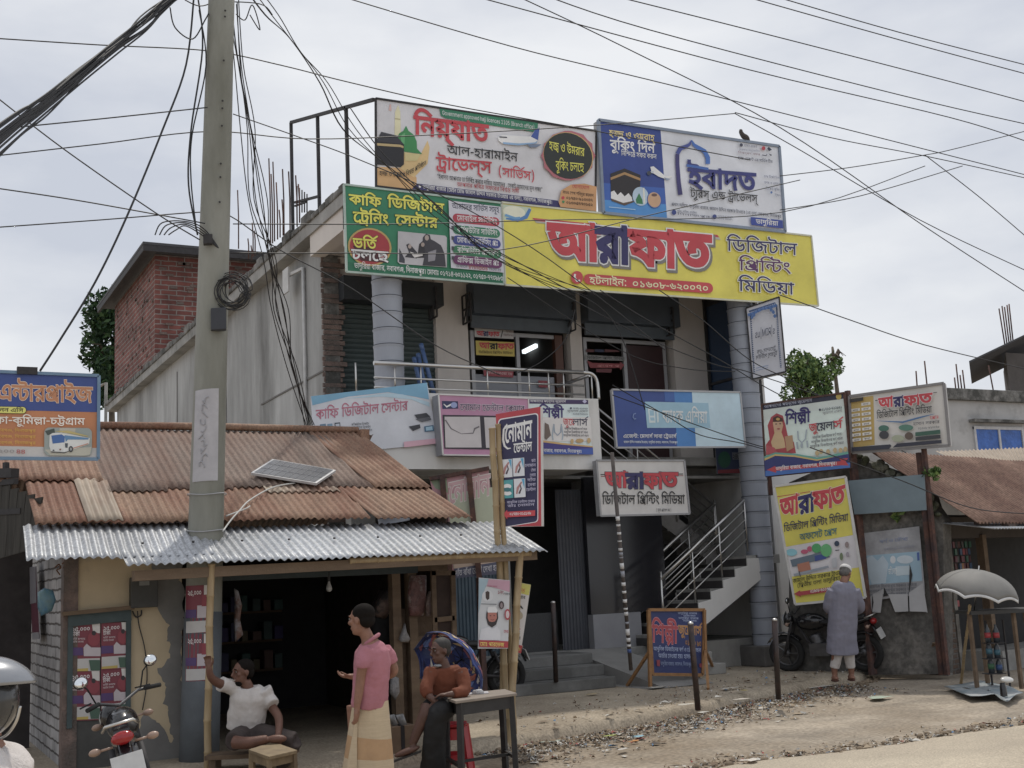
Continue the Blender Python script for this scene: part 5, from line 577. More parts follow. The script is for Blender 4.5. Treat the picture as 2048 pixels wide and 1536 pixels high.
# ground floor
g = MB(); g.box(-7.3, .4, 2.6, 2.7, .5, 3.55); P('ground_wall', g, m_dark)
g = MB(); g.box(-7.3, .3, .3, 2.6, .15, .62); P('plinth', g, m_conc, bevel=.01)
def corr_v(x0, x1, y, z0, z1, pitch=.06, dep=.022, yaw=0.0):
    q = MB(); n_ = max(2, int((x1-x0)/pitch)*4); ca, sa = math.cos(yaw), math.sin(yaw)
    pr = [(x0+(x1-x0)*i/n_, dep*[0, 1, 1, 0][i % 4]) for i in range(n_+1)]
    vs_ = [(x0+(a-x0)*ca-b*sa, y+(a-x0)*sa+b*ca, z_) for a, b in pr for z_ in (z0, z1)]
    q.mesh(vs_, [(2*i, 2*i+2, 2*i+3, 2*i+1) for i in range(n_)]); return q
a, b = onY(905, 1180, .9), onY(1003, 1180, .9)
P('folding_shutter', corr_v(a.x, b.x, .9, .62, 3.0), M('blue_grey_shutter', (.075, .11, .14), .5, .15, 3))
a, b = onY(1120, 1180, .75), onY(1185, 1180, .75)
P('folding_gate', corr_v(a.x, b.x, .75, .62, 3.3), M('grey_gate', (.085, .09, .105), .55, .15, 3))
g = MB(); a, b = onY(1035, 1280, .9), onY(1120, 1280, .9); g.box(a.x, b.x, .95, .99, .62, 1.25); P('inner_gate', g, M('gate_low', (.06, .062, .065), .6, .3, 20, stretch=(8, 1, 1)))
g = MB(); a, b = onY(1180, 1180, .6), onY(1275, 1180, .6); g.box(a.x, b.x+.6, .6, .7, 1.18, 3.5); P('shop_glass', g, M('navy_glass', (.022, .022, .027), .15, 0, spec=.6))
g = MB(); g.box(a.x, b.x, .55, .72, .62, 1.18); P('low_wall', g, M('pale_tile', (.30, .30, .32), .5, .1, 2))
g = MB(); g.box(-7.3, -6.9, .85, 1.1, .15, 3.55); a = onY(1003, 1180, .8); g.box(a.x, a.x+.18, .8, 1.0, .62, 3.5); g.box(-2.95, -2.7, .72, .9, .62, 3.5); P('ground_pier', g, m_conc)
# entrance steps and ramp
g = MB(); a = onY(1030, 1330, -.4).x; b = onY(1172, 1330, -.4).x
for k, (y0, z1) in enumerate(((-1.25, .31), (-.85, .47), (-.45, .63))): g.box(a-.6, b+.05*k, y0, .3, .15 if k == 0 else .31+.16*(k-1), z1)
P('entrance_step', g, M('step_concrete', (.22, .22, .215), .8, .18, 2.5, second=(.11, .11, .105)), bevel=.012)
g = MB(); x0, x1 = b+.1, b+1.0
rv = [(x0, .25, .15), (x1, .25, .15), (x1, -2.0, .15), (x0, -2.0, .15), (x0, .25, .64), (x1, .25, .64), (x0+.25, -2.0, .155), (x1+.25, -2.0, .155)]
g.mesh(rv, [(0, 1, 2, 3), (4, 6, 7, 5), (0, 3, 6, 4), (1, 5, 7, 2), (0, 4, 5, 1), (3, 2, 7, 6)]); P('ramp', g, M('ramp_concrete', (.26, .255, .245), .8, .15, 2.2))
g = MB()
for k in range(2): g.box(x1+.3, x1+1.45, -.75+.35*k, .3, .15+.17*k, .32+.17*k)
P('entrance_step', g, m_conc, bevel=.012)
# staircase: first flight rises to the right beside the column, second turns back up to the balcony
st = MB(); n_ = 8; X0, Z0, X1, Z1 = -2.35, .62, -.15, 2.05
for k in range(n_):
    xa = lerp(X0, X1, k/n_); xb = lerp(X0, X1, (k+1)/n_); zb = lerp(Z0, Z1, (k+1)/n_)
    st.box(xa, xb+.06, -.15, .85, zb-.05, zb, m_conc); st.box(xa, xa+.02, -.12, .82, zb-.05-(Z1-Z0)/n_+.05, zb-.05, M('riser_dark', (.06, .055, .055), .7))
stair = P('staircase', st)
g = MB(); dzs = (Z1-Z0)/n_
pr = []
for k in range(n_): pr += [(lerp(X0, X1, k/n_), lerp(Z0, Z1, k/n_)), (lerp(X0, X1, k/n_), lerp(Z0, Z1, (k+1)/n_)-.05)]
pr.append((X1, Z1-.05)); low = [(X1, Z1-.42), (X0+.42, Z0)]
poly = pr+low
for yy in (-.17, .85): g.mesh([(a_, yy+d_, b_) for d_ in (0, .02) for a_, b_ in poly], [tuple(range(len(poly))), tuple(reversed(range(len(poly), 2*len(poly))))]+[(i, (i+1) % len(poly), (i+1) % len(poly)+len(poly), i+len(poly)) for i in range(len(poly))])
g.face([(X0+.42, -.17, Z0), (X1, -.17, Z1-.42), (X1, .87, Z1-.42), (X0+.42, .87, Z0)])
g.build('stringer', m_white, stair)
g = MB(); g.box(-.2, .32, -.15, 1.49, 1.9, 2.05); g.build('landing', m_conc, stair)
g = MB()
for k in range(9):
    xa = lerp(-.2, -2.6, k/9); xb = lerp(-.2, -2.6, (k+1)/9); zb = lerp(2.05, 3.9, (k+1)/9)
    g.box(xb, xa, .95, 1.48, zb-.32, zb)
g.face([(-.2, .95, 1.85), (-2.6, .95, 3.5), (-2.6, 1.48, 3.5), (-.2, 1.48, 1.85)]); g.face([(-.2, .94, 1.85), (-.2, .94, 2.2), (-2.6, .94, 3.9), (-2.6, .94, 3.5)])
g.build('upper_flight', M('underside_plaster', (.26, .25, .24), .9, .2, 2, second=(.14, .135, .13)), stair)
def stair_rail(y, xa, za, xb, zb, big=.032, name='handrail'):
    q = MB(); q.tube([(xa, y, za), (xb, y, zb)], big, 10)
    for k in range(1, 5): q.tube([(xa, y, za-.17*k), (xb, y, zb-.17*k)], .013, 8)
    for t in (0, .36, .68, 1): q.tube([(lerp(xa, xb, t), y, lerp(za, zb, t)-.9), (lerp(xa, xb, t), y, lerp(za, zb, t)+(.12 if t == 0 else 0))], .022 if t == 0 else .017, 8)
    return q.build(name, m_steel, stair)
stair_rail(-.12, -2.22, 1.72, -.35, 3.02); stair_rail(.82, -2.2, 1.72, -.3, 3.02)
stair_rail(.92, -.2, 3.0, -2.6, 4.75, .022)
# tiled columns
def column(x, y, z0, z1, r):
    q = MB(); z = z0; pr = []; k = 0
    while z < z1-.02:
        h_ = .265+.012*math.sin(k*7.1); k += 1; zt = min(z+h_, z1)
        pr += [(r*.965, z), (r*.975, z+.012), (r*.99, zt-.05), (r*1.03, zt-.012), (r*1.03, zt-.004), (r*.95, zt)]; z = zt
    q.lathe((x, y, 0), pr, 40, m_tile, smooth=False); jm = M('tile_joint', (.05, .055, .065), .9); z = z0; k = 0
    while z < z1-.3: z += .265+.012*math.sin(k*7.1); k += 1; q.lathe((x, y, 0), [(r*1.0, z-.006), (r*1.034, z-.006), (r*1.034, z+.004), (r, z+.004)], 40, jm)
    return P('column', q)
column(0, 0, .15, 7.3, .235); column(-6.93, 0, .15, 7.3, .235)
g = MB(); g.box(-.36, .34, -.36, .34, .15, .5); P('column_base', g, M('base_concrete', (.13, .125, .12), .9, .2, 3), bevel=.02)
# roof ironwork: starter bars, hoarding stays, antenna pipe
def bars(pts, X, zlo, r=.013):
    for (px, py, pyb) in pts:
        a = onX(px, pyb, X); b = onX(px-1.5, py, X); b.y = a.y+(b.y-a.y)*.2; b = Vector((a.x, a.y+.03, onX(px, py, X).z)); g = MB(); g.tube([a-Vector((0, 0, .12)), a.lerp(b, .5)+Vector((.01, 0, 0)), b], r, 6); tag(P('rebar', g, m_rust), None)
bars([(541, 313, 478), (549, 320, 470), (545, 345, 474), (555, 362, 466), (568, 335, 460), (560, 418, 462), (566, 397, 458), (594, 348, 440), (599, 366, 432), (580, 340, 448)], -7.6, 7.9)
bars([(477, 378, 486), (506, 444, 502), (510, 460, 500), (497, 476, 506), (503, 490, 508)], -7.55, 7.9)
g = MB()
V_ = [(582, 245, 455), (635, 232, 400), (692, 213, 372)]
for px, pt, pb in V_: g.bar(onX(px, pt, -7.5), Vector((-7.5, onX(px, pt, -7.5).y, 7.8)), .05)
g.bar(onX(582, 245, -7.5), onX(748, 199, -7.5), .05); g.bar(onX(590, 405, -7.5), onX(640, 392, -7.5), .04); g.bar(onX(590, 412, -7.5), onX(612, 404, -7.5), .03)
for k in range(5): g.tube([onX(594+5*k, 372+4*k, -7.5), onX(594+5*k, 425, -7.5)], .012, 6)
P('hoarding_stay', g, m_iron)
g = MB(); a = onX(605, 540, -7.5)
g.tube([Vector((-7.49, a.y, 3.0)), Vector((-7.49, a.y, a.z+.05))], .03, 8); g.bar(Vector((-7.49, a.y, a.z+.03)), Vector((-7.62, a.y+.45, a.z)), .05)
g.obox(Vector((-7.64, a.y+.5, a.z-.08)), (.015, 0, 0), (0, .16, 0), (0, 0, .22)); P('antenna_bracket', g, M('white_pipe', (.55, .55, .54), .6))
g = MB(); a = onX(210, 790, -7.55); g.tube([(-7.52, a.y, 3), (-7.52, a.y, a.z+.4), (-7.6, a.y+.6, a.z+.4)], .05, 8); P('drain_pipe', g, m_conc)
# ================================================================== SIGNBOARDS
def plY(y): return lambda px, py: onY(px, py, y)
def plP(q, yaw): return lambda px, py: onP(px, py, q, R(yaw))
RAW = lambda x, y: (x, y)
class Sign:
    def __init__(s, name, label, cat, c, quad, plane, base, thick=.04, frame=None, fw=.03, side=None, group=None):
        s.c = c; s.pl = plane; q = [plane(*c(*p)) for p in quad]; s.q = q
        n = (q[1]-q[0]).cross(q[3]-q[0]).normalized()
        if n.dot(CAMP-q[0]) < 0: n = -n
        s.n = n; s.k = 0; base_pt = (q[2]+q[3])/2
        s.o = thing(name, label, cat, base_pt, group); s.L = MB(); s.A = MB()
        m = MB(); bk = [p-n*thick for p in q]
        m.face(q, ink(base) if isinstance(base, str) else base)
        sm_ = side or M('sign_side', (.36, .36, .37), .6)
        m.face(list(reversed(bk)), sm_)
        for i in range(4): m.face([q[i], bk[i], bk[(i+1) % 4], q[(i+1) % 4]], sm_)
        m.build('panel', None, s.o)
        if frame:
            m = MB()
            for i in range(4): m.bar(q[i]+n*.004, q[(i+1) % 4]+n*.004, fw, fw, up=n)
            m.build('frame', frame, s.o)
    def lift(s): s.k += 1; return .0015+.0011*s.k
    def P(s, pts, colr, c=None, art=True):
        l = s.lift(); c = c or s.c; P3 = [s.pl(*c(*p))+s.n*l for p in pts]
        mt = ink(colr) if isinstance(colr, str) else colr
        tri = tessellate_polygon([P3]) if len(P3) > 4 else None
        (s.A if art else s.L).mesh(P3, [tuple(t) for t in tri] if tri else [tuple(range(len(P3)))], mt); return s
    def E(s, cx, cy, rx, ry, colr, c=None, n=26, sc=0.0, sk=0.0, a0=0, a1=360):
        pts = []
        for i in range(n+(a1-a0 < 360)):
            t = R(a0+(a1-a0)*i/n); q = 1+sc*math.cos(12*t); x = rx*q*math.cos(t); pts.append((cx+x, cy+ry*q*math.sin(t)+sk*x))
        return s.P(pts, colr, c)
    def RR(s, x0, y0, x1, y1, h, colr, c=None, r=None):         # rounded bar whose upper edge runs (x0,y0)-(x1,y1), h tall
        r = h/2 if r is None else r; sl = (y1-y0)/(x1-x0); pts = []
        for cx, cy, a in ((x0+r, r, 180), (x1-r, r, 270), (x1-r, h-r, 0), (x0+r, h-r, 90)):
            for i in range(6): t = R(a+18*i); x = cx+r*math.cos(t); pts.append((x, y0+sl*(x-x0)+cy+r*math.sin(t)))
        return s.P(pts, colr, c)
    def line(s, x0, y0, x1, y1, w, colr, c=None):
        d = Vector((x1-x0, y1-y0)).normalized(); nx, ny = -d.y*w/2, d.x*w/2
        return s.P([(x0+nx, y0+ny), (x1+nx, y1+ny), (x1-nx, y1-ny), (x0-nx, y0-ny)], colr, c)
    def path(s, pts, w, colr, c=None):
        up = []; dn = []
        for i, p in enumerate(pts):
            a = Vector(pts[max(i-1, 0)]); b = Vector(pts[min(i+1, len(pts)-1)]); d = (b-a).normalized(); ww = (w[i] if isinstance(w, (list, tuple)) else w)/2
            up.append((p[0]-d.y*ww, p[1]+d.x*ww)); dn.append((p[0]+d.y*ww, p[1]-d.x*ww))
        l = s.lift(); c = c or s.c; mt = ink(colr)
        for i in range(len(pts)-1): s.A.face([s.pl(*c(*p))+s.n*l for p in (up[i], up[i+1], dn[i+1], dn[i])], mt)
        return s
    def t(s, txt, xl, yl, xr, yr, h, colr, bold=0, out=None, c=None, slant=0.0, mirror=False):
        c = c or s.c; A, Bp = s.pl(*c(xl, yl)), s.pl(*c(xr, yr)); U_ = s.pl(*c(xl, yl-h)); up = U_-A; hh = up.length; up.normalize(); ax = Bp-A; w_ = ax.length; ax.normalize()
        if out:
            for colo, extra in (out if isinstance(out, list) else [out]):
                text_mesh(s.L, txt, A, ax, up, s.n, hh, ink(colo), w_, bold+extra, s.lift(), slant)
        if mirror: A, ax = Bp, -ax
        text_mesh(s.L, txt, A, ax, up, s.n, hh, ink(colr), w_, bold, s.lift(), slant); return s
    def done(s):
        if s.A.v: s.A.build('artwork', None, s.o)
        if s.L.v: s.L.build('lettering', None, s.o)
        return s.o
RED, NAVY, BLK, WHT, YEL = 'c02a38', '2a2560', '17161a', 'e6e4e0', 'e8d838'
ADDR = 'ভাদুরিয়া বাজার, নবাবগঞ্জ, দিনাজপুর।'
def arafat(S, pc, h, out=None, c=None, pieces=(('আ', RED), ('রা', NAVY), ('ফা', RED), ('ত', RED)), bold=42):
    for (tx, co), (xl, yl, xr, yr) in zip(pieces, pc): S.t(tx, xl, yl, xr, yr, h, co, bold, out, c)
fr_al = M('sign_aluminium', (.42, .42, .43), .5, .05, 8, metal=.2)
# --- upper left billboard
S = Sign('billboard', 'grey billboard with red title, green dome and round dark badge, above the green sign', 'billboard', c21, [(260, 62), (1873, 300), (1866, 896), (263, 705)], plY(-.36), 'c9c8cc', .05, m_iron, .03)
S.P([(262, 560), (440, 570), (520, 600), (560, 640), (560, 690), (525, 735), (263, 703)], 'cfa264').P([(470, 455), (590, 470), (640, 370), (655, 420), (640, 540), (540, 640), (440, 575)], 'd9b877')
S.P([(398, 330), (402, 160), (425, 110), (440, 160), (445, 335)], 'd8d2a8').P([(355, 150), (362, 105), (372, 105), (376, 155)], 'd0a8a0').line(400, 210, 440, 216, 8, 'b8ae7e')
S.P([(418, 345), (432, 318), (462, 300), (482, 262), (500, 300), (540, 330), (560, 380), (562, 430), (600, 470), (470, 452)], '2f8a4a').P([(470, 455), (590, 472), (560, 520), (475, 520)], 'cfc080').P([(440, 345), (455, 325), (475, 312), (470, 400), (450, 390)], '57a868')
S.P([(262, 380), (300, 308), (410, 335), (466, 400), (466, 545), (442, 566), (262, 545)], '1d1c22').P([(262, 378), (300, 308), (410, 335), (466, 400), (440, 395)], '34333a').P([(264, 390), (440, 402), (462, 412), (462, 428), (440, 420), (264, 408)], 'b8a06a')
S.P([(725, 136), (1445, 243), (1443, 300), (1420, 310), (770, 208), (735, 190)], '1c7a58').t('Government approved hajj licences 1105 (Branch office)', 744, 183, 1420, 288, 26, 'e4efe6', 4)
S.t('নিয়্যাত', 540, 322, 1082, 388, 128, RED, 30).t('আল-হারামাইন', 780, 470, 1297, 526, 62, BLK, 4).t('ট্রাভেল্‌স', 700, 578, 1105, 612, 84, RED, 14).t('(সার্ভিস)', 1150, 628, 1425, 668, 62, RED, 6)
S.t('"ইবাদত আপনার তা নির্বিঘ্ন করার দায়িত্ব আমাদের , সেবাই আমাদের মূল লক্ষ্য"', 705, 650, 1478, 748, 30, BLK, 2).t('আপনার পবিত্র সফরের বিশ্বস্ত সঙ্গী', 852, 706, 1306, 758, 28, 'a83038', 4)
S.P([(522, 726), (562, 688), (1588, 812), (1612, 866)], NAVY).t('ভাদুরিয়া বাজার (মেইন রোড জামাল উদ্দিন সরকার টাওয়ার ২য় তলা), নবাবগঞ্জ, দিনাজপুর।', 600, 724, 1548, 838, 26, WHT, 6).E(580, 708, 9, 11, WHT)
S.t('হজ্জ ও উমরার', 285, 628, 470, 640, 30, BLK, 8).t('বিশ্বস্ত প্রতিষ্ঠান', 478, 636, 626, 550, 30, BLK, 6)
S.P([(1148, 350), (1185, 332), (1300, 340), (1385, 345), (1425, 290), (1452, 282), (1440, 372), (1420, 390), (1300, 405), (1180, 395), (1155, 375)], 'dde2ea').P([(1390, 345), (1425, 290), (1454, 280), (1442, 372)], '2c4fa0').P([(1185, 385), (1300, 395), (1420, 388), (1440, 375), (1430, 395), (1300, 410), (1190, 400)], '7fa6cc').P([(1360, 400), (1470, 402), (1430, 425), (1385, 425)], '6a7a94').line(1160, 348, 1215, 352, 8, '33384a')
S.E(1662, 485, 192, 182, 'b0606a', sc=.04).E(1662, 485, 182, 170, 'c9a857', sk=.1).E(1660, 487, 178, 168, '232a26', sk=.1).t('হজ্ব ও উমরার', 1522, 440, 1780, 492, 58, YEL, 4).t('বুকিং চলছে', 1570, 588, 1775, 606, 62, YEL, 4)
S.P([(1592, 830), (1610, 740), (1680, 697), (1780, 690), (1868, 712), (1866, 892), (1604, 860)], 'c9935a').t('যোগাযোগ', 1690, 722, 1815, 734, 24, RED, 4).t('মাওঃ শেখ শহিদুর রহমান', 1620, 762, 1845, 788, 20, BLK, 4).t('০১৭৪০-৯১৩০৪৭', 1645, 804, 1840, 822, 20, BLK, 8).E(1622, 794, 11, 12, RED).t('০১৩০৫৭৭৩১৫২', 1645, 838, 1840, 856, 20, BLK, 8).E(1624, 824, 9, 10, '3a8a50')
S.done()
# --- upper right billboard
S = Sign('billboard', 'blue and white billboard with pointed arch logo, on the roof under a bird', 'billboard', c22, [(140, 78), (1527, 280), (1573, 938), (178, 792)], plY(-.40), 'cdd0d8', .16, M('billboard_rim', (.25, .30, .38), .5), .05)
S.P([(145, 85), (618, 155), (668, 832), (182, 790)], '1f3c8c').P([(172, 560), (648, 600), (668, 832), (182, 790)], '1e56ae').P([(178, 690), (658, 725), (668, 832), (182, 790)], '2f86cc')
S.t('হজ্জ ও ওমরাহ্', 222, 205, 570, 245, 50, 'e2c87a', 12).t('বুকিং দিন', 230, 300, 572, 330, 68, WHT, 22).t('নিশ্চিন্তে সফর করুন', 315, 350, 585, 378, 34, WHT, 10)
S.P([(232, 490), (340, 450), (462, 500), (460, 640), (400, 690), (235, 640)], '262022').P([(232, 520), (340, 478), (462, 525), (462, 545), (340, 498), (232, 540)], 'a8804a').P([(235, 630), (260, 620), (285, 655), (310, 632), (340, 665), (370, 640), (395, 672), (400, 700), (330, 715), (235, 680)], 'dfe0e4').P([(235, 682), (330, 716), (400, 700), (420, 705), (340, 735), (240, 700)], '5a4638')
S.E(462, 665, 62, 72, 'a8c0d4', sk=.1).P([(425, 690), (450, 640), (475, 690), (480, 725), (430, 720)], '2f7a48').line(485, 600, 490, 720, 12, 'd8d8cc').E(566, 692, 56, 64, '2a5aa8', sk=.1).E(566, 692, 50, 58, 'c49a74', sk=.1).E(566, 655, 22, 12, '6a4a44')
S.P([(535, 440), (560, 435), (650, 510), (700, 508), (705, 515), (660, 535), (600, 515), (545, 480)], 'd6dae2').P([(505, 480), (560, 470), (560, 490)], 'b8c0cc').E(525, 488, 17, 16, '3a4050').P([(640, 520), (690, 535), (660, 545)], '8898b0').line(216, 748, 420, 768, 6, '9fc4e6')
A_ = [(765, 655), (752, 560), (742, 420), (742, 340), (765, 298), (805, 285), (835, 268), (850, 236)]
S.path(A_[:4], [34, 32, 30, 30], '35306e').path(A_[3:], [30, 34, 30, 22, 8], '3a4a9a').path([(850, 236), (868, 270), (900, 292), (950, 320), (975, 370), (975, 418)], [8, 22, 30, 32, 34, 34], '2c66b8')
S.t('ইবাদত', 825, 592, 1342, 628, 138, '2a2f78', 30).t('ট্যুরস্ এন্ড ট্রাভেলস্', 840, 672, 1355, 715, 58, BLK, 4).P([(810, 420), (890, 432), (980, 448), (978, 468), (880, 450), (812, 440)], '2c5fb0')
S.t('প্রধান অফিস: ভাদুরিয়া বাজার, জামাল উদ্দিন সরকার টাওয়ার (২য় তলা) নবাবগঞ্জ, দিনাজপুর', 695, 738, 1535, 832, 22, '3a3c50', 4).E(714, 790, 17, 20, '2a3f86').E(1025, 824, 16, 18, '2a3f86').t('বুকিং অফিস: ভাদুরিয়া', 738, 788, 890, 803, 15, '5a5c70').t('দিনাজপুর', 738, 808, 990, 834, 15, '5a5c70').t('০১৭০৭-৯১৩০৪৭', 1046, 826, 1165, 836, 15, '5a5c70').t('০১৩০৫-৭৭৩১৫২', 1046, 843, 1160, 852, 15, '5a5c70')
S.P([(1300, 826), (1546, 852), (1550, 915), (1304, 886)], '25409a').t('ভাদুরিয়া', 1340, 876, 1510, 894, 32, WHT, 14)
S.E(1228, 275, 12, 13, '3a3c50').t('হাসান এজেন্ট', 1250, 285, 1350, 298, 15, '5a5c70').E(1398, 300, 14, 16, 'b03040').P([(1425, 300), (1440, 290), (1462, 312), (1440, 322)], '33364a').t('সরকার অনুমোদিত', 1212, 315, 1370, 330, 12, '7a7c90').t('নিবন্ধন নম্বর', 1200, 340, 1370, 357, 14, '8a6a70').path([(1385, 352), (1420, 358), (1422, 345)], 6, '33364a').P([(1435, 342), (1460, 350), (1455, 362)], '33364a').t('হজ্জ এজেন্ট এর সার্ভিস টিম', 1200, 385, 1465, 415, 20, '3a3c50', 6)
for i, (tx, a, b) in enumerate((('হজ্জ টিকেট ভিসা', 1400, 1520), ('হজ্জ ও ওমরাহ', 1402, 1525), ('টিকেট বুকিং', 1412, 1525), ('ভ্রমণ', 1480, 1525))): S.t(tx, a, 525+46*i, b, 538+46*i, 16, '70748a', 4)
S.E(1455, 640, 8, 9, '3a66a8').done()
# --- green training centre sign
S = Sign('signboard', 'green signboard with yellow letters and a red badge, left of the big yellow sign', 'signboard', c21, [(28, 692), (1178, 828), (1197, 1423), (47, 1330)], plY(-.38), '1f7d58', .04, M('pale_trim', (.45, .55, .50), .5), .03)
S.P([(40, 1255), (1192, 1355), (1195, 1418), (48, 1325)], '1a7050')
OL = ('143c2a', 34)
S.t('কাফি', 66, 830, 300, 858, 66, YEL, 26, OL).t('ডিজিটাল', 348, 856, 758, 902, 68, YEL, 26, OL).t('ট্রেনিং', 96, 965, 356, 985, 72, YEL, 26, OL).t('সেন্টার', 405, 985, 712, 1010, 70, YEL, 26, OL)
S.E(215, 1150, 160, 140, 'b99a50', sk=.05).E(215, 1150, 146, 127, 'a6232e', sk=.05).P([(90, 1140), (220, 1150), (330, 1265), (150, 1250)], '4a1a20')
S.t('ভর্তি', 92, 1155, 262, 1168, 68, YEL, 26, ('3a1418', 24)).t('চলছে', 82, 1238, 348, 1258, 70, WHT, 26, ('3a1418', 24))
S.P([(420, 1035), (765, 1068), (778, 1082), (778, 1300), (435, 1275), (418, 1260)], 'b4b2b6').P([(430, 1160), (470, 1240), (470, 1270), (428, 1262)], '3a3a44').P([(480, 1135), (500, 1125), (525, 1150), (560, 1190), (560, 1235), (470, 1225), (500, 1190)], '34323a')
S.P([(575, 1130), (600, 1108), (632, 1120), (650, 1160), (640, 1230), (560, 1230)], '2c2a30').P([(602, 1080), (625, 1055), (652, 1062), (660, 1095), (690, 1110), (735, 1140), (760, 1200), (770, 1295), (600, 1285), (620, 1180), (600, 1110)], '3a3840').P([(640, 1190), (700, 1170), (690, 1250), (640, 1260)], '8a8890').P([(505, 1185), (560, 1205), (600, 1200), (600, 1215), (540, 1230)], 'cfcbc8').E(630, 1085, 15, 20, 'a89890').E(505, 1148, 13, 16, 'a89890').E(600, 1135, 13, 16, '9c8c84')
S.P([(788, 812), (1168, 858), (1193, 1340), (806, 1305)], 'c6c6d0').t('আমাদের সার্ভিস সমূহ', 812, 870, 1158, 902, 38, '1d2a4a', 6)
for i, (tx, co, ya) in enumerate((('মোবাইল সার্ভিসিং', 'b02840', 905), ('কম্পিউটার সার্ভিসিং', '2a7a58', 990), ('মোবাইল সার্ভিসিং প্রঃ', '33408a', 1066), ('কম্পিউটার প্রশিক্ষণ', '2f7a52', 1140), ('গ্রাফিক্স ডিজাইন প্রঃ', '6a2860', 1212))):
    S.RR(818, ya, 1160+4*i, ya+34, 66, co).t(tx, 850, ya+52, 1142+3*i, ya+80, 36, WHT, 8)
    if i: S.P([(808, ya+8), (826, ya+10), (828, ya+36), (810, ya+34)], '44464c')
S.t('Windows', 930, 1312, 1072, 1324, 24, 'a83038', 4).t('এখানে', 840, 1300, 922, 1308, 18, '55586a').t('দেওয়া হয়', 1082, 1325, 1168, 1334, 18, '55586a').t(ADDR+' মোবাঃ ০১৭১৪-৬০১১২২, ০১৭৫০-৭৭৩৯৮৩', 96, 1308, 1182, 1402, 36, 'dfe6dc', 6)
S.done()
# --- big yellow sign
S = Sign('signboard', 'long yellow signboard with huge red and blue Bengali letters under the billboards', 'signboard', RAW, [(1003, 405), (1622, 472), (1636, 612), (1010, 570)], plY(-.38), 'd9cd36', .05, M('pale_trim2', (.62, .62, .5), .5), .03)
S.P([(1004, 408), (1062, 415), (1058, 432), (1040, 441), (1006, 440)], 'b9c8b0').E(1028, 424, 22, 12, 'dcdfc0', sk=.1).path([(1012, 437), (1035, 441), (1052, 434), (1060, 418)], [3, 6, 8, 6], '3a78b8').path([(1010, 430), (1030, 437), (1040, 436)], 5, '5a98c8')
GR = ('8d8a86', 84); WH = ('e2dfd6', 64)
S.P([(1066, 438), (1200, 452), (1200, 458), (1072, 446)], 'a8a49a').P([(1064, 436), (1200, 449), (1200, 454), (1070, 442)], RED).P([(1395, 468), (1436, 473), (1441, 480), (1398, 476)], 'b4b0a6').P([(1395, 466), (1434, 470), (1438, 475), (1398, 472)], RED)
for sh in (0, 1):
    for (tx, co), (xl, yl, xr, yr) in zip((('আ', RED), ('রা', NAVY), ('ফা', RED), ('ত', RED)), ((1097, 514, 1196, 521), (1192, 521, 1259, 527), (1258, 527, 1352, 534), (1350, 533, 1418, 538))):
        if not sh: S.t(tx, xl+3, yl+4, xr+3, yr+4, 64, '77746f', 90).t(tx, xl, yl, xr, yr, 64, 'e6e3da', 74)
        else: S.t(tx, xl, yl, xr, yr, 64, co, 48)
S.t('ডিজিটাল', 1452, 502, 1592, 511, 23, NAVY, 8, ('e6e3c0', 40)).t('প্রিন্টিং', 1476, 541, 1580, 547, 21, '55245c', 8, ('e6e3c0', 40)).t('মিডিয়া', 1475, 582, 1586, 590, 22, NAVY, 8, ('e6e3c0', 40))
S.RR(1166, 548, 1424, 567, 21, 'bd3038').t('হটলাইন:', 1177, 568, 1252, 573, 13, 'f0e2a8', 12).t('০১৬০৮-৬২০০৭০', 1262, 574, 1415, 584, 12, 'f0e2a8', 12).E(1152, 556, 12, 13, 'bd3038').path([(1148, 549), (1147, 556), (1152, 563), (1158, 562)], 4, 'e8e0d0')
S.done()
# --- mirrored blade sign on the right column
S = Sign('blade_sign', 'white hanging sign with blue ornamental border and mirrored lettering on the right column', 'hanging sign', d3, [(105, 240), (708, 35), (830, 1385), (225, 1520)], plP((.12, -.42), -38), 'b9bac2', .22, m_iron, .025, side=M('sign_edge', (.5, .5, .5), .6))
S.path([(165, 300), (400, 225), (640, 145)], 34, '33507e').path([(190, 330), (215, 760), (260, 1430)], 26, '31456a').path([(660, 180), (690, 700), (740, 1310)], 28, '31456a')
for k in range(26):
    t_ = k/25; S.E(200+62*t_, 460+950*t_, 9, 11, 'aeb4c4'); S.E(668+70*t_, 420+880*t_, 9, 12, 'aeb4c4')
for k in range(16):
    t_ = k/15; x = 165+475*t_; y = 310-160*t_; S.E(x, y+30+30*abs(math.cos(PI*t_)), 26, 30, '2f5a96' if k % 2 else '3f6aa8'); S.E(x+10, y+25, 8, 9, 'b9bac2')
for q in ((215, 420), (250, 380), (600, 330), (560, 290), (625, 400)): S.E(q[0], q[1], 26, 34, '37609a')
S.t('s|RIM|us', 270, 800, 630, 715, 110, '26304a', 4, mirror=True).t('ট্রাভেলস্ এন্ড', 305, 1080, 645, 1010, 62, '2a2c38', 8, mirror=True).t('ট্যুরস্ সার্ভিস', 285, 1185, 670, 1100, 62, '2a2c38', 8, mirror=True).line(290, 1340, 510, 1290, 20, '8a96b0').line(290, 1385, 505, 1330, 16, '8a96b0')
S.done()
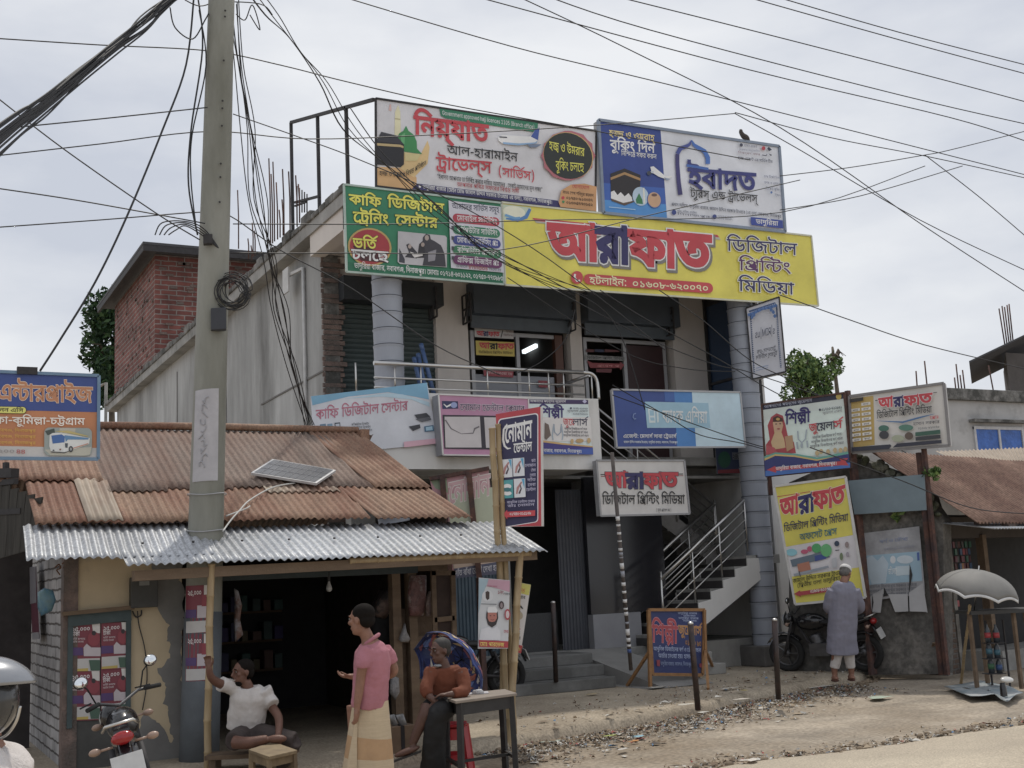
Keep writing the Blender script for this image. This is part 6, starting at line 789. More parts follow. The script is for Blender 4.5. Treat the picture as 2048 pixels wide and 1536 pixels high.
# --- banner hung on the balcony behind the left column
S = Sign('hanging_banner', 'pale blue banner with pink letters and pictures of gadgets, behind the left column', 'banner', c23, [(72, 828), (868, 735), (945, 1150), (100, 1235)], plY(-.37), 'c3c6ce', .015)
S.P([(75, 828), (866, 735), (880, 850), (780, 830), (600, 800), (330, 830), (85, 890)], '6aa4c4').P([(300, 845), (600, 806), (700, 815), (880, 868), (885, 900), (760, 850), (560, 830)], 'a9c6d6')
S.t('কাফি', 108, 985, 262, 972, 62, 'b3647c', 12).t('ডিজিটাল সেন্টার', 285, 968, 735, 922, 62, 'b3647c', 12).P([(135, 1020), (175, 1015), (178, 1070), (138, 1075)], '5a7890').P([(185, 1018), (220, 1014), (224, 1070), (190, 1074)], '6a8aa2').P([(235, 1010), (272, 1006), (278, 1075), (242, 1078)], '2c3440').P([(240, 1018), (268, 1014), (272, 1066), (246, 1068)], 'b0b8c4')
for i in range(3): S.t('কম্পিউটার ডিজাইন', 350, 1030+22*i, 470+10*i, 1022+22*i, 14, '3a3c44')
S.P([(778, 955), (860, 942), (888, 968), (800, 985)], '3a3c44').P([(785, 985), (885, 970), (895, 990), (830, 1005)], '5a5c64').P([(740, 1035), (815, 1020), (820, 1045), (770, 1065)], '34363e').P([(845, 1035), (908, 1025), (912, 1065), (848, 1072)], '3a6a8a').P([(855, 1040), (900, 1033), (903, 1060), (857, 1064)], '9ac0d4').P([(705, 1140), (940, 1115), (945, 1150), (708, 1178)], 'd0a0b0')
S.done()
# --- pink dental box sign
S = Sign('lightbox_sign', 'pink dental care box sign with two blank white panes on the balcony front', 'signboard', c23, [(945, 815), (1558, 842), (1570, 1236), (975, 1228)], plY(-.62), 'b0789a', .24, m_white, .02, side=M('box_side', (.30, .30, .32), .6))
S.P([(968, 860), (1078, 862), (1080, 912), (972, 915)], '252a58').path([(980, 880), (1000, 900), (1030, 885), (1050, 872)], [4, 12, 12, 4], 'd8dce8').E(1050, 888, 22, 20, '8a98c8').t('নোমান ডেন্টাল কেয়ার', 1092, 922, 1532, 934, 40, '5a3860', 12, ('e0d4dc', 30))
S.P([(972, 955), (1555, 965), (1562, 1196), (985, 1186)], '2a2430').P([(985, 968), (1226, 968), (1238, 1178), (992, 1178)], 'b9b3b4').P([(1255, 972), (1540, 975), (1550, 1184), (1268, 1180)], 'b9b3b4').path([(990, 990), (1030, 1050), (1100, 1085), (1180, 1080), (1190, 1050), (1222, 1035)], [10, 8, 4, 8, 12, 10], '6a6468')
S.done()
# --- jewellers banner on the balcony
S = Sign('hanging_banner', 'white and purple jewellery banner hung at the right end of the white balcony', 'banner', c26, [(912, 62), (1308, 66), (1338, 428), (925, 425)], plY(-.37), 'c9dadf', .012)
S.P([(912, 62), (1308, 66), (1309, 94), (914, 90)], '3a2a58').t('আপনাদের পছন্দের জুয়েলার্স', 925, 80, 1160, 84, 14, 'd8d4e0', 6).P([(1270, 76), (1284, 62), (1300, 76), (1286, 90)], 'b4b0d0').P([(915, 180), (1325, 180), (1334, 340), (922, 340)], 'cfcbc8')
S.t('শিল্পী', 985, 178, 1145, 182, 58, '33206a', 24).t('জুয়ে', 1142, 232, 1218, 234, 42, RED, 10).t('লার্স', 1205, 234, 1302, 236, 42, '2a2a4a', 8)
for i in range(3): S.t('আধুনিক ডিজাইনের স্বর্ণ গহনা', 1150-3*i, 262+22*i, 1300+5*i, 266+22*i, 13, '55525a', 4)
S.path([(1080, 225), (1085, 280), (1105, 300), (1125, 280), (1130, 225)], 7, '8a98a8').path([(1078, 240), (1070, 300), (1075, 330)], 8, '9aa8b4').path([(1132, 240), (1140, 300), (1135, 330)], 8, '9aa8b4').P([(1020, 215), (1045, 230), (1060, 300), (1030, 330), (1018, 320)], '6a5a50').E(1250, 336, 26, 14, 'b8945a').E(1200, 340, 10, 16, 'c0a068').E(1310, 335, 12, 18, 'c0a068')
S.P([(920, 350), (1010, 345), (1130, 360), (1335, 378), (1338, 428), (924, 425)], '3a2f80').P([(1010, 400), (1336, 385), (1338, 426), (1012, 424)], '2a50a8').P([(920, 340), (1010, 335), (1130, 350), (1335, 372), (1335, 380), (1130, 362), (1010, 347), (920, 352)], 'c8a060').t(ADDR, 930, 408, 1262, 418, 20, WHT, 10).E(1190, 122, 6, 7, '2a2a4a').t('০১৭৪০-৯১৩০৪৭', 1202, 128, 1302, 131, 12, '2a2a4a', 6).t('০১৩০৫-৭৭৩১৫২', 1202, 165, 1302, 168, 12, '2a2a4a', 6).t('জুয়েলার্স এজেন্ট', 1165, 146, 1302, 149, 12, '55525a')
S.done()
# --- bank sign
S = Sign('signboard', 'blue bank signboard fading to pale blue at right, hung across the stairs', 'signboard', c24, [(505, 816), (1555, 838), (1598, 1286), (545, 1292)], plY(-.42), '27448c', .06, fr_al, .03, side=fr_al)
S.P([(1015, 828), (1555, 840), (1596, 1284), (1040, 1288)], '2f78bc').P([(935, 827), (1015, 828), (1022, 915), (940, 915)], '2b5aa4').P([(1160, 832), (1555, 840), (1596, 1284), (1196, 1287), (1186, 1132), (1166, 918)], 'b4cedc').P([(775, 915), (1298, 926), (1312, 1130), (794, 1130)], '8fb8cc').P([(1295, 926), (1560, 930), (1580, 1130), (1312, 1130)], 'b4cedc')
S.P([(800, 965), (858, 966), (862, 1088), (812, 1088)], 'c8d6de').P([(812, 985), (848, 986), (850, 1030), (816, 1030)], '8fb8cc').P([(818, 1045), (852, 1045), (854, 1070), (822, 1070)], '8fb8cc').P([(868, 990), (884, 990), (890, 1084), (874, 1086)], 'c8d6de').t('ব্যাংক এশিয়া', 918, 1082, 1284, 1090, 92, 'd2dce2', 14).path([(700, 1012), (682, 1018), (676, 1042), (690, 1060), (702, 1052)], 9, '6a84b8')
S.t('এজেন্ট: মেসার্স সাবা ট্রেডার্স', 596, 1212, 1030, 1214, 28, WHT, 12).t('জামাল উদ্দিন সরকার টাওয়ার, ভাদুরিয়া বাজার, নবাবগঞ্জ, দিনাজপুর।', 600, 1255, 1042, 1258, 17, 'd0d8e4', 6).done()
# --- white hanging sign under it
S = Sign('signboard', 'white hanging signboard with red and blue letters under the blue bank sign', 'signboard', c26, [(1362, 466), (1942, 466), (1978, 818), (1390, 832)], plY(-.55), 'c2bfbc', .12, M('grey_rim', (.33, .33, .34), .6), .03)
S.P([(1390, 556), (1935, 552), (1936, 558), (1391, 562)], BLK).P([(1392, 568), (1936, 564), (1937, 568), (1392, 573)], '8a3038')
arafat(S, ((1425, 640, 1565, 640), (1560, 648, 1680, 648), (1675, 648, 1800, 648), (1795, 642, 1895, 642)), 92, ('4a4650', 22))
S.t('ডিজিটাল প্রিন্টিং মিডিয়া', 1400, 755, 1945, 752, 58, BLK, 8).t('( মূল প্রবেশ পথ )', 1755, 803, 1855, 803, 18, '4a4a50').done()
# --- red and navy upright box on bamboo poles
S = Sign('lightbox_sign', 'red and navy upright dental box sign tied to bamboo poles beside the tin awning', 'signboard', c26, [(698, 160), (994, 110), (1000, 898), (742, 902)], plP((-7.45, -4.95), -42), 'b42a3a', .13, None, side=M('box_white_side', (.62, .61, .60), .6))
S.RR(715, 192, 980, 150, 722, 'd8d4d8', r=22).RR(721, 199, 974, 158, 710, '25224e', r=20)
S.t('নোমান', 760, 350, 938, 312, 108, WHT, 26).path([(775, 225), (752, 260), (748, 330), (758, 370), (778, 388), (800, 384)], [6, 12, 14, 14, 12, 4], WHT).t('ডেন্টাল', 818, 415, 938, 402, 58, WHT, 18)
for (x0, y0, x1, y1) in ((734, 455, 808, 580), (812, 447, 888, 572), (742, 592, 815, 718), (820, 583, 896, 712)):
    S.P([(x0, y0+6), (x1, y0), (x1+3, y1-5), (x0+5, y1)], 'cfd2da' if y0 != 592 else '3a9aa0'); cx, cy = (x0+x1)/2, (y0+y1)/2
    if y0 == 592: S.E(cx, cy-18, 26, 16, 'd8e2de').E(cx, cy+28, 28, 14, 'd8e2de').E(cx, cy+4, 24, 14, '2a7078')
    else: S.path([(cx-18, cy+40), (cx-10, cy), (cx+15, cy-40)], [10, 16, 10], 'b07a78').path([(cx-2, cy+38), (cx+12, cy+5), (cx+5, cy-20)], [12, 9, 5], '4a3a48').P([(x1-24, y0+5), (x1-4, y0+4), (x1-4, y0+70)], '4aa0c8')
for i, (tx, a) in enumerate((('ডাঃ', 938), ('নোমান', 895), ('ঔষধ', 935), ('চেম্বার', 928), ('দাঁত', 912), ('সেবা', 915), ('ডেন্টাল', 905))): S.t(tx, a, 478+32*i, 966, 474+32*i, 18, 'b8b4d0', 6)
S.t('আধুনিক ডেন্টাল চেম্বার', 778, 752, 962, 742, 15, 'b8b4d0', 4).t('ডাঃ নোমান', 782, 775, 958, 765, 15, 'b8b4d0', 4)
S.P([(752, 820), (780, 792), (780, 805), (964, 795), (964, 832), (780, 842), (780, 856)], 'c02a38').t('০১৭৪৩-৩১৫১৬৮', 795, 830, 938, 823, 18, 'f0d8d8', 10).done()
# --- bus company sign at the far left
S = Sign('signboard', 'blue and orange signboard with a coach picture, at the far left edge', 'signboard', c27, [(-700, 228), (1168, 305), (1160, 1290), (-700, 1275)], plP((-12.2, -5.0), -4), 'b4703e', .05, M('blue_rim', (.16, .25, .36), .5), .03)
S.P([(-700, 235), (1160, 312), (1158, 735), (-700, 690)], '223f86').P([(-700, 1120), (1152, 1158), (1150, 1280), (-700, 1268)], 'b0aeac')
S.t('এন্টারপ্রাইজ', -30, 590, 1090, 618, 175, 'b4754a', 20, ('dcc4ac', 22)).t('শিশির', -560, 575, -120, 585, 165, 'b4754a', 20, ('dcc4ac', 22))
S.RR(-160, 664, 312, 672, 84, '2c2a20').RR(-160, 669, 306, 677, 74, 'd2cf5a').t('ননেন এসি', -90, 728, 275, 736, 42, BLK, 12).t('ঢাকা-কুমিল্লা-চট্টগ্রাম', -190, 868, 1000, 886, 78, 'd8d2c8', 14)
for i in range(3): S.t('ভাদুরিয়া, নবাবগঞ্জ, দিনাজপুর', -330, 960+75*i, 420, 975+72*i, 34, 'c89a2a', 6)
S.t('০১৭১৩-২০০', -420, 1215, 175, 1222, 46, '8a8484', 8).t('৪৪', 190, 1224, 300, 1228, 46, 'a85050', 12)
S.RR(522, 918, 1084, 925, 330, '8a9490', r=60).P([(525, 1180), (1080, 1150), (1060, 1240), (1000, 1250), (600, 1248)], 'a8a698').P([(530, 960), (640, 930), (650, 990), (560, 1010)], '3c4640').P([(700, 925), (890, 930), (890, 975), (700, 990)], 'aaa494')
S.P([(585, 1005), (620, 985), (740, 975), (1060, 1045), (1050, 1115), (860, 1180), (760, 1210), (600, 1200), (580, 1140)], 'c4c6c4').P([(605, 1015), (725, 1000), (765, 1025), (760, 1095), (620, 1110)], '2a5a9a').P([(760, 1010), (1045, 1045), (1040, 1062), (800, 1062), (775, 1090)], '4a7aa4').P([(765, 1105), (800, 1105), (795, 1160), (770, 1155)], '3c4650').E(835, 1175, 26, 36, '2a2c30').E(835, 1175, 14, 20, '8a8c8c').P([(640, 965), (800, 955), (1040, 1020), (1040, 1030), (780, 985)], 'b0a060').path([(860, 1165), (1040, 1110)], 8, 'b86a40').E(630, 1190, 12, 8, '4a4a50').E(710, 1180, 12, 10, '7a4a40').P([(600, 1205), (760, 1215), (860, 1185), (760, 1225), (600, 1215)], '34343a')
g = MB(); a = onP(*c27(320, 248), (-12.2, -5.0), R(-4)); g.obox(a, (.09, 0, 0), (0, .03, 0), (0, 0, .035)); g.build('lamp_stub', m_iron, S.o)
g = MB()
for px in (-70, -260): a = onP(px, 915, (-12.2, -4.93), R(-4)); g.bar((a.x, a.y, .2), (a.x, a.y, a.z+1.3), .07)
g.build('sign_post', m_iron, S.o); S.done()
# --- tilted pink and green banner behind the hut
S = Sign('hanging_banner', 'faded pink and green banner on a dark post frame, half hidden behind the hut roof', 'banner', c26, [(262, 590), (650, 518), (720, 1215), (420, 1245)], plP((-6.9, -2.4), -30), 'b9848e', .02)
S.P([(262, 590), (372, 568), (385, 680), (300, 650)], '8a9a7c').P([(380, 690), (690, 640), (712, 1130), (420, 1180)], 'b0b69c').t('নোমান', 390, 750, 660, 690, 130, 'c9a0a4', 22, ('e0d4cc', 26)).P([(400, 1000), (705, 960), (714, 1140), (425, 1180)], 'c6ae9c').P([(425, 1180), (714, 1135), (720, 1215), (430, 1245)], '565a72').t('দাঁত বাঁধা রোগী দেখা হয়', 430, 1232, 716, 1190, 36, 'c8c8d0', 10)
g = MB(); pl = plP((-6.92, -2.43), -30)
for a, b in (((520, 540), (590, 1240)), ((345, 575), (400, 1245))): g.bar(pl(*c26(*a)), pl(*c26(*b)), .07)
p0, p1 = pl(*c26(262, 588)), pl(*c26(655, 516)); g.bar(p0, p1, .05); a = pl(*c26(590, 1240)); g.bar(a, (a.x, a.y, .14), .07); a = pl(*c26(400, 1245)); g.bar(a, (a.x, a.y, .14), .07)
g.build('post_frame', m_rust, S.o); S.done()
# --- wall notices inside the balcony doors
S = Sign('door_sticker', 'white strip sticker with red Bengali letters at the top of the glass door', 'sticker', e8, [(192, 298), (500, 318), (502, 386), (195, 370)], plY(1.60), 'b8b6b4', .01)
arafat(S, ((210, 358, 265, 360), (262, 362, 303, 364), (302, 364, 355, 366), (352, 364, 388, 366)), 34, None, bold=36); S.line(400, 375, 415, 318, 6, BLK).t('ডিজিটাল', 440, 335, 500, 340, 12, '7a5a60', 4).t('মিডিয়া', 420, 362, 500, 366, 12, '7a5a60', 4).done()
S = Sign('door_sticker', 'yellow sticker with red and black Bengali letters on the glass door, under the white strip', 'sticker', e8, [(202, 398), (506, 412), (510, 524), (206, 512)], plY(1.60), 'c2ad3c', .01)
arafat(S, ((232, 458, 310, 460), (312, 464, 378, 466), (376, 466, 450, 468), (446, 464, 504, 466)), 42, None, pieces=(('আ', RED), ('রা', BLK), ('ফা', RED), ('ত', RED)), bold=36); S.t('ডিজিটাল প্রিন্টিং মিডিয়া', 225, 498, 492, 506, 16, '6a5a2a', 6).done()
for q, tx in (([(262, 618), (500, 636), (498, 690), (268, 676)], 'অর্ডার নেওয়া হয়'), ([(696, 712), (768, 716), (770, 770), (700, 766)], 'প্রবেশ')):
    S = Sign('door_sticker', 'long red notice stuck on the frosted left door pane' if q[0][0] < 300 else 'small square red notice stuck on the frosted right door pane', 'sticker', e8, q, plY(1.60), '9a3540', .008); S.t(tx, q[0][0]+30, q[3][1]-18, q[1][0]-12, q[2][1]-18, 18, 'd8b0b0', 6).done()
S = Sign('door_sticker', 'red arrow sticker with a white strip above it on the dark right door', 'sticker', d2, [(520, 120), (1540, 180), (1545, 275), (520, 245)], plY(1.60), '8a8a88', .008)
S.t('ডিজিটাল প্রিন্টিং মিডিয়া', 560, 225, 1510, 255, 60, '2c2c30', 10).P([(560, 270), (700, 330), (1400, 350), (1400, 300), (1515, 380), (1420, 520), (1400, 460), (640, 460)], '8a2e34').P([(790, 480), (1200, 480), (1180, 580), (800, 570)], '6a2a2e').t('প্রবেশ পথ', 820, 430, 1380, 440, 50, 'c87a78', 8).P([(540, -20), (740, -10), (740, 60), (540, 50)], '5a2428').P([(760, -20), (990, -10), (990, 60), (760, 50)], '20284a').P([(1010, -15), (1340, 5), (1390, 50), (1010, 55)], '5a2428').done()
S = Sign('wall_poster', 'dark blue poster with a green oval on the wall beside the right column', 'poster', c24, [(1355, 1290), (1560, 1290), (1575, 1500), (1370, 1505)], plY(.8), '2a3a5c', .01)
S.E(1428, 1390, 52, 68, '1f5a44').P([(1490, 1330), (1555, 1330), (1560, 1390), (1495, 1390)], '6a6e78').t('২৪৬', 1495, 1385, 1550, 1386, 40, '2a2c34', 8).P([(1375, 1475), (1570, 1465), (1574, 1498), (1372, 1503)], '8a2a34').done()
# --- blue upright board standing on the pavement
S = Sign('sandwich_board', 'blue board with red and orange Bengali letters standing on the pavement on orange wooden legs', 'signboard', e3, [(130, 150), (985, 150), (955, 1150), (185, 1140)], plY(-1.75), '1f2f66', .03, M('orange_wood', (.30, .16, .07), .7, .25, 9), .045)
S.t('শিল্পী', 185, 640, 575, 660, 250, 'a83a44', 20, ('d08a90', 16)).t('জুয়েলার্স', 585, 520, 940, 540, 130, 'b07a3c', 16, ('d8b080', 12)).t('০১৭৪০ ৯৩', 690, 690, 935, 715, 80, 'a0703c', 20)
for i, (a, b) in enumerate(((575, 870), (660, 845), (585, 890), (655, 860))): S.t('ভাদুরিয়া বাজার', a, 215+38*i, b, 220+38*i, 26, '9aa8cc', 8)
S.t('আধুনিক ডিজাইনের স্বর্ণ ও রৌপ্য গহনা', 200, 775, 930, 800, 55, '9aa8cc', 8).t('অর্ডার নেওয়া হয়। হাসান', 275, 885, 790, 900, 60, '9aa8cc', 8).t(ADDR, 310, 1000, 790, 1015, 50, '7a8ab0', 8).P([(245, 920), (300, 920), (295, 1020), (250, 1010)], '8a2a3c').P([(900, 980), (960, 960), (950, 1040), (905, 1030)], '8a2a3c')
g = MB(); mw = MATS['orange_wood']; pl = plY(-1.78)
a = pl(*e3(1005, 780)); t0 = pl(*e3(985, 150)); g.bar(t0, a, .04)
for q, dy in (((880, 1240), -.25), ((1050, 1370), -.5), ((1155, 1100), .35)):
    r_ = onZ(*e3(*q), .15); g.bar(a, r_, .04)
a2 = pl(*e3(140, 800)); g.bar(pl(*e3(130, 150)), (a2.x-.02, a2.y, .16), .045); g.bar(a2, (a2.x-.1, a2.y+.5, .16), .04)
g.build('leg_frame', mw, S.o); S.done()
# --- right-hand signs follow the bend of the street
RY = -60
def wl(off): return plP((.0-off*.866, -2.35-off*.5), RY)
S = Sign('signboard', 'jewellery signboard with a veiled bride picture and a red arrow, right of the right column', 'signboard', c25, [(158, 250), (752, 165), (800, 705), (188, 768)], wl(.45), 'c6cfc9', .04, m_rust, .03)
S.P([(158, 250), (752, 165), (756, 205), (162, 288)], '23273f').t('আপনাদের পছন্দের জুয়েলার্স', 175, 275, 520, 228, 22, 'a8acc0', 6).E(712, 190, 20, 24, 'b8a040')
S.P([(172, 380), (300, 290), (500, 300), (760, 260), (770, 420), (600, 620), (190, 620)], 'c9d8d0').P([(215, 500), (200, 400), (225, 340), (265, 312), (310, 330), (330, 400), (345, 470), (390, 520), (405, 600), (190, 612), (188, 540)], 'a8343c').P([(238, 380), (262, 340), (300, 350), (312, 400), (300, 450), (320, 500), (330, 560), (240, 575), (225, 520), (250, 455)], 'c8a878').E(275, 400, 32, 46, 'c9a07c').P([(240, 345), (270, 330), (310, 350), (312, 372), (240, 375)], '4a2a20').E(262, 390, 7, 4, '2a1a16').E(292, 388, 7, 4, '2a1a16').E(280, 425, 12, 5, '9a3038').E(276, 355, 14, 10, 'c8a048').P([(325, 480), (380, 470), (390, 560), (340, 590)], 'b08860').P([(190, 540), (250, 560), (280, 600), (190, 612)], 'b84850')
S.t('শিল্পী', 330, 392, 508, 372, 72, '2a1f66', 26).t('জু', 500, 448, 560, 438, 54, RED, 14).t('য়েলা', 555, 440, 690, 424, 54, '2a2a44', 12).t('র্স', 680, 424, 738, 417, 54, RED, 12)
for i in range(3): S.t('আধুনিক ডিজাইনের স্বর্ণ গহনা', 525-8*i, 498+32*i, 735+8*i, 470+32*i, 17, '55525a', 4)
S.E(580, 288, 8, 9, '2a2a44').t('০১৭১৩-৭২২৯৬১', 592, 298, 740, 278, 20, '2a2a44', 8).t('জুয়েলার্স এজেন্ট', 600, 320, 740, 302, 15, '77757c').path([(420, 440), (425, 500), (450, 525), (475, 500), (485, 430)], 10, '98a4ac').path([(415, 520), (420, 570)], 12, '98a4ac').path([(488, 510), (492, 560)], 12, '98a4ac').E(450, 545, 9, 20, '98a4ac')
for q in ((560, 600), (590, 588), (640, 590), (690, 580), (730, 580), (765, 572)): S.E(q[0], q[1], 14, 18, 'b8a070')
S.P([(180, 640), (260, 605), (400, 612), (560, 640), (790, 600), (800, 705), (188, 768)], '262f6e').P([(180, 625), (260, 595), (400, 604), (560, 632), (785, 590), (788, 606), (560, 648), (400, 618), (260, 610), (182, 645)], '5aa090').P([(182, 640), (260, 608), (400, 616), (560, 646), (700, 625), (560, 656), (400, 628), (260, 620), (184, 655)], 'c8a85a').P([(300, 700), (800, 670), (800, 705), (188, 768), (190, 730)], '2f66b0')
S.P([(200, 722), (262, 692), (262, 704), (735, 658), (722, 640), (786, 636), (768, 660), (790, 690), (735, 688), (268, 728), (268, 742)], 'b8303a').t('ভাদুরিয়া বাজার, নবাবগঞ্জ, দিনাজপুর।', 265, 724, 705, 684, 22, 'ecdcd8', 10)
g = MB(); pl = wl(.12)
p0 = pl(*c25(775, 150)); g.bar(p0, (p0.x, p0.y, .1), .07); p1 = pl(*c25(170, 260)); g.bar(p1, Vector((p1.x, p1.y, 3.0)), .05); g.build('post', m_rust, S.o); S.done()
S = Sign('signboard', 'cream signboard with red Bengali title and a price column, far right above the rusty roof', 'signboard', c25, [(790, 190), (1470, 95), (1512, 545), (812, 598)], wl(.30), 'c4c0ba', .16, M('dull_rim', (.25, .24, .24), .6), .04, side=M('white_edge', (.55, .54, .53), .6))
S.P([(792, 208), (962, 186), (972, 540), (812, 560)], 'b89a48')
for i in range(8):
    for j in range(2):
        if i+j: S.P([(800+74*j+2*i, 246+36*i-8*j), (862+78*j+2*i, 238+36*i-9*j), (864+78*j+2*i, 258+36*i-9*j), (802+74*j+2*i, 267+36*i-8*j)], 'd2cfc8').t('কার্ড', 812+74*j+2*i, 262+36*i-9*j, 850+76*j+2*i, 257+36*i-9*j, 10, '4a443c')
S.P([(795, 212), (893, 198), (893, 222), (798, 238)], '33302e').P([(980, 220), (1425, 160), (1425, 164), (980, 225)], BLK)
arafat(S, ((1005, 275, 1110, 262), (1112, 268, 1192, 258), (1188, 260, 1305, 248), (1300, 246, 1388, 236)), 66, ('e4dcd8', 30))
S.t('ডিজিটাল প্রিন্টিং মিডিয়া', 992, 352, 1388, 306, 42, BLK, 8).path([(990, 368), (1180, 378), (1300, 345), (1410, 318)], [2, 12, 12, 2], '3a6a9a')
for q in ((1005, 400, 1080, 445, '3a6a5a'), (1150, 395, 1255, 440, '4a7a6a'), (1010, 440, 1080, 500, '3a3a40'), (1100, 470, 1190, 520, '9aa088'), (1195, 450, 1255, 505, '5a4a40')): S.E((q[0]+q[2])/2, (q[1]+q[3])/2, (q[2]-q[0])/2, (q[3]-q[1])/2, q[4])
S.t('প্রোঃ', 1375, 358, 1440, 350, 20, RED, 8).t('হাসান সরকার', 1255, 402, 1445, 386, 20, '44464c', 6).t('০১৬০৮-৬২০০৭০', 1290, 432, 1445, 420, 16, '44464c', 6).P([(1270, 452), (1450, 432), (1452, 462), (1272, 480)], '2f5a4a').P([(1272, 486), (1452, 468), (1454, 496), (1274, 512)], '33363c').P([(812, 560), (1090, 538), (1100, 550), (1085, 570), (814, 590)], '2a2c3c').P([(1120, 550), (1140, 532), (1460, 505), (1462, 530), (1110, 562)], '2a2c3c')
g = MB(); pl = wl(.22); p0 = pl(*c25(1325, 560)); g.bar(p0, (p0.x, p0.y, .1), .06); g.build('post', m_rust, S.o); S.done()
S = Sign('signboard', 'tall yellow upright banner with a printing machine picture, behind the man in grey', 'banner', c25, [(248, 840), (762, 770), (905, 1640), (400, 1690)], wl(.62), 'c6c2c4', .02, M('white_batten', (.6, .59, .57), .6), .035)
S.P([(252, 845), (762, 778), (815, 1190), (330, 1275)], 'd0c436').P([(375, 1490), (880, 1420), (905, 1632), (402, 1680)], 'd0c436').path([(262, 915), (760, 838)], 5, 'b83840')
arafat(S, ((292, 1060, 425, 1025), (425, 1040, 540, 1012), (528, 1005, 672, 985), (660, 985, 755, 955)), 120, ('e8dcb8', 20))
S.t('ডিজিটাল প্রিন্টিং মিডিয়া', 318, 1168, 782, 1085, 46, '2a2a50', 10).t('অফসেট প্রেস', 432, 1230, 700, 1185, 44, '2f6a78', 10)
S.P([(365, 1370), (640, 1300), (650, 1350), (380, 1420)], '5a6a78').P([(415, 1400), (500, 1380), (515, 1440), (425, 1460)], 'a86a50').P([(540, 1340), (625, 1325), (625, 1360), (545, 1380)], '2c4488').E(375, 1315, 40, 26, '7ab8c4').E(468, 1310, 26, 16, 'b8486a').E(505, 1290, 18, 20, 'b8486a').E(555, 1285, 34, 34, '3f9a58').E(625, 1300, 40, 46, '5aa868').P([(390, 1470), (640, 1410), (645, 1425), (395, 1488)], '8a929c').path([(430, 1450), (440, 1490)], 8, '4a5058').E(702, 1252, 18, 20, '2c3a50').line(690, 1302, 720, 1298, 6, '33363c').E(735, 1345, 12, 28, '6a7a58').E(775, 1260, 14, 22, '8a7a78').P([(668, 1360), (700, 1350), (705, 1420), (672, 1428)], 'aeb0b4').E(780, 1330, 12, 18, '98909a')
c_ = d8
S.t('জামাল উদ্দিন সরকার টাওয়ার', 258, 362, 830, 262, 42, '2c2a20', 10, c=d8).t('(দ্বিতীয় তলা ভাদুরিয়া)', 305, 412, 800, 322, 38, '2c2a20', 10, c=d8).P([(268, 482), (340, 440), (340, 455), (700, 400), (710, 450), (345, 498), (345, 512)], 'a8303a', c=d8).t('০১৬০৮-৬২০০৭০', 450, 472, 690, 436, 36, 'f0d8d0', 16, c=d8)
S.done()
S = Sign('blank_panel', 'blank grey-blue metal panel on posts above the torn poster', 'panel', c25, [(780, 798), (1330, 752), (1345, 1010), (825, 1042)], wl(.26), M('blue_grey_panel', (.17, .22, .25), .6, .12, 2.5), .03)
g = MB(); pl = wl(.2)
for a in ((840, 1040), (1330, 1015)): p0 = pl(*c25(*a)); g.bar(Vector((p0.x, p0.y, p0.z+.9)), (p0.x, p0.y, .1), .06)
g.build('post', m_rust, S.o); S.done()
S = Sign('torn_poster', 'torn white and pale blue poster peeling off the ruined wall behind the motorbike', 'poster', c16, [(420, 205), (862, 150), (905, 640), (480, 690)], wl(.06), M('poster_paper', (.42, .42, .44), .8, .15, 6, second=(.30, .30, .31)), .006)
S.P([(450, 365), (865, 330), (885, 545), (478, 575)], '8aaabc').P([(480, 380), (520, 360), (560, 400), (600, 360), (640, 420), (620, 560), (520, 570), (490, 480)], 'a9b9c4').E(672, 392, 20, 28, 'c2c6ca').E(760, 390, 60, 30, 'b6c2ca').P([(690, 440), (800, 435), (800, 500), (695, 508)], 'b0c0c8').P([(845, 340), (862, 338), (865, 395), (850, 400)], '3a5aa0').t('ভর্তি চলছে', 640, 500, 700, 495, 40, 'd4d8da', 10)
S.t('স্বর্ণ ও রৌপ্য', 575, 275, 780, 252, 22, '7a84a0', 6).t('কেয়ার ভাদুরিয়া', 610, 328, 830, 305, 18, '8a8c98', 4)
for i in range(3): S.t('নবাবগঞ্জ দিনাজপুর সরকার বাজার', 490, 600+32*i, 845, 580+30*i, 20, '6a6c74', 6)
for pts in ([(478, 690), (480, 780), (520, 765), (530, 640)], [(530, 640), (525, 770), (585, 775), (605, 600), (620, 640)], [(640, 640), (690, 770), (785, 765), (780, 640)], [(790, 630), (795, 765), (910, 768), (925, 775), (890, 560)]): S.P(pts, 'a6a6a8')
for a in (((610, 590), (605, 660), (640, 650)), ((795, 420), (815, 500), (790, 640)), ((525, 640), (522, 780), (535, 700))): S.P(list(a), '1a1a1b')
S.done()
# ================================================================== THE TIN HUT
m_rusty = M('rusty_tin', (.27, .17, .115), .75, .22, 3.5, bump=.2, second=(.20, .095, .06), lo=.42, hi=.6, stretch=(1, .3, .3), fine=40)
m_brownt = M('brown_tin', (.205, .155, .128), .8, .2, 4, bump=.2, second=(.17, .10, .075), lo=.42, hi=.66, stretch=(1, .3, .3), fine=40)
m_palet = M('half_rusty_tin', (.33, .27, .21), .65, .25, 4, second=(.20, .11, .075), lo=.42, hi=.58, stretch=(1, .3, .3))
m_zinc = M('galvanised_tin', (.46, .475, .50), .48, .1, 3, metal=.35, second=(.36, .37, .385), lo=.42, hi=.62, stretch=(1, .3, .3), fine=30)
m_timber = M('old_timber', (.19, .135, .09), .85, .25, 7, bump=.3, second=(.11, .075, .05), lo=.4, hi=.65, stretch=(.2, 1, 1))
m_bamboo = M('bamboo', (.37, .28, .16), .55, .18, 9, second=(.28, .19, .10), lo=.45, hi=.7, stretch=(3, 3, .4))
m_limew = M('stained_yellow_plaster', (.56, .46, .315), .9, .12, 1.4, bump=.25, second=(.34, .29, .23), lo=.54, hi=.62)
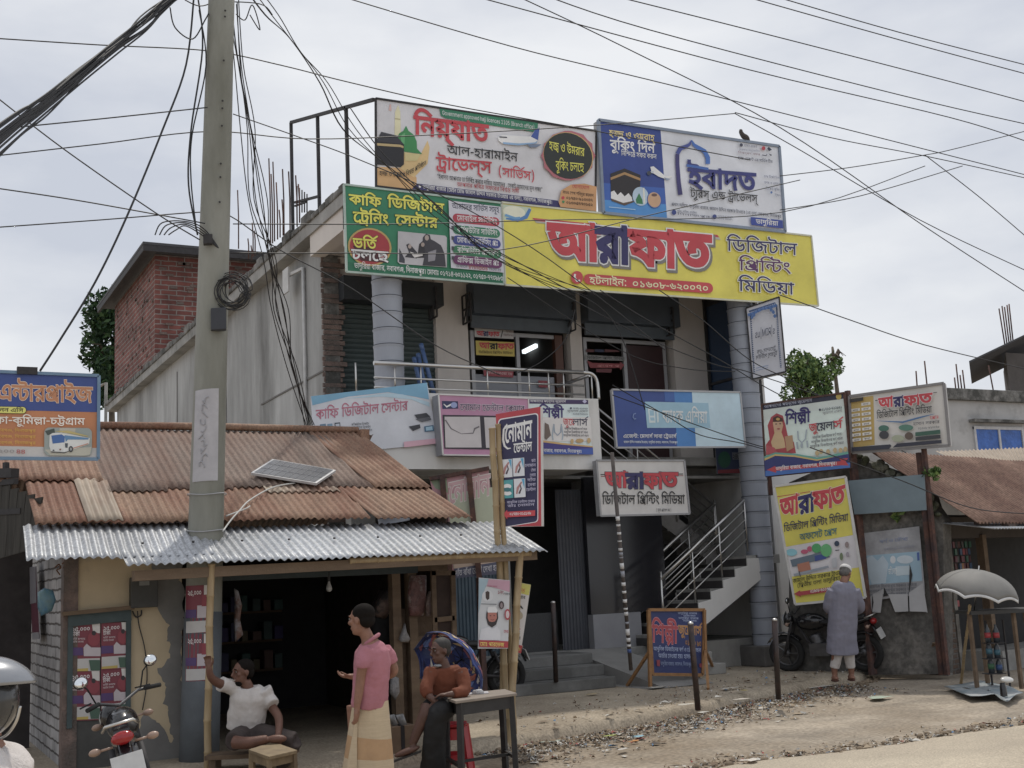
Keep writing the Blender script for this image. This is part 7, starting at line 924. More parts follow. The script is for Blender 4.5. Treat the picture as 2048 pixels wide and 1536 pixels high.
m_cem = M('cement_grey', (.24, .235, .225), .9, .18, 2, bump=.25, second=(.17, .165, .16))
m_black = M('inside_shade', (.05, .05, .052), .9)  # shade of interiors and bolt holes put into a near-black colour
H = thing('tin_hut', 'low shop hut with rusty corrugated tin roof, pale tin awning and open dark front', 'hut', (-10, -3.9, 0))
def tin(name, x0, x1, ya, za, yb, zb, mat, par=H, pitch=.084, amp=.012, jag=.03, skew=0.0, sag=0.0, lift=0.0, seed=1, steps=6):
    """corrugated sheet; valleys run from the upper edge (ya,za) down to the lower edge (yb,zb)"""
    n_ = max(8, int((x1-x0)/pitch)*8); dv = Vector((0, yb-ya, zb-za)).normalized(); nv = Vector((0, -dv.z, dv.y)); nv = nv if nv.z > 0 else -nv
    rr = random.Random(seed); jr = {}
    def f(u, v):
        x = lerp(x0, x1, u); k = int((x-x0)/.75); jl = jr.setdefault(k, rr.uniform(-jag, jag)); vv = v*(1+(jl+.3*jag*noise.noise(Vector((x*5, seed, 0)))) if v > .99 else 1)
        return Vector((x+skew*v, lerp(ya, yb, vv), lerp(za, zb, vv)))+nv*(amp*math.sin(2*PI*x/pitch)+lift+.010*noise.noise(Vector((x*1.3, v*3, seed))))+Vector((0, 0, -sag*math.sin(PI*u)-.0*v))
    g = MB(); g.grid(f, n_, steps, mat)
    return g.build(name, None, par, solid=.004)
RZ, RY_, EZ, EY = 3.87, -1.5, 2.56, -4.15
def rp_(t): return RY_+(EY-RY_)*t, RZ+(EZ-RZ)*t
def sheet(x0, x1, t0, t1, mat, lift=0, seed=1, jag=.02, skew=0.0): a = rp_(t0); b = rp_(t1); return tin('roof_sheet', x0, x1, a[0], a[1], b[0], b[1], mat, lift=lift, seed=seed, jag=jag, skew=skew)
sheet(-11.75, -8.55, 0, .70, m_brownt, .03, 2, .035); sheet(-8.75, -8.02, 0, .72, m_rusty, .045, 3, .02, .22)
sheet(-12.7, -11.65, .12, .62, m_rusty, .035, 4, .03); sheet(-11.95, -11.6, .6, 1.0, m_palet, .03, 25, .03); sheet(-12.45, -11.1, .56, 1.0, m_rusty, .012, 5, .03); sheet(-11.2, -10.2, .6, 1.0, m_rusty, .014, 6, .03); sheet(-10.3, -8.9, .62, 1.0, m_rusty, .010, 7, .03); sheet(-9.0, -7.82, .66, 1.02, m_rusty, .016, 8, .02, .18)
sheet(-9.9, -9.0, .655, .74, m_palet, .028, 11, .05); sheet(-12.95, -12.6, .1, .55, m_rusty, .01, 12, .05)
g = MB()
for s_, e_ in ((-11.8, -7.85),): g.tube([(s_, RY_, RZ+.07), (-10, RY_, RZ+.085), (e_-.18, RY_, RZ+.07)], .05, 8)
g.box(-8.06, -7.94, RY_-.2, RY_+.1, RZ-.1, RZ+.06); g.build('ridge_cap', m_rusty, H)
tin('roof_sheet', -12.6, -7.8, RY_+.02, RZ+.02, .6, 2.75, m_brownt, seed=15)
tin('awning_sheet', -12.55, -10.75, -3.98, 2.55, -4.85, 2.17, m_zinc, seed=9, jag=.03, lift=.02, skew=-.05); tin('awning_sheet', -11.72, -7.15, -4.02, 2.50, -5.12, 2.10, m_zinc, seed=10, jag=.015, skew=-.02)
g = MB()
for i in range(9): x = -11.5+.5*i; g.tube([(x, -4.62, 2.32), (x, -4.625, 2.335)], .014, 6)
g.build('roof_nail', m_iron, H)
# walls
g = MB(); g.box(-12.1, -10.98, -4.0, -3.85, 0, 2.5); g.build('front_wall', m_limew, H)
rr = random.Random(5)
def patch(cx, cz, w_, h_, y, n=22, amp=.35):
    return [(cx+w_*math.cos(2*PI*i/n)*(1+rr.uniform(-amp, amp)), y, cz+h_*math.sin(2*PI*i/n)*(1+rr.uniform(-amp, amp))) for i in range(n)]
g = MB()
def addpoly(mb, pts, mat=None, rough=0):
    P3 = [Vector(p) for p in pts]
    if rough:                                                 # ragged, flaking outline
        Q = []
        for p, r_ in zip(P3, P3[1:]+P3[:1]):
            n_ = max(1, int((r_-p).length/.025))
            for i in range(n_): c = p.lerp(r_, i/n_); Q.append(c+Vector((noise.noise(c*9)+.5*noise.noise(c*27), 0, noise.noise(c*9+Vector((7, 3, 1)))+.5*noise.noise(c*30)))*rough)
        P3 = Q; mb.mesh(P3, [tuple(t) for t in tessellate_polygon([P3])], mat)
a = onY(300, 1450, -4.004); b = onY(350, 1250, -4.004)
addpoly(g, [(a.x-.12, -4.004, 0), (a.x-.16, -4.004, .35), (a.x-.05, -4.004, .62), (a.x+.1, -4.004, .5), (a.x+.2, -4.004, .32), (b.x-.02, -4.004, .3), (b.x-.1, -4.004, .75), (b.x-.16, -4.004, 1.05), (b.x-.05, -4.004, 1.25), (b.x-.08, -4.004, 1.5), (b.x-.22, -4.004, 1.75), (b.x-.25, -4.004, 2.45), (-10.97, -4.004, 2.45), (-10.97, -4.004, 0)], None, .05)
g.build('bare_render', m_cem, H)
g = MB()
for i in range(26):
    x, z = rr.uniform(-12.0, -11.1), rr.uniform(.7, 2.2); addpoly(g, patch(x, z, rr.uniform(.008, .022), rr.uniform(.006, .03), -4.006, 9))
g.build('chipped_spot', M('chip', (.06, .05, .045), .95), H)
g = MB(); c0 = onY(150, 1150, -4.008)
pl = plY(-4.007)
for pts in (((110, 1135), (118, 1128), (122, 1136), (113, 1140), (120, 1150)), ((124, 1128), (131, 1122), (136, 1130), (127, 1134), (132, 1144)), ((136, 1116), (138, 1124), (148, 1122), (143, 1112))):
    q_ = [pl(*p) for p in pts]
    for i in range(len(q_)-1): g.bar(q_[i], q_[i+1], .012)
g.build('chalk_number', M('brown_chalk', (.14, .07, .04), .9), H)
m_bside = brick_mat('limewashed_brick', (.40, .39, .39), (.32, .31, .31), (.11, .10, .095), turn=(R(90), 0, R(90)), bw=.7, rh=.12, msize=.012)
g = MB(); g.box(-12.12, -12.0, -3.84, .5, 0, 2.6); g.build('side_wall', m_bside, H)
g = MB(); g.box(-12.16, -12.02, -4.03, -3.84, 0, 2.3); g.build('corner_post', m_brickt, H)
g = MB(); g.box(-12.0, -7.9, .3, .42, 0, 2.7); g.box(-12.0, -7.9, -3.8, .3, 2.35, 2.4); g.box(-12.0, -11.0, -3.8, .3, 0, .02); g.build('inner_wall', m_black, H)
g = MB(); g.box(-7.95, -7.85, -3.9, .3, 0, 2.6); g.build('end_wall', M('plank_wall', (.06, .048, .04), .9, .3, 8), H)
g = MB(); g.box(-11.0, -7.9, -4.35, .3, 0, .10); g.build('floor_slab', m_cem, H, bevel=.01)
g = MB(); a = onY(440, 1150, -4.95); g.bar((-11.65, -4.95, 2.0), (-7.25, -4.95, 2.06), .14, .10); g.build('awning_beam', m_timber, H)
g = MB(); g.box(-10.78, -8.3, -4.06, -3.9, 1.93, 2.06); g.box(-10.78, -10.66, -4.06, -3.9, .1, 1.93); g.build('door_frame', M('dark_teal_paint', (.035, .05, .055), .6, .2, 6), H)
g = MB(); g.box(-10.66, -10.63, -4.04, -3.94, .1, 1.93); g.build('door_edge', M('pale_teal', (.13, .17, .19), .6), H)
g = MB()
for x in (-8.62, -8.42): g.box(x, x+.10, -4.05, -3.92, .1, 2.2)
a = onY(800, 1290, -4.0); g.box(-8.52, -7.9, -4.0, -3.95, a.z+.02, a.z+.08); g.box(-8.52, -7.9, -4.0, -3.95, 1.95, 2.2); g.box(-8.5, -7.9, -3.9, -3.87, .1, a.z+.4); g.build('stall_frame', m_timber, H)
g = MB(); pl = plY(-4.25)
def pbar(mb, p, q, w_, pl_, h_=None): return mb.bar(pl_(*p), pl_(*q), w_, h_ or .04, up=(0, 1, 0))
for p, q in (((866, 1142), (872, 1335)), ((905, 1142), (910, 1335)), ((862, 1146), (910, 1146)), ((868, 1240), (908, 1236))): pbar(g, p, q, .055, pl)
dl = g.build('door_leaf', m_timber, H); g = MB(); q = [pl(*p) for p in ((870, 1148), (905, 1148), (908, 1335), (874, 1335))]; g.face([v+Vector((0, .015, 0)) for v in q]); g.build('door_panel', M('door_panel_brown', (.05, .032, .026), .8, .2, 9), dl)
# window with its frame; the posters on it are things
g = MB(); pl = plY(-4.03); w0, w1 = pl(136, 1222), pl(262, 1222); g.bar((w0.x, -4.03, 1.60), (w1.x, -4.03, 1.63), .06, .12); g.box(w0.x, w0.x+.05, -4.05, -3.99, .55, 1.6); g.box(w1.x-.05, w1.x, -4.05, -3.99, .55, 1.6); g.build('window_frame', M('teal_board', (.06, .085, .09), .7, .2, 6), H)
g = MB(); g.box(w0.x+.05, w1.x-.05, -4.01, -3.99, .1, 1.57); g.build('window_shutter', M('dark_board', (.075, .075, .072), .8, .2, 5), H)
g = MB(); g.bar((w0.x-.06, -4.06, 1.67), (w1.x+.02, -4.06, 1.70), .12, .04); g.build('window_hood', m_timber, H)
g = MB(); g.obox(pl(285, 1185)+Vector((0, -.06, 0)), (.135, 0, 0), (0, .06, 0), (0, 0, .155)); mtr = g.build('meter_box', M('meter_grey', (.055, .055, .052), .6, .2, 6), H, bevel=.008); g = MB(); g.obox(pl(284, 1167)+Vector((0, -.125, 0)), (.05, 0, 0), (0, .004, 0), (0, 0, .022)); g.build('meter_plate', M('meter_plate', (.2, .2, .19), .5), mtr)
g = MB(); g.tube(catmull([pl(275, 1222), pl(278, 1250), pl(290, 1300), pl(294, 1360), pl(285, 1420)]), .006, 6); g.tube(catmull([pl(265, 1222), pl(272, 1234), pl(282, 1230), pl(283, 1220)]), .008, 6); g.build('meter_wire', m_iron, H)
# rough shed at the far left
S_ = thing('plank_shed', 'dark plank shed wall under a broken eave at the far left of the hut', 'shed', (-13.2, -3.0, 0)); g = MB(); pl = plP((-12.5, -3.4), -60)
for i in range(8):
    x = -40+i*16; g.face([pl(x, 955+6*i), pl(x+15, 952+6*i), pl(x+13-i*2, 1125-4*i), pl(x-3-i*2, 1130-4*i)])
g.build('plank', M('grey_plank', (.05, .047, .042), .9, .35, 6, stretch=(4, 4, .3)), S_, solid=.02)
g = MB(); g.bar(pl(-60, 948), pl(30, 946), .10); g.bar(pl(-60, 975), pl(32, 962), .06); g.bar(pl(-60, 1028), pl(45, 1022), .06); g.bar(pl(12, 925), pl(12, 945), .05); g.build('rafter', m_iron, S_)
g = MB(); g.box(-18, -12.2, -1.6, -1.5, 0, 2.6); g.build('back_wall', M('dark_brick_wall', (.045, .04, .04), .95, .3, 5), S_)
# bamboo posts
def bamboo(mb, p, q, r=.036):
    P_, Q_ = Vector(p), Vector(q); L_ = (Q_-P_).length; n_ = max(3, int(L_/.28)); path = []; rs = []
    for i in range(n_+1):
        c = P_.lerp(Q_, i/n_)+Vector((.006*math.sin(i*2.1), 0, 0)); d = (Q_-P_)*(.012/L_)
        path += [c-d, c, c+d]; rs += [r*.97, r*1.14, r*.97]
    mb.tube(path, rs, 10); return mb
pl = plY(-5.0)
def post(name, label, p, q, r=.036, group='bamboo posts of the awning'):
    base = Vector((q.x, q.y, 0)); o = bamboo(MB(), q, p, r).build(name, m_bamboo, None, origin=base); return tag(o, label, 'bamboo post', group)
a = onY(422, 1130, -5.0); b = onY(413, 1500, -5.0); post('bamboo_post', 'bamboo post in front of the grey pole with maroon posters', a, Vector((b.x, -5.0, .0)), .036)
a = onY(1040, 1100, -5.0); b = onY(1018, 1480, -5.0); post('bamboo_post', 'bamboo post at the right corner of the awning, in front of the hanging portrait banner', a, Vector((b.x, -5.0, .0)), .042)
a = onY(1005, 1110, -4.82); b = onY(1008, 1480, -4.82); post('bamboo_post', 'bamboo post standing just behind the awning corner post, by the black table', a, Vector((b.x, -4.82, .0)), .042)
pl = plY(-4.86)
for p, q, r_, lb in (((984, 858), (1000, 1110), .037, 'thick cut bamboo pole left of the red and navy upright box'), ((996, 850), (1012, 1110), .032, 'slimmer bamboo pole close behind the red and navy upright box')): a, b = pl(*p), pl(*q); post('bamboo_post', lb, a, Vector((b.x, b.y, .0)), r_)
g = MB(); bamboo(g, onY(700, 1122, -5.0), onY(1058, 1107, -5.0), .036); tag(g.build('bamboo_beam', m_bamboo, None, origin=onY(880, 1115, -5.0)), 'bamboo pole lying level under the right half of the awning edge', 'bamboo pole')
# things on and in the hut
def on_roof(px, py, lift=.06):
    r = ray(px, py); n = Vector((0, (RZ-EZ), (RY_-EY))).normalized(); n = Vector((0, -(RZ-EZ), (RY_-EY))).normalized(); q0 = Vector((0, RY_, RZ))+n*lift
    return CAMP+r*((q0-CAMP).dot(n)/r.dot(n))
sp = thing('solar_panel', 'small solar panel lying on the rusty tin roof', 'solar panel', on_roof(585, 970))
q = [on_roof(*p, lift=.11) for p in ((545, 918), (672, 940), (633, 966), (502, 945))]; up_ = Vector((0, -.44, .9))
g = MB(); g.mesh(q+[p-up_*.03 for p in q], [(0, 1, 2, 3), (4, 7, 6, 5)]+[(i, i+4, (i+1) % 4+4, (i+1) % 4) for i in range(4)]); g.build('panel_frame', M('panel_alu', (.52, .52, .53), .4), sp)
ctr = sum(q, Vector())/4; q2 = [ctr+(p-ctr)*.93+up_*.004 for p in q]; g = MB(); g.face(q2); g.build('solar_cells', M('solar_glass', (.16, .165, .18), .2, .1, 5), sp)
g = MB()
for i in range(1, 9): t = i/9; g.bar(q2[0].lerp(q2[1], t)+up_*.003, q2[3].lerp(q2[2], t)+up_*.003, .004)
for t in (.33, .66): g.bar(q2[0].lerp(q2[3], t)+up_*.003, q2[1].lerp(q2[2], t)+up_*.003, .004)
g.build('cell_line', M('cell_line', (.34, .34, .35), .4), sp)
g = MB(); g.tube(catmull([on_roof(590, 966), on_roof(545, 975), on_roof(500, 1000), on_roof(480, 1020), on_roof(462, 1040), on_roof(446, 1062)]), .009, 6); g.tube(catmull([on_roof(452, 1032), on_roof(490, 1018), on_roof(500, 1012)]), .008, 6); tag(g.build('cable', M('white_cable', (.5, .5, .48), .6), None, origin=on_roof(500, 1000)), 'white cable running from the solar panel down the roof', 'cable')
def poster(pl_, q, label, cols=('7a2438', 'c8c4c0', '4a2a6a')):
    S = Sign('poster', label, 'poster', RAW, q, pl_, cols[0], .004, group='maroon paper posters'); (x0, y0), (x1, y0b), (x2, y1), (x3, y1b) = q; w_, h_ = x1-x0, y1-y0
    f = lambda u, v: (x0+w_*u+(x3-x0)*v, y0+(y0b-y0)*u+h_*v)
    S.P([f(.02, .74), f(.98, .72), f(.98, .99), f(.02, .99)], 'b4b2b0').P([f(.02, .95), f(.6, .93), f(.6, .99), f(.02, 1)], 'b8a040').P([f(.72, .0), f(.98, .0), f(.98, .2), f(.76, .2)], cols[1]).P([f(.45, .5), f(.55, .42), f(.7, .5), f(1, .5), f(1, .68), f(.46, .68)], 'b4aab0').P([f(.0, .5), f(.42, .5), f(.45, .66), f(.0, .67)], cols[2])
    S.E(*f(.78, .32), .2*w_, .15*h_, '8a2a3a').E(*f(.78, .2), .07*w_, .05*h_, '2a2026')
    if w_ > 30: S.P([f(.62, .76), f(.98, .76), f(.98, .98), f(.68, .98)], '3a5a4a')
    S.t('২৫,০০০', *f(.06, .17), *f(.66, .15), .09*h_, 'd8d0d2', 14).t('টাকা', *f(.06, .27), *f(.32, .26), .08*h_, 'd8d0d2', 14).t('ভর্তি চলছে', *f(.06, .34), *f(.5, .335), .035*h_, 'c8b8bc', 8).t('অর্ডার নেওয়া', *f(.06, .4), *f(.45, .395), .035*h_, 'c8b8bc', 8); S.done()
pl = plY(-4.025)
for q, lb in (([(139, 1247), (201, 1247), (200, 1343), (139, 1344)], 'upper left of the four maroon paper posters on the hut window'), ([(203, 1246), (258, 1244), (258, 1338), (202, 1342)], 'upper right of the four maroon paper posters on the hut window'), ([(139, 1343), (200, 1342), (200, 1440), (140, 1442)], 'lower left of the four maroon paper posters, behind the mirror of the motorcycle'), ([(202, 1340), (258, 1336), (258, 1434), (202, 1438)], 'lower right of the four maroon paper posters, behind the motorcycle handlebar')): poster(pl, q, lb)
g = MB(); pl = plY(-4.2); a = pl(658, 1145); g.tube([a, pl(658, 1165)], .006, 6); bl = thing('light_bulb', 'unlit bulb hanging in the dark hut doorway', 'bulb', a); g.build('flex', m_iron, bl); g = MB(); c = pl(658, 1172); g.lathe(c, [(.012, .06), (.016, .03), (.03, -.005), (.034, -.03), (.026, -.055), (.0, -.065)], 12); g.build('glass', M('bulb_glass', (.35, .35, .34), .15), bl); g = MB(); g.lathe(c, [(.017, .1), (.017, .05)], 10); g.build('cap', m_iron, bl)
def bag(name, label, pts, mat, pl_, cat='bag', group=None, depth=.05):
    P3 = [pl_(*p) for p in pts]; c = sum(P3, Vector())/len(P3); g = MB(); n_ = len(P3)
    rings = [(1, 0), (.96, .5), (.7, .9), (.0, 1.0)]; vs = []
    for sgn in (1, -1):
        for sc, d_ in (rings if sgn == 1 else rings[1:]): vs += [c+(p-c)*sc+Vector((0, -sgn*depth*d_, 0))+Vector((0, .012*noise.noise(p*14), 0)) for p in P3]
    fs = [];
    for r_ in range(3): fs += [(r_*n_+i, r_*n_+(i+1) % n_, (r_+1)*n_+(i+1) % n_, (r_+1)*n_+i) for i in range(n_)]
    o_ = 4*n_; fs += [(i, o_+i, o_+(i+1) % n_, (i+1) % n_) for i in range(n_)]
    for r_ in range(2): fs += [(o_+r_*n_+i, o_+(r_+1)*n_+i, o_+(r_+1)*n_+(i+1) % n_, o_+r_*n_+(i+1) % n_) for i in range(n_)]
    g.mesh(vs, fs, mat, True); return tag(g.build(name, None, None, origin=P3[0]), label, cat, group)
pl = plY(-4.12); m_pl = M('clear_plastic', (.25, .24, .24), .25, .3, 14, bump=.5); m_pk = M('snack_packets', (.12, .055, .05), .35, .5, 16, bump=.6, second=(.26, .22, .2), lo=.5, hi=.6)
bag('plastic_bag', 'clear plastic bag hanging on the stall post left of the blue umbrella', [(809, 1246), (812, 1262), (820, 1278), (816, 1284), (802, 1284), (798, 1278), (804, 1262)], m_pl, pl)
bag('goods_bag', 'reddish packets hanging in the upper stall opening beside the wooden door', [(820, 1150), (852, 1150), (852, 1200), (846, 1232), (818, 1232), (815, 1190)], m_pk, pl, 'packets')
bag('goods_bag', 'brown bundle of packets hanging right against the wooden door leaf', [(858, 1182), (880, 1184), (882, 1210), (874, 1234), (852, 1232), (850, 1205)], M('brown_packets', (.14, .09, .075), .4, .45, 15, bump=.6, second=(.25, .2, .18), lo=.5, hi=.6), pl, 'packets')
bag('goods_bag', 'large pale bundle in the dark hut above the head of the man in pink', [(760, 1180), (785, 1175), (786, 1205), (776, 1225), (768, 1238), (745, 1232), (748, 1205)], M('pale_bundle', (.15, .10, .08), .5, .5, 9, bump=.6, second=(.03, .025, .025), lo=.45, hi=.55), plY(-3.6), 'bundle', depth=.12)
bag('goods_bag', 'black bundle hanging behind the man in pink in the hut', [(742, 1228), (786, 1225), (792, 1262), (770, 1300), (745, 1290)], M('black_cloth', (.012, .012, .013), .8), plY(-3.5), 'bundle', depth=.1)
bag('cloth_strip', 'thin orange and white strips of packets hanging inside the left door post', [(468, 1176), (477, 1182), (484, 1210), (480, 1240), (486, 1270), (478, 1278), (470, 1285), (468, 1240), (470, 1205)], M('strip_packets', (.16, .09, .07), .5, .5, 11, second=(.3, .3, .32), lo=.45, hi=.55), plY(-3.95), 'packets', depth=.03)
bag('goods_bag', 'grey bag of goods low behind the man in pink', [(782, 1350), (796, 1355), (798, 1385), (790, 1400), (780, 1385)], m_pl, plY(-4.3), 'bag')
bx = thing('cardboard_box', 'brown cardboard box with black tape under the foot of the man in orange', 'box', onZ(800, 1530, .0)); pl = plY(-5.3); a, b = pl(776, 1455), pl(832, 1455); g = MB(); g.box(a.x, b.x, -5.3, -4.95, 0, a.z); g.build('carton', M('carton', (.17, .115, .075), .85, .15, 6), bx, bevel=.006); g = MB(); g.box(lerp(a.x, b.x, .45), lerp(a.x, b.x, .58), -5.306, -4.95, .02, a.z+.004); g.build('tape', M('black_tape', (.02, .02, .022), .4), bx)
for q, lb in (([(778, 1430), (788, 1428), (796, 1452), (786, 1453)], 'left of the two shiny packets standing on the cardboard box'), ([(790, 1430), (806, 1427), (815, 1452), (800, 1453)], 'right of the two shiny packets standing on the cardboard box')): bag('packet', lb, q, M('foil_packet', (.22, .22, .22), .3, .3, 12, metal=.3), plY(-5.2), 'packet', depth=.03)
bag('blue_bag', 'blue plastic bag hung on the left corner of the hut wall', [(75, 1185), (88, 1176), (106, 1180), (112, 1200), (104, 1222), (82, 1232), (75, 1215)], M('blue_plastic', (.07, .17, .27), .35, .4, 8, second=(.12, .2, .2), lo=.45, hi=.6), plY(-4.12), 'bag', depth=.06)
S = Sign('hanging_strip', 'narrow maroon paper strip hanging on the limewashed brick wall', 'poster', d4, [(218, 930), (262, 925), (290, 1455), (236, 1460)], plP((-12.18, -3.0), -88), '5a2838', .01); S.P([(218, 930), (262, 925), (268, 1190), (222, 1200)], '77747a').P([(236, 1410), (286, 1405), (290, 1455), (238, 1460)], '8a888c').done()
# ================================================================== UTILITY POLE
PB = onY(405, 1400, -4.3); PB.z = 0; pt_ = onY(443, 0, -4.3); dirp = (pt_-Vector((onY(412, 1050, -4.3)))); dirp.normalize()
def pole_c(z): a = onY(412, 1050, -4.3); return a+dirp*((z-a.z)/dirp.z)
PO = thing('utility_pole', 'tall grey concrete utility pole rising through the tin awning', 'utility pole', pole_c(0))
g = MB(); zz = [0, 1.5, 2.4, 4, 6, 8, 10.2]; g.tube([pole_c(z) for z in zz], [lerp(.195, .135, z/10.2) for z in zz], 28)
g.build('shaft', M('pole_concrete', (.32, .32, .285), .8, .12, 1.6, bump=.25, second=(.17, .17, .14), lo=.44, hi=.66, stretch=(1, 1, .25)), PO)
g = MB()
for py in (22, 34, 122, 203, 218, 253, 328, 355, 405, 598): c = onY(447 if py < 300 else 440, py, -4.3); cc = pole_c(c.z); d = (CAMP-cc).normalized(); c = cc+d*.17+CRIGHT*.045; g.tube([c, c+d*.02], .012, 8)
g.build('bolt_hole', m_black, PO)
g = MB(); g.tube([pole_c(z) for z in (0, 1.62)], [.2, .192], 28); g.build('painted_base', M('blue_grey_base', (.14, .16, .18), .8, .2, 2, second=(.10, .11, .12)), PO)
def pole_box(name, px, py, hw, hh, mat, dep=.05): c = onY(px, py, -4.3); cc = pole_c(c.z); d = (CAMP-cc).normalized(); d.z = 0; r = CRIGHT.copy(); r.z = 0; r.normalize(); o_ = c+d*(.17+dep); g = MB(); g.obox(o_, r*hw, d*dep, (0, 0, hh)); return tag(g.build(name, mat, None, origin=o_, bevel=.008), *{'junction_box': ('black plastic box fixed to the concrete pole under the coil of cable', 'box'), 'clamp_box': ('small dark cable clamp box high on the concrete pole', 'box')}[name])
pole_box('junction_box', 437, 648, .083, .12, M('black_plastic', (.035, .037, .045), .45, .1, 8)); pole_box('clamp_box', 416, 490, .05, .055, m_iron, .04)
def on_pole(px, py, off=.006): z = onY(px, py, -4.3).z; cc = pole_c(z); rad = lerp(.195, .135, z/10.2)+off; fw = (CAMP-cc); fw.z = 0; fw.normalize(); ax_ = Vector((-fw.y, fw.x, 0)); p = onY(px, py, -4.3); s_ = max(-.99, min(.99, (p-cc).dot(ax_)/rad*.97)); return cc+ax_*(rad*s_)+fw*(rad*math.sqrt(1-s_*s_))
def wrap(name, label, q, mat, extra=(), off=.006):
    (x0, y0), (x1, y0b), (x2, y1), (x3, y1b) = q; f = lambda u, v, o=off: on_pole(lerp(lerp(x0, x1, u), lerp(x3, x2, u), v), lerp(lerp(y0, y0b, u), lerp(y1b, y1, u), v), o)
    g = MB(); g.grid(lambda u, v: f(u, v), 10, 14, mat)
    for k, (u0, v0, u1, v1, m_) in enumerate(extra): g.grid(lambda u, v: f(lerp(u0, u1, u), lerp(v0, v1, v), off+.003+.0008*k), 5, 4, m_)
    return tag(g.build(name, None, None, origin=f(.5, 1)), label, 'poster'), f
pp, f_ = wrap('paper_sheet', 'torn white paper sheet with embossed letters pasted round the pole', [(390, 784), (438, 782), (436, 964), (384, 966)], M('white_paper', (.48, .47, .49), .8, .08, 7, second=(.40, .39, .41)))
g = MB(); rr = random.Random(3)
for k in range(10):
    v = .12+.078*k; u = .25 if k % 2 else .32
    pts = [f_(u+.22*t+.05*math.sin(7*t+k), v+.035*math.sin(5*t+k*1.7), .012) for t in (0, .25, .5, .75, 1)]; g.tube(catmull(pts, 4), .006, 5)
g.build('raised_letter', M('paper_grey', (.36, .36, .38), .8), pp)
for i, (ya, yb) in enumerate(((1172, 1268), (1268, 1362))):
    po, f_ = wrap('poster', ('upper', 'lower')[i]+' maroon paper poster pasted round the base of the pole, behind the bamboo', [(371, ya), (424, ya-2), (422, yb-4), (370, yb)], ink('7a2438'), ((.45, .42, 1, .68, ink('b4aab0')), (.0, .5, .42, .67, ink('4a2a6a')), (.02, .74, .8, .98, ink('b4b2b0')), (.7, .0, .98, .2, ink('c8c4c0')), (.62, .2, .92, .44, ink('8a2a3a')))); po['group'] = 'maroon paper posters'
    A_ = f_(.08, .2, .012); B_ = f_(.62, .2, .012); L_ = MB(); ax = (B_-A_); text_mesh(L_, '২৫,০০০', A_, ax.normalized(), Vector((0, 0, 1)), -CFWD, .05, ink('d8d0d2'), ax.length, 14, .012); L_.build('lettering', None, po)
g = MB()
for k, py in enumerate((1063, 990)): c = pole_c(onY(410, py, -4.3).z); g.tube([c+Vector((.2*math.cos(t/8*PI), .2*math.sin(t/8*PI), .01*math.sin(t))) for t in range(17)], .006, 5)
g.build('tie_wire', m_alu, PO)
# ================================================================== ROOFTOP ROOM
g = MB(); Cx, Cy = -7.5, 15.0; zt = onY(305, 508, Cy).z
g.face([(Cx, Cy, 7.8), (-1.0, Cy, 7.8), (-1.0, Cy, zt), (Cx, Cy, zt)], m_brick); g.face([(Cx, 21.2, 7.8), (Cx, Cy, 7.8), (Cx, Cy, zt), (Cx, 21.2, zt)], m_brickx); rm = P('rooftop_room', g)
g = MB()
for i in range(90):                                           # bricks left proud in the raw wall faces
    z = 7.9+.085*random.randrange(0, 34)
    if i % 2: y = random.uniform(Cy+.2, 20.8); g.box(Cx-.03, Cx, y, y+.11, z+.012, z+.075)
    else: x = random.uniform(Cx+.1, -5); g.box(x, x+.2, Cy-.025, Cy, z+.012, z+.075)
g.build('proud_brick', m_brickt, rm)
g = MB(); g.box(Cx-.45, -.8, Cy-.7, 21.9, zt+.05, zt+.12); g.build('room_roof', M('dark_tin', (.06, .06, .065), .7, .2, 5), rm); g = MB(); g.box(Cx-.44, -.8, Cy-.69, Cy-.62, zt-.12, zt+.05); g.box(Cx-.44, Cx-.37, Cy-.62, 21.8, zt-.12, zt+.05); g.build('eave_board', m_iron, rm)
# ================================================================== RIGHT-HAND SHOP
E1, E2 = Vector((.97, .243, 0)), Vector((-.243, .97, 0))
RS = thing('corner_shop', 'ruined brick shop with rusty tin roof and dark open front at the far right', 'shop', onZ(1900, 1340, .05))
w0 = wl(0); m_ruin = M('mouldy_wall', (.10, .095, .088), .95, .4, 1.7, bump=.7, second=(.22, .205, .185), lo=.56, hi=.66, fine=14)
front = [w0(*p) for p in ((1578, 1352), (1578, 965), (1640, 938), (1700, 908), (1730, 922), (1762, 934), (1795, 946), (1832, 968), (1860, 990), (1868, 1015), (1886, 1040), (1890, 1348))]
tri = tessellate_polygon([front]); g = MB(); bk = [p+E1*.25 for p in front]; g.mesh(front, [tuple(t) for t in tri]); g.mesh(bk, [tuple(reversed(t)) for t in tri])
for i in range(len(front)): j = (i+1) % len(front); g.face([front[i], bk[i], bk[j], front[j]])
g.build('gable_wall', m_ruin, RS)
g = MB()
for i in range(46):
    t = random.random(); k = random.randrange(2, 10); p = front[k].lerp(front[k+1], t); g.ell(p+Vector((random.uniform(-.05, .05), random.uniform(-.05, .05), random.uniform(-.06, .05)))-E1*.03, *(random.uniform(.03, .09) for _ in range(3)), None, 7, 5)
g.build('rubble', M('rubble', (.15, .145, .12), .95, .5, 8, bump=.8, second=(.05, .055, .03)), RS)
wA, wE = wl(.18)(1738, 902), wl(.18)(1955, 1046); sl_ = wE-wA
def rf(u, v): x = u*9; p = wA.lerp(wE, v)+E1*x; return p+Vector((0, 0, .02*math.sin(2*PI*x/.11)+.02*noise.noise(Vector((x, v*3, 0)))))
g = MB(); g.grid(rf, 660, 8, M('rust_roof', (.23, .145, .11), .85, .25, 2.5, bump=.2, second=(.15, .085, .065), lo=.4, hi=.6, fine=22)); g.build('tin_roof', None, RS, solid=.004)
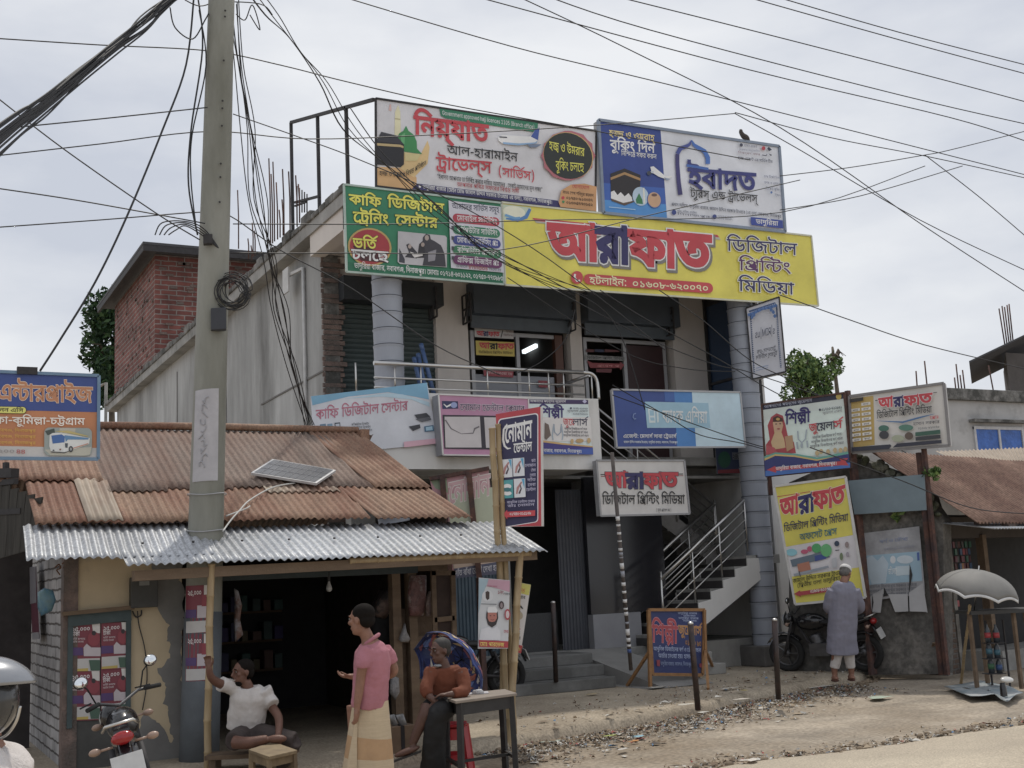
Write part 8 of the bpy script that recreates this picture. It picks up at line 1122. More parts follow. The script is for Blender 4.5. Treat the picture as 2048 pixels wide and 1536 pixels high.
g = MB(); a, b = w0(1882, 1053), w0(1882, 1053)+E1*9; dn = Vector((.5, -.866, 0)); g.grid(lambda u, v: a.lerp(b, u)+dn*(v*.75)+Vector((0, 0, .05-.13*v+.012*math.sin(u*9/.1*2*PI))), 360, 2, m_zinc); g.build('awning', None, RS, solid=.004)
C0 = onZ(1893, 1345, .05); g = MB()
def rb(mb, u0, u1, v0, v1, z0, z1, mat=None): c = C0+E1*(u0+u1)/2+E2*(v0+v1)/2; c.z = (z0+z1)/2; return mb.obox(c, E1*(u1-u0)/2, E2*(v1-v0)/2, (0, 0, (z1-z0)/2), mat)
rb(g, .0, .42, -.02, .3, 0, 2.5); g.build('brick_pillar', brick_mat('brown_brick', (.12, .08, .06), (.09, .07, .06), (.13, .12, .11), bw=.24, rh=.08), RS)
g = MB(); rb(g, -.06, .08, -.06, .1, 0, 2.5); rb(g, .40, .5, -.04, .3, 0, 2.2); g.build('plaster_edge', M('flaking_plaster', (.22, .21, .19), .9, .4, 7, second=(.10, .09, .08)), RS)
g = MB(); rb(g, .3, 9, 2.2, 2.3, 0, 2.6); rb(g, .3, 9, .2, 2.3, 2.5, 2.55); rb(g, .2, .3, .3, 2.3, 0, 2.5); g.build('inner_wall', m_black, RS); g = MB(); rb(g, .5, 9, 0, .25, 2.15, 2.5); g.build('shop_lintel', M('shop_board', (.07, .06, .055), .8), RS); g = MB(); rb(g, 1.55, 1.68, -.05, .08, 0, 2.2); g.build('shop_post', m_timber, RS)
g = MB(); rb(g, .9, 9, -.5, .2, 0, .32); g.build('shop_step', m_conc, RS)
def gp(u, v, z): p = C0+E1*u+E2*v; return Vector((p.x, p.y, z))
for k in range(9):                                            # strings of snack packets in the shop opening
    g = MB(); u = .62+.1*k; n_ = random.randint(5, 9); o_ = gp(u, .15, 2.15); g.tube([o_, o_-Vector((0, 0, .12*n_))], .004, 5, m_iron)
    for i in range(n_): c = o_-Vector((random.uniform(-.02, .02), random.uniform(-.02, .02), .1+.12*i)); g.obox(c, E1*.035, E2*.012, (0, 0, .05), ink(random.choice(('8a2a30', '2a5a4a', '8a5a2a', '5a2030', '2c4a6a', '7a7a3a', '502828', '3a3a3a'))))
    tag(g.build('packet_string', None, None, origin=o_), 'string of coloured snack packets hanging in the dark right-hand shop', 'packets', 'snack strings in the right-hand shop')
for i, (p, lb) in enumerate((((1963, 1047), 'left brick weighing down the tin awning of the right-hand shop'), ((2018, 1050), 'right brick weighing down the tin awning of the right-hand shop'))): c = w0(1882, 1053); r = ray(*p); c = CAMP+r*((c-CAMP+E1*(.5+.5*i)+dn*.4).length/r.length); g = MB(); g.obox(c, E1*.13, E2*.06, (0, 0, .04)); tag(g.build('brick', m_brickt, None, origin=c, bevel=.006), lb, 'brick', 'bricks on the tin awning')
def leaves(mb, c, rx, ry, rz, n, size, mats, clump=14, seed=1, hollow=.35):
    rr = random.Random(seed); cl = []
    for i in range(clump):
        t = rr.uniform(0, 2*PI); z = rr.uniform(-1, 1); q = math.sqrt(1-z*z); r = rr.uniform(hollow, .8); cl.append((Vector((rx*q*math.cos(t)*r, ry*q*math.sin(t)*r, rz*z*r)), rr.uniform(.22, .42)))
    for i in range(n):
        cc, rad = rr.choice(cl); d = Vector((rr.gauss(0, 1), rr.gauss(0, 1), rr.gauss(0, 1))).normalized()*rr.uniform(.3, 1)**.5
        p = c+cc+Vector((d.x*rx*rad, d.y*ry*rad, d.z*rz*rad)); n_ = Vector((rr.uniform(-1, 1), rr.uniform(-1, 1), rr.uniform(-.2, 1))).normalized(); a = n_.orthogonal().normalized(); a.rotate(Matrix.Rotation(rr.uniform(0, 6.3), 3, n_)); b = n_.cross(a); s_ = size*rr.uniform(.6, 1.3)
        mb.face([p-a*s_, p+b*s_*.45, p+a*s_, p-b*s_*.45], mats[rr.randrange(len(mats))])
def leafmat(k, c): return M(k, c, .6, .25, 3, spec=.3)
dk = [leafmat('leaf_dark', (.025, .06, .022)), leafmat('leaf_deep', (.018, .042, .02)), leafmat('leaf_mid', (.045, .09, .03))]; lt = [leafmat('leaf_mid', 0), leafmat('leaf_fresh', (.17, .24, .07)), leafmat('leaf_light', (.12, .19, .06))]
def tree(name, label, c, r, n, size, mats, seed, clump=16):
    T_ = thing(name, label, 'tree', (c.x, c.y, 0)); g = MB(); g.tube([(c.x, c.y, 0), (c.x+.1, c.y, c.z*.5), (c.x, c.y, c.z)], [.22, .16, .06], 10)
    for k in range(7): t = k*.9+seed; g.tube([(c.x, c.y, c.z-r[2]*.6+.1*k), (c.x+r[0]*.45*math.cos(t), c.y+r[1]*.45*math.sin(t), c.z-r[2]*.1+.12*k), (c.x+r[0]*.8*math.cos(t), c.y+r[1]*.8*math.sin(t), c.z+r[2]*.12*k-r[2]*.2)], [.07, .045, .012], 6)
    g.build('trunk', M('bark', (.09, .07, .05), .9, .3, 6), T_); g = MB(); leaves(g, c, *r, n, size, mats, clump, seed); g.build('crown', None, T_)
tree('broadleaf_tree', 'dark green tree behind the red brick rooftop room at left', onY(222, 690, 27), (1.35, 1.6, 2.2), 5200, .13, dk, 3, 22)
tree('leafy_tree', 'fresh green tree beyond the right column, behind the hanging mirrored sign', onY(1612, 765, 16), (1.25, 1.3, 1.35), 3300, .10, lt, 5, 20)
tree('thin_tree', 'sparse small tree top to the right of the fresh green tree', onY(1668, 725, 18), (.6, .6, .7), 260, .09, lt, 8, 9)
for c_, n_, lb, sd in ((w0(1810, 1000), 70, 'small weed growing from the ruined wall above the torn poster', 4), (wl(.2)(1862, 950), 90, 'tuft of weeds on the broken wall top beside the rusty roof', 6), (wl(.1)(1796, 1020), 60, 'leafy weed hanging below the blank grey-blue panel', 9)):
    g = MB(); leaves(g, c_, .16, .16, .2, n_, .06, lt, 6, sd); tag(g.build('weed', None, None, origin=c_), lb, 'weed')
# ------------------------------------------------------------------ buildings behind at right
PBd = thing('pale_house', 'pale rendered house with a blue window at the far right', 'house', onY(1970, 1100, 11)); PBd.location.z = 0; PINV[PBd.name] = Matrix.Translation(PBd.location).inverted()
y = 11.0; a, b = onY(1893, 800, y), onY(2110, 800, y); zt = a.z; g = MB(); g.box(a.x-.6, b.x+3, y, y+6, 0, zt); g.build('wall', M('pale_render', (.44, .435, .43), .9, .12, 1.2, second=(.24, .235, .23), lo=.52, hi=.7), PBd)
g = MB(); zp = onY(1960, 780, y).z; g.box(a.x-.75, b.x+3, y-.15, y+6, zt, zp); g.build('parapet', m_old, PBd, bevel=.02)
p, q = onY(1952, 858, y-.05), onY(2042, 858, y-.05); zb = onY(1990, 915, y).z; g = MB(); g.box(p.x, q.x, y-.02, y+.05, zb, p.z); wn = g.build('window', M('blue_sheet', (.035, .12, .42), .35, .35, 3.2, bump=.6), PBd)
g = MB(); fw = M('white_frame', (.5, .5, .51), .5); mx_ = (p.x+q.x)/2
for x in (p.x-.1, mx_-.04, q.x+.02): g.box(x, x+.09, y-.06, y, zb, p.z+.08)
g.box(p.x-.1, q.x+.1, y-.055, y, p.z, p.z+.1); g.build('window_frame', fw, wn); g = MB(); g.box(p.x-.25, q.x+.25, y-.25, y, p.z+.22, p.z+.32); g.build('window_hood', m_old, PBd)
def sticks(par, lst, y_, r=.02):
    for (x0, y0, x1, y1) in lst: A__, B__ = onY(x0, y0, y_), onY(x1, y1, y_); g = MB(); g.tube([A__, B__-Vector((0, 0, .1))], r, 6); g.build('rebar', m_rust, par)
sticks(PBd, ((1912, 728, 1918, 782), (1920, 750, 1924, 782), (1925, 740, 1930, 782), (1909, 755, 1912, 782), (1977, 731, 1988, 786), (1849, 722, 1856, 790), (1832, 742, 1836, 800)), 11.2, .025)
DR = thing('roofed_house', 'tall dark house with a projecting tin roof at the upper right corner', 'house', onY(2060, 1100, 15)); DR.location.z = 0; PINV[DR.name] = Matrix.Translation(DR.location).inverted()
y = 15.0; a, b = onY(2012, 715, y), onY(2300, 715, y); g = MB(); q4 = [(a.x, y), (b.x, y), (b.x+4, y+3.5), (a.x+4, y+3.5)]; g.mesh([(x_, y_, z_) for z_ in (0, a.z+.2) for x_, y_ in q4], [(0, 1, 5, 4), (1, 2, 6, 5), (2, 3, 7, 6), (3, 0, 4, 7), (4, 5, 6, 7)]); g.build('wall', M('brown_grey_wall', (.10, .09, .085), .9, .25, 2), DR)
p, q = onY(1938, 722, y-.8), onY(2110, 640, y-.8); g = MB(); g.mesh([p, q, q+Vector((4.4, 3.8, 0)), p+Vector((4.4, 3.8, 0)), p-Vector((0, 0, .07)), q-Vector((0, 0, .07)), q+Vector((4.4, 3.8, -.07)), p+Vector((4.4, 3.8, -.07))], [(0, 1, 2, 3), (7, 6, 5, 4), (0, 4, 5, 1), (3, 2, 6, 7), (0, 3, 7, 4)]); g.build('roof', M('dark_tin', 0), DR)
sticks(DR, ((1998, 617, 2010, 690), (2004, 612, 2014, 688), (2009, 614, 2018, 685), (2014, 610, 2022, 684), (2018, 608, 2026, 682)), 14.8, .028)
LS = thing('shed_roof', 'pale tan tin roof behind the rusty one at the far right', 'roof', w0(2000, 950)); g = MB(); q = [onY(1872, 903, 4.5), onY(2120, 892, 4.5), onY(2120, 1010, 2.0), onY(1985, 958, 2.0)]; g.grid(lambda u, v: q[0].lerp(q[1], u).lerp(q[3].lerp(q[2], u), v)+Vector((0, 0, .02*math.sin(u*200))), 240, 3, M('tan_tin', (.36, .30, .24), .8, .15, 3)); g.build('sheet', None, LS)
g = MB(); g.box(q[0].x, q[1].x, 4.6, 4.7, 0, q[0].z-.1); g.build('wall', m_conc, LS)
# ================================================================== CABLES
m_wire = M('black_cable', (.022, .022, .024), .55, 0)
def wire(pts, r=.008, lb='thin dark cable crossing the sky', grp='cables strung across the street', y=None, mat=None):
    P3 = []
    for p in pts: P3.append(onY(p[0], p[1], p[2] if len(p) > 2 else y))
    o_ = lambda p: p[0] < 5 or p[0] > 2042 or (p[1] < -5 and p[0] > 600)
    Q = catmull(P3, 6)                                        # cables run on past the picture to the next pole
    if o_(pts[0]): Q.insert(0, Q[0]+(Q[0]-Q[1]).normalized()*12)
    if o_(pts[-1]): Q.append(Q[-1]+(Q[-1]-Q[-2]).normalized()*12)
    g = MB(); g.tube(Q, r, 5, mat or m_wire); return tag(g.build('cable', None, None, origin=P3[len(P3)//2]), lb, 'cable', grp)
rr = random.Random(11); PY = -4.3
for k in range(22):                                           # thick bundle that leaves the pole to the left
    o = rr.gauss(0, 13); w_ = [rr.uniform(-9, 9) for _ in range(7)]; e_ = abs(rr.gauss(0, 14)) if k > 10 else rr.gauss(0, 6)
    wire([(430, -60+o*.3, PY-.2), (350+w_[0], -8+o*.4, -4.6), (290+w_[1], 45+o*.6+w_[2], -4.9), (235+w_[3]*.6, 88+o*.5, -5.2), (165+w_[4]*.5, 142+o*.55+e_*.4, -5.6), (95, 198+o*.7+w_[5]+e_*.7, -6), (40, 236+o*.8+e_, -6.3), (-40, 296+o+e_*1.6, -6.8)], rr.uniform(.006, .010), 'black cable in the thick bundle running from the pole top to the upper left', 'bundle of black cables')
for k in range(7):                                            # drop bundle down the right side of the pole
    o = rr.uniform(-16, 16); s_ = .2+.2*k; q = rr.uniform(-14, 14)
    wire([(462+o, -20+rr.uniform(0, 40), PY+.1), (470+o*.7+s_*8, 130, PY+.2), (478+s_*22+o, 260, PY+.4), (500+s_*18+q, 400, PY+.9), (528+s_*12+o, 520, PY+1.4), (548+s_*14+q, 620, PY+1.8), (576+o*.8+s_*10, 740, PY+2.4), (606+s_*16, 850, PY+3.0)], .0065, 'black cable in the loose bundle dropping right of the pole to the hut roof', 'dropping cables right of the pole')
for k in range(5):                                            # cables from the pole top towards the billboards
    o = rr.uniform(-16, 16)
    wire([(500+o, -30, PY), (545+o, 30, PY+.3), (592+o*.8, 92+o, PY+.8), (648+o*.6, 165, PY+1.3), (700+o, 258, -2.4), (776+o, 335+o, -1.6), (880, 430+o, -1.1), (1000+o, 515, -.9), (1130+22*k, 592, -.8)], .0065, 'black cable looping from the pole top down across the billboards', 'cables from the pole to the shop front')
W_ = [([(-20, 76), (200, 90), (420, 102), (560, 130), (700, 165), (900, 210), (1190, 262), (1500, 320)], -4.0), ([(20, 256), (200, 238), (415, 215)], -4.6), ([(466, 228), (600, 275), (720, 320), (900, 400), (1100, 520), (1330, 700)], -2.6), ([(-10, 312), (200, 288), (420, 263), (620, 278), (900, 268), (1200, 250), (1470, 227)], -3.4), ([(-10, 192), (130, 300), (310, 425), (400, 480)], -4.8), ([(-10, 376), (150, 400), (330, 432), (410, 447)], -4.7), ([(-10, 455), (200, 440), (410, 424), (460, 432), (560, 500), (700, 575), (870, 690), (1000, 750)], -3.6), ([(466, 448), (800, 448), (1100, 440), (1560, 425), (1850, 332)], -3.0), ([(460, 506), (700, 506), (1000, 500), (1300, 430), (1600, 360)], -3.1), ([(640, -20), (1020, 92), (1300, 160), (1560, 225), (2060, 352)], -4.2), ([(940, -10), (1500, 140), (1900, 235), (2060, 285)], -5.0), ([(1060, -20), (1300, 60), (1800, 190), (2060, 250)], -5.2), ([(1180, -20), (1500, 60), (1850, 150), (2060, 206)], -5.4), ([(1480, -10), (1800, 80), (2060, 150)], -5.6), ([(1540, -10), (1800, 65), (2060, 132)], -5.6), ([(1470, 227), (1600, 300), (1840, 440), (2060, 545)], -3.6), ([(1470, 225), (1660, 275), (1850, 312), (2060, 358)], -3.6), ([(1030, -10), (1250, 95), (1560, 255), (1845, 450), (2060, 590)], -4.4), ([(1850, 310), (1960, 395), (2060, 480)], -4.0), ([(1560, 352), (1700, 335), (1850, 310), (1900, 300), (2060, 260)], -3.5), ([(1560, 420), (1720, 392), (1925, 332)], -3.4), ([(1015, 555), (1240, 700), (1368, 737), (1470, 743)], -1.2), ([(1110, 580), (1270, 665), (1368, 707), (1440, 732), (1510, 748), (1700, 820), (1780, 905)], -1.6), ([(1200, 580), (1295, 640), (1440, 720), (1560, 790), (1700, 850), (1870, 935)], -1.8), ([(1318, 580), (1405, 640), (1500, 720), (1600, 770), (1760, 860)], -2.0), ([(1225, 770), (1330, 830), (1400, 870), (1490, 888), (1600, 920)], -1.0), ([(1620, 895), (1800, 960), (1940, 1015), (2060, 1028)], -4.0), ([(1560, 590), (1700, 640), (1850, 690), (2060, 740)], -3.2), ([(700, 215), (760, 300), (840, 380), (940, 470), (1100, 560), (1225, 640), (1290, 820)], -1.3), ([(1150, 620), (1130, 680), (1080, 725), (1030, 748)], -.6), ([(1690, 925), (1560, 900), (1480, 880), (1225, 790)], -1.1)]
LB = {0: 'dark cable from the left edge past the pole to the billboard roof', 6: 'dark cable sagging from the pole down to the balcony rail'}
for k, (p, y) in enumerate(W_): wire(p, .0075 if k < 22 else .0085, LB.get(k, 'thin dark cable crossing the sky and the shop front'), y=y)
wire([(388, -10, PY), (372, 130, -4.4), (325, 260, -4.6), (255, 430, -4.9), (190, 565, -5.0), (120, 680, -5.0), (80, 742, -5.0)], .011, 'twisted cable dropping from the pole top to the bus company sign')
wire([(395, -10, PY), (405, 95, -4.35), (382, 260, -4.4), (377, 370, -4.4), (395, 470, -4.45)], .010, 'cable hanging close along the left side of the pole'); wire([(398, 20, PY), (412, 130, -4.35), (384, 270, -4.4), (382, 360, -4.4), (392, 455, -4.45)], .008, 'second cable hanging close along the left side of the pole')
wire([(340, 15, -4.5), (350, 55, -4.5), (385, 78, -4.4), (410, 40, -4.4), (418, 25, -4.3)], .008, 'slack loop of cable near the pole top'); wire([(472, 28, PY), (490, 40, PY), (505, 10, PY), (520, 60, PY+.2), (500, 30, PY)], .007, 'tangled loop of cable right of the pole top')
wire([(370, 0, -4.5), (400, 12, -4.4), (440, 4, -4.1), (520, 8, PY), (545, 30, PY)], .007, 'tangled loop of cable left of the pole top')
for k in range(4): a = (k*9, k*5); wire([(310+a[0], 470, -4.7), (325+a[0], 445+a[1], -4.7), (372, 443+a[1]*.6, -4.6), (408, 458+a[1], -4.5), (440, 500, -4.45), (452, 520, -4.4)], .007, 'loose black loop of cable beside the clamp box', 'loops beside the clamp box')
o_ = on_pole(466, 592, .09); g = MB(); rr = random.Random(4); cx = o_; Rv = CRIGHT.copy(); Uv = Vector((0, 0, 1))
path = []
for i in range(17*20): t = i/20*2*PI; k = i//20; rad = .155+.035*math.sin(k*2.3)+.012*math.sin(t*2+k); path.append(cx+Rv*(rad*math.cos(t)+.035*math.sin(k*1.7))+Uv*(rad*1.0*math.sin(t)+.03*math.cos(k*1.1))-CFWD*(.05*math.sin(k*.9)+.02))
g.tube(path, .0055, 5); tag(g.build('cable_coil', m_wire, None, origin=o_), 'thick coil of spare black cable hung on the pole above the black box', 'cable coil')
bd = thing('bird', 'small dark bird perched on top of the blue and white billboard', 'bird', onY(1487, 281, -.42)); c = onY(1487, 272, -.42); g = MB(); g.tube(catmull([c+Vector((.14, 0, -.07)), c+Vector((.08, 0, -.03)), c, c+Vector((-.05, 0, .06)), c+Vector((-.055, 0, .10)), c+Vector((-.09, 0, .105))], 5), [.006, .012, .02, .03, .038, .045, .05, .055, .056, .055, .052, .048, .045, .042, .04, .038, .037, .036, .035, .034, .032, .026, .018, .012, .008, .004], 10); g.build('body', M('feather', (.07, .06, .055), .9, .3, 20), bd); g = MB(); g.tube([c+Vector((0, .01, -.04)), c+Vector((0, .01, -.09))], .005, 5); g.tube([c+Vector((.02, -.01, -.04)), c+Vector((.02, -.01, -.09))], .005, 5); g.build('leg', m_iron, bd)
# ================================================================== PEOPLE
hairm = M('dark_hair', (.012, .01, .009), .8, .2, 40, spec=.08)
def skinm(k, c): return M(k, c, .5, .16, 14, bump=.15, bscale=80, spec=.4)
def soft(mb, name, mat, parent, vox=.011, it=6):
    o = mb.build(name, mat, parent); r = o.modifiers.new('remesh', 'REMESH'); r.mode = 'VOXEL'; r.voxel_size = vox; r.use_smooth_shade = True
    s = o.modifiers.new('smooth', 'SMOOTH'); s.factor = .5; s.iterations = it; return o
def cloth(mb, name, mat, parent, vox=.011, amp=.024, scale=.1):
    o = soft(mb, name, mat, parent, vox, 5); t = bpy.data.textures.get('folds') or bpy.data.textures.new('folds', 'CLOUDS'); t.noise_scale = scale; t.noise_depth = 2
    d = o.modifiers.new('folds', 'DISPLACE'); d.texture = t; d.strength = amp; d.texture_coords = 'GLOBAL'; return o
def head(B_, par, c, fwd, s=1.0, hair=None, skin=None, beard=0, smile=False, cap=None):
    f = fwd.normalized(); u0 = Vector((0, 0, 1)); r = f.cross(u0).normalized(); u = r.cross(f).normalized(); rot = Matrix((r, f, u)).transposed(); X = lambda a, b, d: c+r*(a*s)+f*(b*s)+u*(d*s)
    B_.ell(X(0, -.012, .03), .074*s, .094*s, .085*s, None, 16, 12, rot); B_.ell(X(0, .025, -.045), .056*s, .062*s, .072*s, None, 14, 10, rot); B_.ell(X(0, .055, -.085), .03*s, .03*s, .026*s, None, 10, 8, rot)
    B_.tube([X(0, .085, .025), X(0, .108, -.018), X(0, .092, -.03)], [.009*s, .017*s, .012*s], 8); B_.ell(X(0, .078, .035), .05*s, .018*s, .011*s, None, 10, 6, rot)
    B_.ell(X(0, .085, -.058), .024*s, .012*s, .011*s, None, 10, 6, rot)
    for k in (-1, 1): B_.ell(X(k*.076, -.008, -.005), .010*s, .02*s, .031*s, None, 8, 8, rot); B_.ell(X(k*.04, .062, -.012), .022*s, .02*s, .018*s, None, 8, 6, rot)
    g = MB()
    for k in (-1, 1): g.ell(X(k*.031, .081, .016), .011*s, .008*s, .005*s, M('eye_white', (.3, .28, .26), .4, 0), 10, 6, rot); g.ell(X(k*.031, .0875, .016), .006*s, .004*s, .005*s, M('iris', (.02, .012, .01), .2, 0), 8, 6, rot)
    g.build('eyes', None, par); g = MB()
    for k in (-1, 1): g.tube([X(k*.014, .091, .036), X(k*.032, .092, .042), X(k*.052, .08, .036)], [.003*s, .005*s, .003*s], 6)
    g.build('eyebrows', hairm, par)
    g = MB(); g.tube([X(-.024, .088, -.057), X(0, .098, -.062 if smile else -.058), X(.024, .088, -.057)], [.002, .008*s if smile else .004*s, .002], 8); g.build('mouth', M('teeth', (.5, .47, .42), .4) if smile else M('lips', (.09, .035, .03), .5), par)
    if hair:
        g = MB(); g.ell(X(0, -.028, .048), .083*s, .095*s, .078*s, None, 16, 12, rot); g.ell(X(0, -.055, -.005), .074*s, .06*s, .06*s, None, 14, 10, rot); soft(g, 'hair', hair, par, .008, 3)
    if beard:
        g = MB(); g.ell(X(0, .045, -.085), .045*s, .04*s, .04*s, None, 12, 8, rot); g.ell(X(0, .07, -.042), .035*s, .025*s, .006*s, None, 10, 5, rot); soft(g, 'beard', beard, par, .007, 3)
    if cap: g = MB(); g.ell(X(0, -.02, .068), .088*s, .104*s, .072*s, None, 18, 12, rot); soft(g, 'cap', cap, par, .008, 3)
def hand(B_, w_, d, n, s=1.0, curl=.5, side=1):
    """palm and five fingers: d points along the hand, n is the palm side, side puts the thumb left or right"""
    d = d.normalized(); n = (n-d*n.dot(d)).normalized(); t = d.cross(n)*side; P_ = lambda a, b, c: w_+d*(a*s)+t*(b*s)+n*(c*s)
    B_.ell(P_(.045, 0, 0), .05*s, .041*s, .018*s, None, 12, 8, Matrix((d, t, n)).transposed()); B_.tube([P_(-.03, 0, 0), P_(.02, 0, 0)], .026*s, 8)
    for i, L_ in enumerate((.066, .076, .071, .055)):
        b = .033-.021*i; pts = [P_(.07, b*.9, 0)]; a = 0
        for k in range(3): a += curl*(.5+.25*k); e = L_*(.46, .31, .25)[k]; q = pts[-1]; pts.append(q+d*(math.cos(a)*e*s)+n*(math.sin(a)*e*s)+t*(b*.08*s))
        B_.tube(pts, [.0095*s, .009*s, .008*s, .0062*s], 8)
    B_.tube([P_(.012, .026, .004), P_(.04, .052, .016), P_(.066, .058, .03), P_(.088, .054, .042)], [.013*s, .0115*s, .0095*s, .007*s], 8)
def limb(B_, pts, rad, n=12): B_.tube(catmull(pts, 5), [lerp(rad[min(int(i/5), len(rad)-1)], rad[min(int(i/5)+1, len(rad)-1)], (i % 5)/5) for i in range((len(pts)-1)*5+1)], n)
FR, RT = Vector((_h.x, _h.y, 0)), Vector((_r.x, _r.y, 0)); DN = Vector((0, 0, -1))
# -- man in the pink shirt
D = 10.2; k_ = D/2400; q = lambda x, y, dd=0: atD(x, y, D+dd)
sk1 = skinm('skin_brown', (.25, .13, .09)); T = thing('person', 'standing man in pink polo shirt and orange and cream lungi, seen from behind', 'person', onZ(735, 1600, 0)); T.location = (q(735, 1500).x, q(735, 1500).y, 0); PINV[T.name] = Matrix.Translation(T.location).inverted()
b = MB(); hd = q(722, 1240); fw = (-RT*.9+FR*.42+DN*.06).normalized(); head(b, T, hd, fw, 1.1, hairm)
limb(b, [q(727, 1258), q(735, 1276), q(742, 1296), q(745, 1340), q(742, 1400)], [.052, .056, .10, .13, .13])
limb(b, [q(732, 1300, -.1), q(727, 1325, -.14), q(722, 1352, -.14), q(718, 1385, -.16), q(714, 1412, -.18)], [.05, .048, .042, .038, .028]); hand(b, q(714, 1416, -.18), DN-RT*.08, -RT+FR*.4, 1.05, .45, 1)
limb(b, [q(770, 1302, .12), q(782, 1325, .14), q(785, 1346, .15), q(745, 1356, .22), q(704, 1353, .2)], [.05, .046, .04, .036, .027]); hand(b, q(702, 1353, .2), -RT+Vector((0, 0, .12)), Vector((0, 0, 1)), 1.0, .7, -1)
zf = T.location
for e_, dd in ((-.09, -.05), (.1, .08)): c = Vector((zf.x, zf.y, 0))+RT*e_+FR*dd; limb(b, [c+Vector((0, 0, .8)), c+Vector((0, 0, .45)), c+Vector((0, 0, .1))], [.075, .06, .045]); b.ell(c-RT*.06+Vector((0, 0, .045)), .13, .05, .04, None, 12, 8, Matrix.Rotation(R(-28), 3, 'Z'))
soft(b, 'body', sk1, T, .008, 4)
m_pink = M('pink_cotton', (.40, .17, .205), .9, .08, 5, bump=.25, bscale=60); g = MB()
limb(g, [q(740, 1284), q(743, 1300), q(744, 1328), q(741, 1368), q(738, 1412)], [.075, .142, .158, .152, .155], 16); limb(g, [q(733, 1300, -.09), q(727, 1318, -.14), q(725, 1334, -.15)], [.075, .07, .068]); limb(g, [q(768, 1300, .1), q(778, 1314, .13), q(783, 1326, .14)], [.075, .066, .06]); cloth(g, 'shirt', m_pink, T)
g = MB(); g.tube([q(742, 1283)+(-RT*.075*math.cos(t*PI/6)+FR*.07*math.sin(t*PI/6)+Vector((0, 0, .012-.05*(math.cos(t*PI/6)))))*.9 for t in range(12)]+[q(742, 1283)+(-RT*.075+Vector((0, 0, -.038)))*.9], .016, 8); g.build('collar', m_pink, T)
ll = [M('lungi_cream', (.52, .42, .29), .9, .07, 6, bump=.3, stretch=(1, 1, 14)), M('lungi_orange', (.45, .29, .165), .9, .1, 5, bump=.3)]; g = MB(); w0_ = q(740, 1402); w1_ = Vector((zf.x, zf.y, .07)); nv_ = 26
def lf(u, v): t = 2*PI*u; rr_ = lerp(.155, .235, v)*(1+v*.075*math.sin(5*t+.6)+v*.04*math.sin(11*t+2*v)); return w0_.lerp(w1_, v)+RT*(rr_*math.cos(t))+FR*(rr_*.82*math.sin(t))-RT*(.02*v)
for j in range(nv_):
    a_, b_ = j/nv_, (j+1)/nv_; g.grid(lambda u, v: lf(u, lerp(a_, b_, v)+(.06*math.cos(2*PI*u) if 0 < lerp(a_, b_, v) < 1 else 0)*min(1, 4*lerp(a_, b_, v))*(1-lerp(a_, b_, v))), 60, 1, ll[1 if (.36 < a_ < .58 or .86 < a_ < .93) else 0])
g.build('lungi', None, T); g = MB(); g.grid(lambda u, v: lf(.66+.1*u*v-.05*v, .05+.9*v)-FR*.012-RT*.01*math.sin(6*u), 8, 14); g.build('lungi_fold', ll[0], T)
# -- man in the white t-shirt
D = 11.5; sk2 = skinm('skin_dark', (.15, .075, .053)); T = thing('person', 'smiling man in white t-shirt sitting at the hut doorway, one arm on the bamboo post', 'person', onZ(510, 1560, 0)); b = MB()
head(b, T, q(485, 1345), (-RT*.75-FR*.62+DN*.05), 1.02, hairm, beard=hairm, smile=True)
limb(b, [q(490, 1362), q(496, 1376), q(497, 1395), q(494, 1430), q(490, 1462)], [.052, .056, .10, .10, .10])
limb(b, [q(470, 1374), q(447, 1370, -.1), q(430, 1362, -.2), q(421, 1352, -.25), q(418, 1336, -.27)], [.05, .046, .042, .036, .028]); hand(b, q(418, 1334, -.27), Vector((0, 0, 1))-RT*.15, -FR, .95, .9, 1)
limb(b, [q(528, 1380), q(540, 1408), q(556, 1432, -.1), q(558, 1455, -.22), q(556, 1472, -.3)], [.052, .047, .041, .036, .027]); hand(b, q(556, 1474, -.3), DN-FR*.15, -RT*.3+FR, .95, .55, -1)
limb(b, [q(468, 1484, -.38), q(495, 1486, -.42), q(535, 1478, -.4)], [.062, .058, .038]); b.ell(q(553, 1478, -.4), .10, .042, .04, None, 12, 8, Matrix.Rotation(R(-28), 3, 'Z')); soft(b, 'body', sk2, T, .008, 4)
g = MB()
for e_ in (-12, 0, 13): limb(g, [q(495+e_*.8, 1374), q(497+e_, 1396), q(494+e_, 1430), q(489+e_, 1458)], [.075, .125, .125, .12], 14)
limb(g, [q(470, 1375), q(452, 1371, -.07), q(441, 1368, -.11)], [.085, .07, .072]); limb(g, [q(526, 1380), q(536, 1396), q(546, 1410, -.05)], [.085, .07, .074]); cloth(g, 'shirt', M('white_cotton', (.55, .52, .50), .9, .05, 6, bump=.2, bscale=50), T)
g = MB(); limb(g, [q(490, 1468), q(478, 1476, -.2), q(466, 1482, -.36)], [.12, .1, .085]); limb(g, [q(505, 1466), q(550, 1474, -.18), q(590, 1482, -.25)], [.12, .1, .082]); limb(g, [q(590, 1482, -.25), q(570, 1520, -.15), q(560, 1560, -.05)], [.08, .07, .06]); limb(g, [q(480, 1470), q(520, 1470)], [.12, .12]); cloth(g, 'trousers', M('grey_brown_cloth', (.055, .043, .04), .9, .15, 6), T)
o_ = onZ(515, 1570, 0); bn = thing('bench', 'dark wooden bench under the man in white', 'bench', o_); g = MB(); c = q(505, 1495); g.obox(Vector((c.x, c.y, c.z-.06)), RT*.42, FR*.16, (0, 0, .02)); g.build('seat', m_timber, bn)
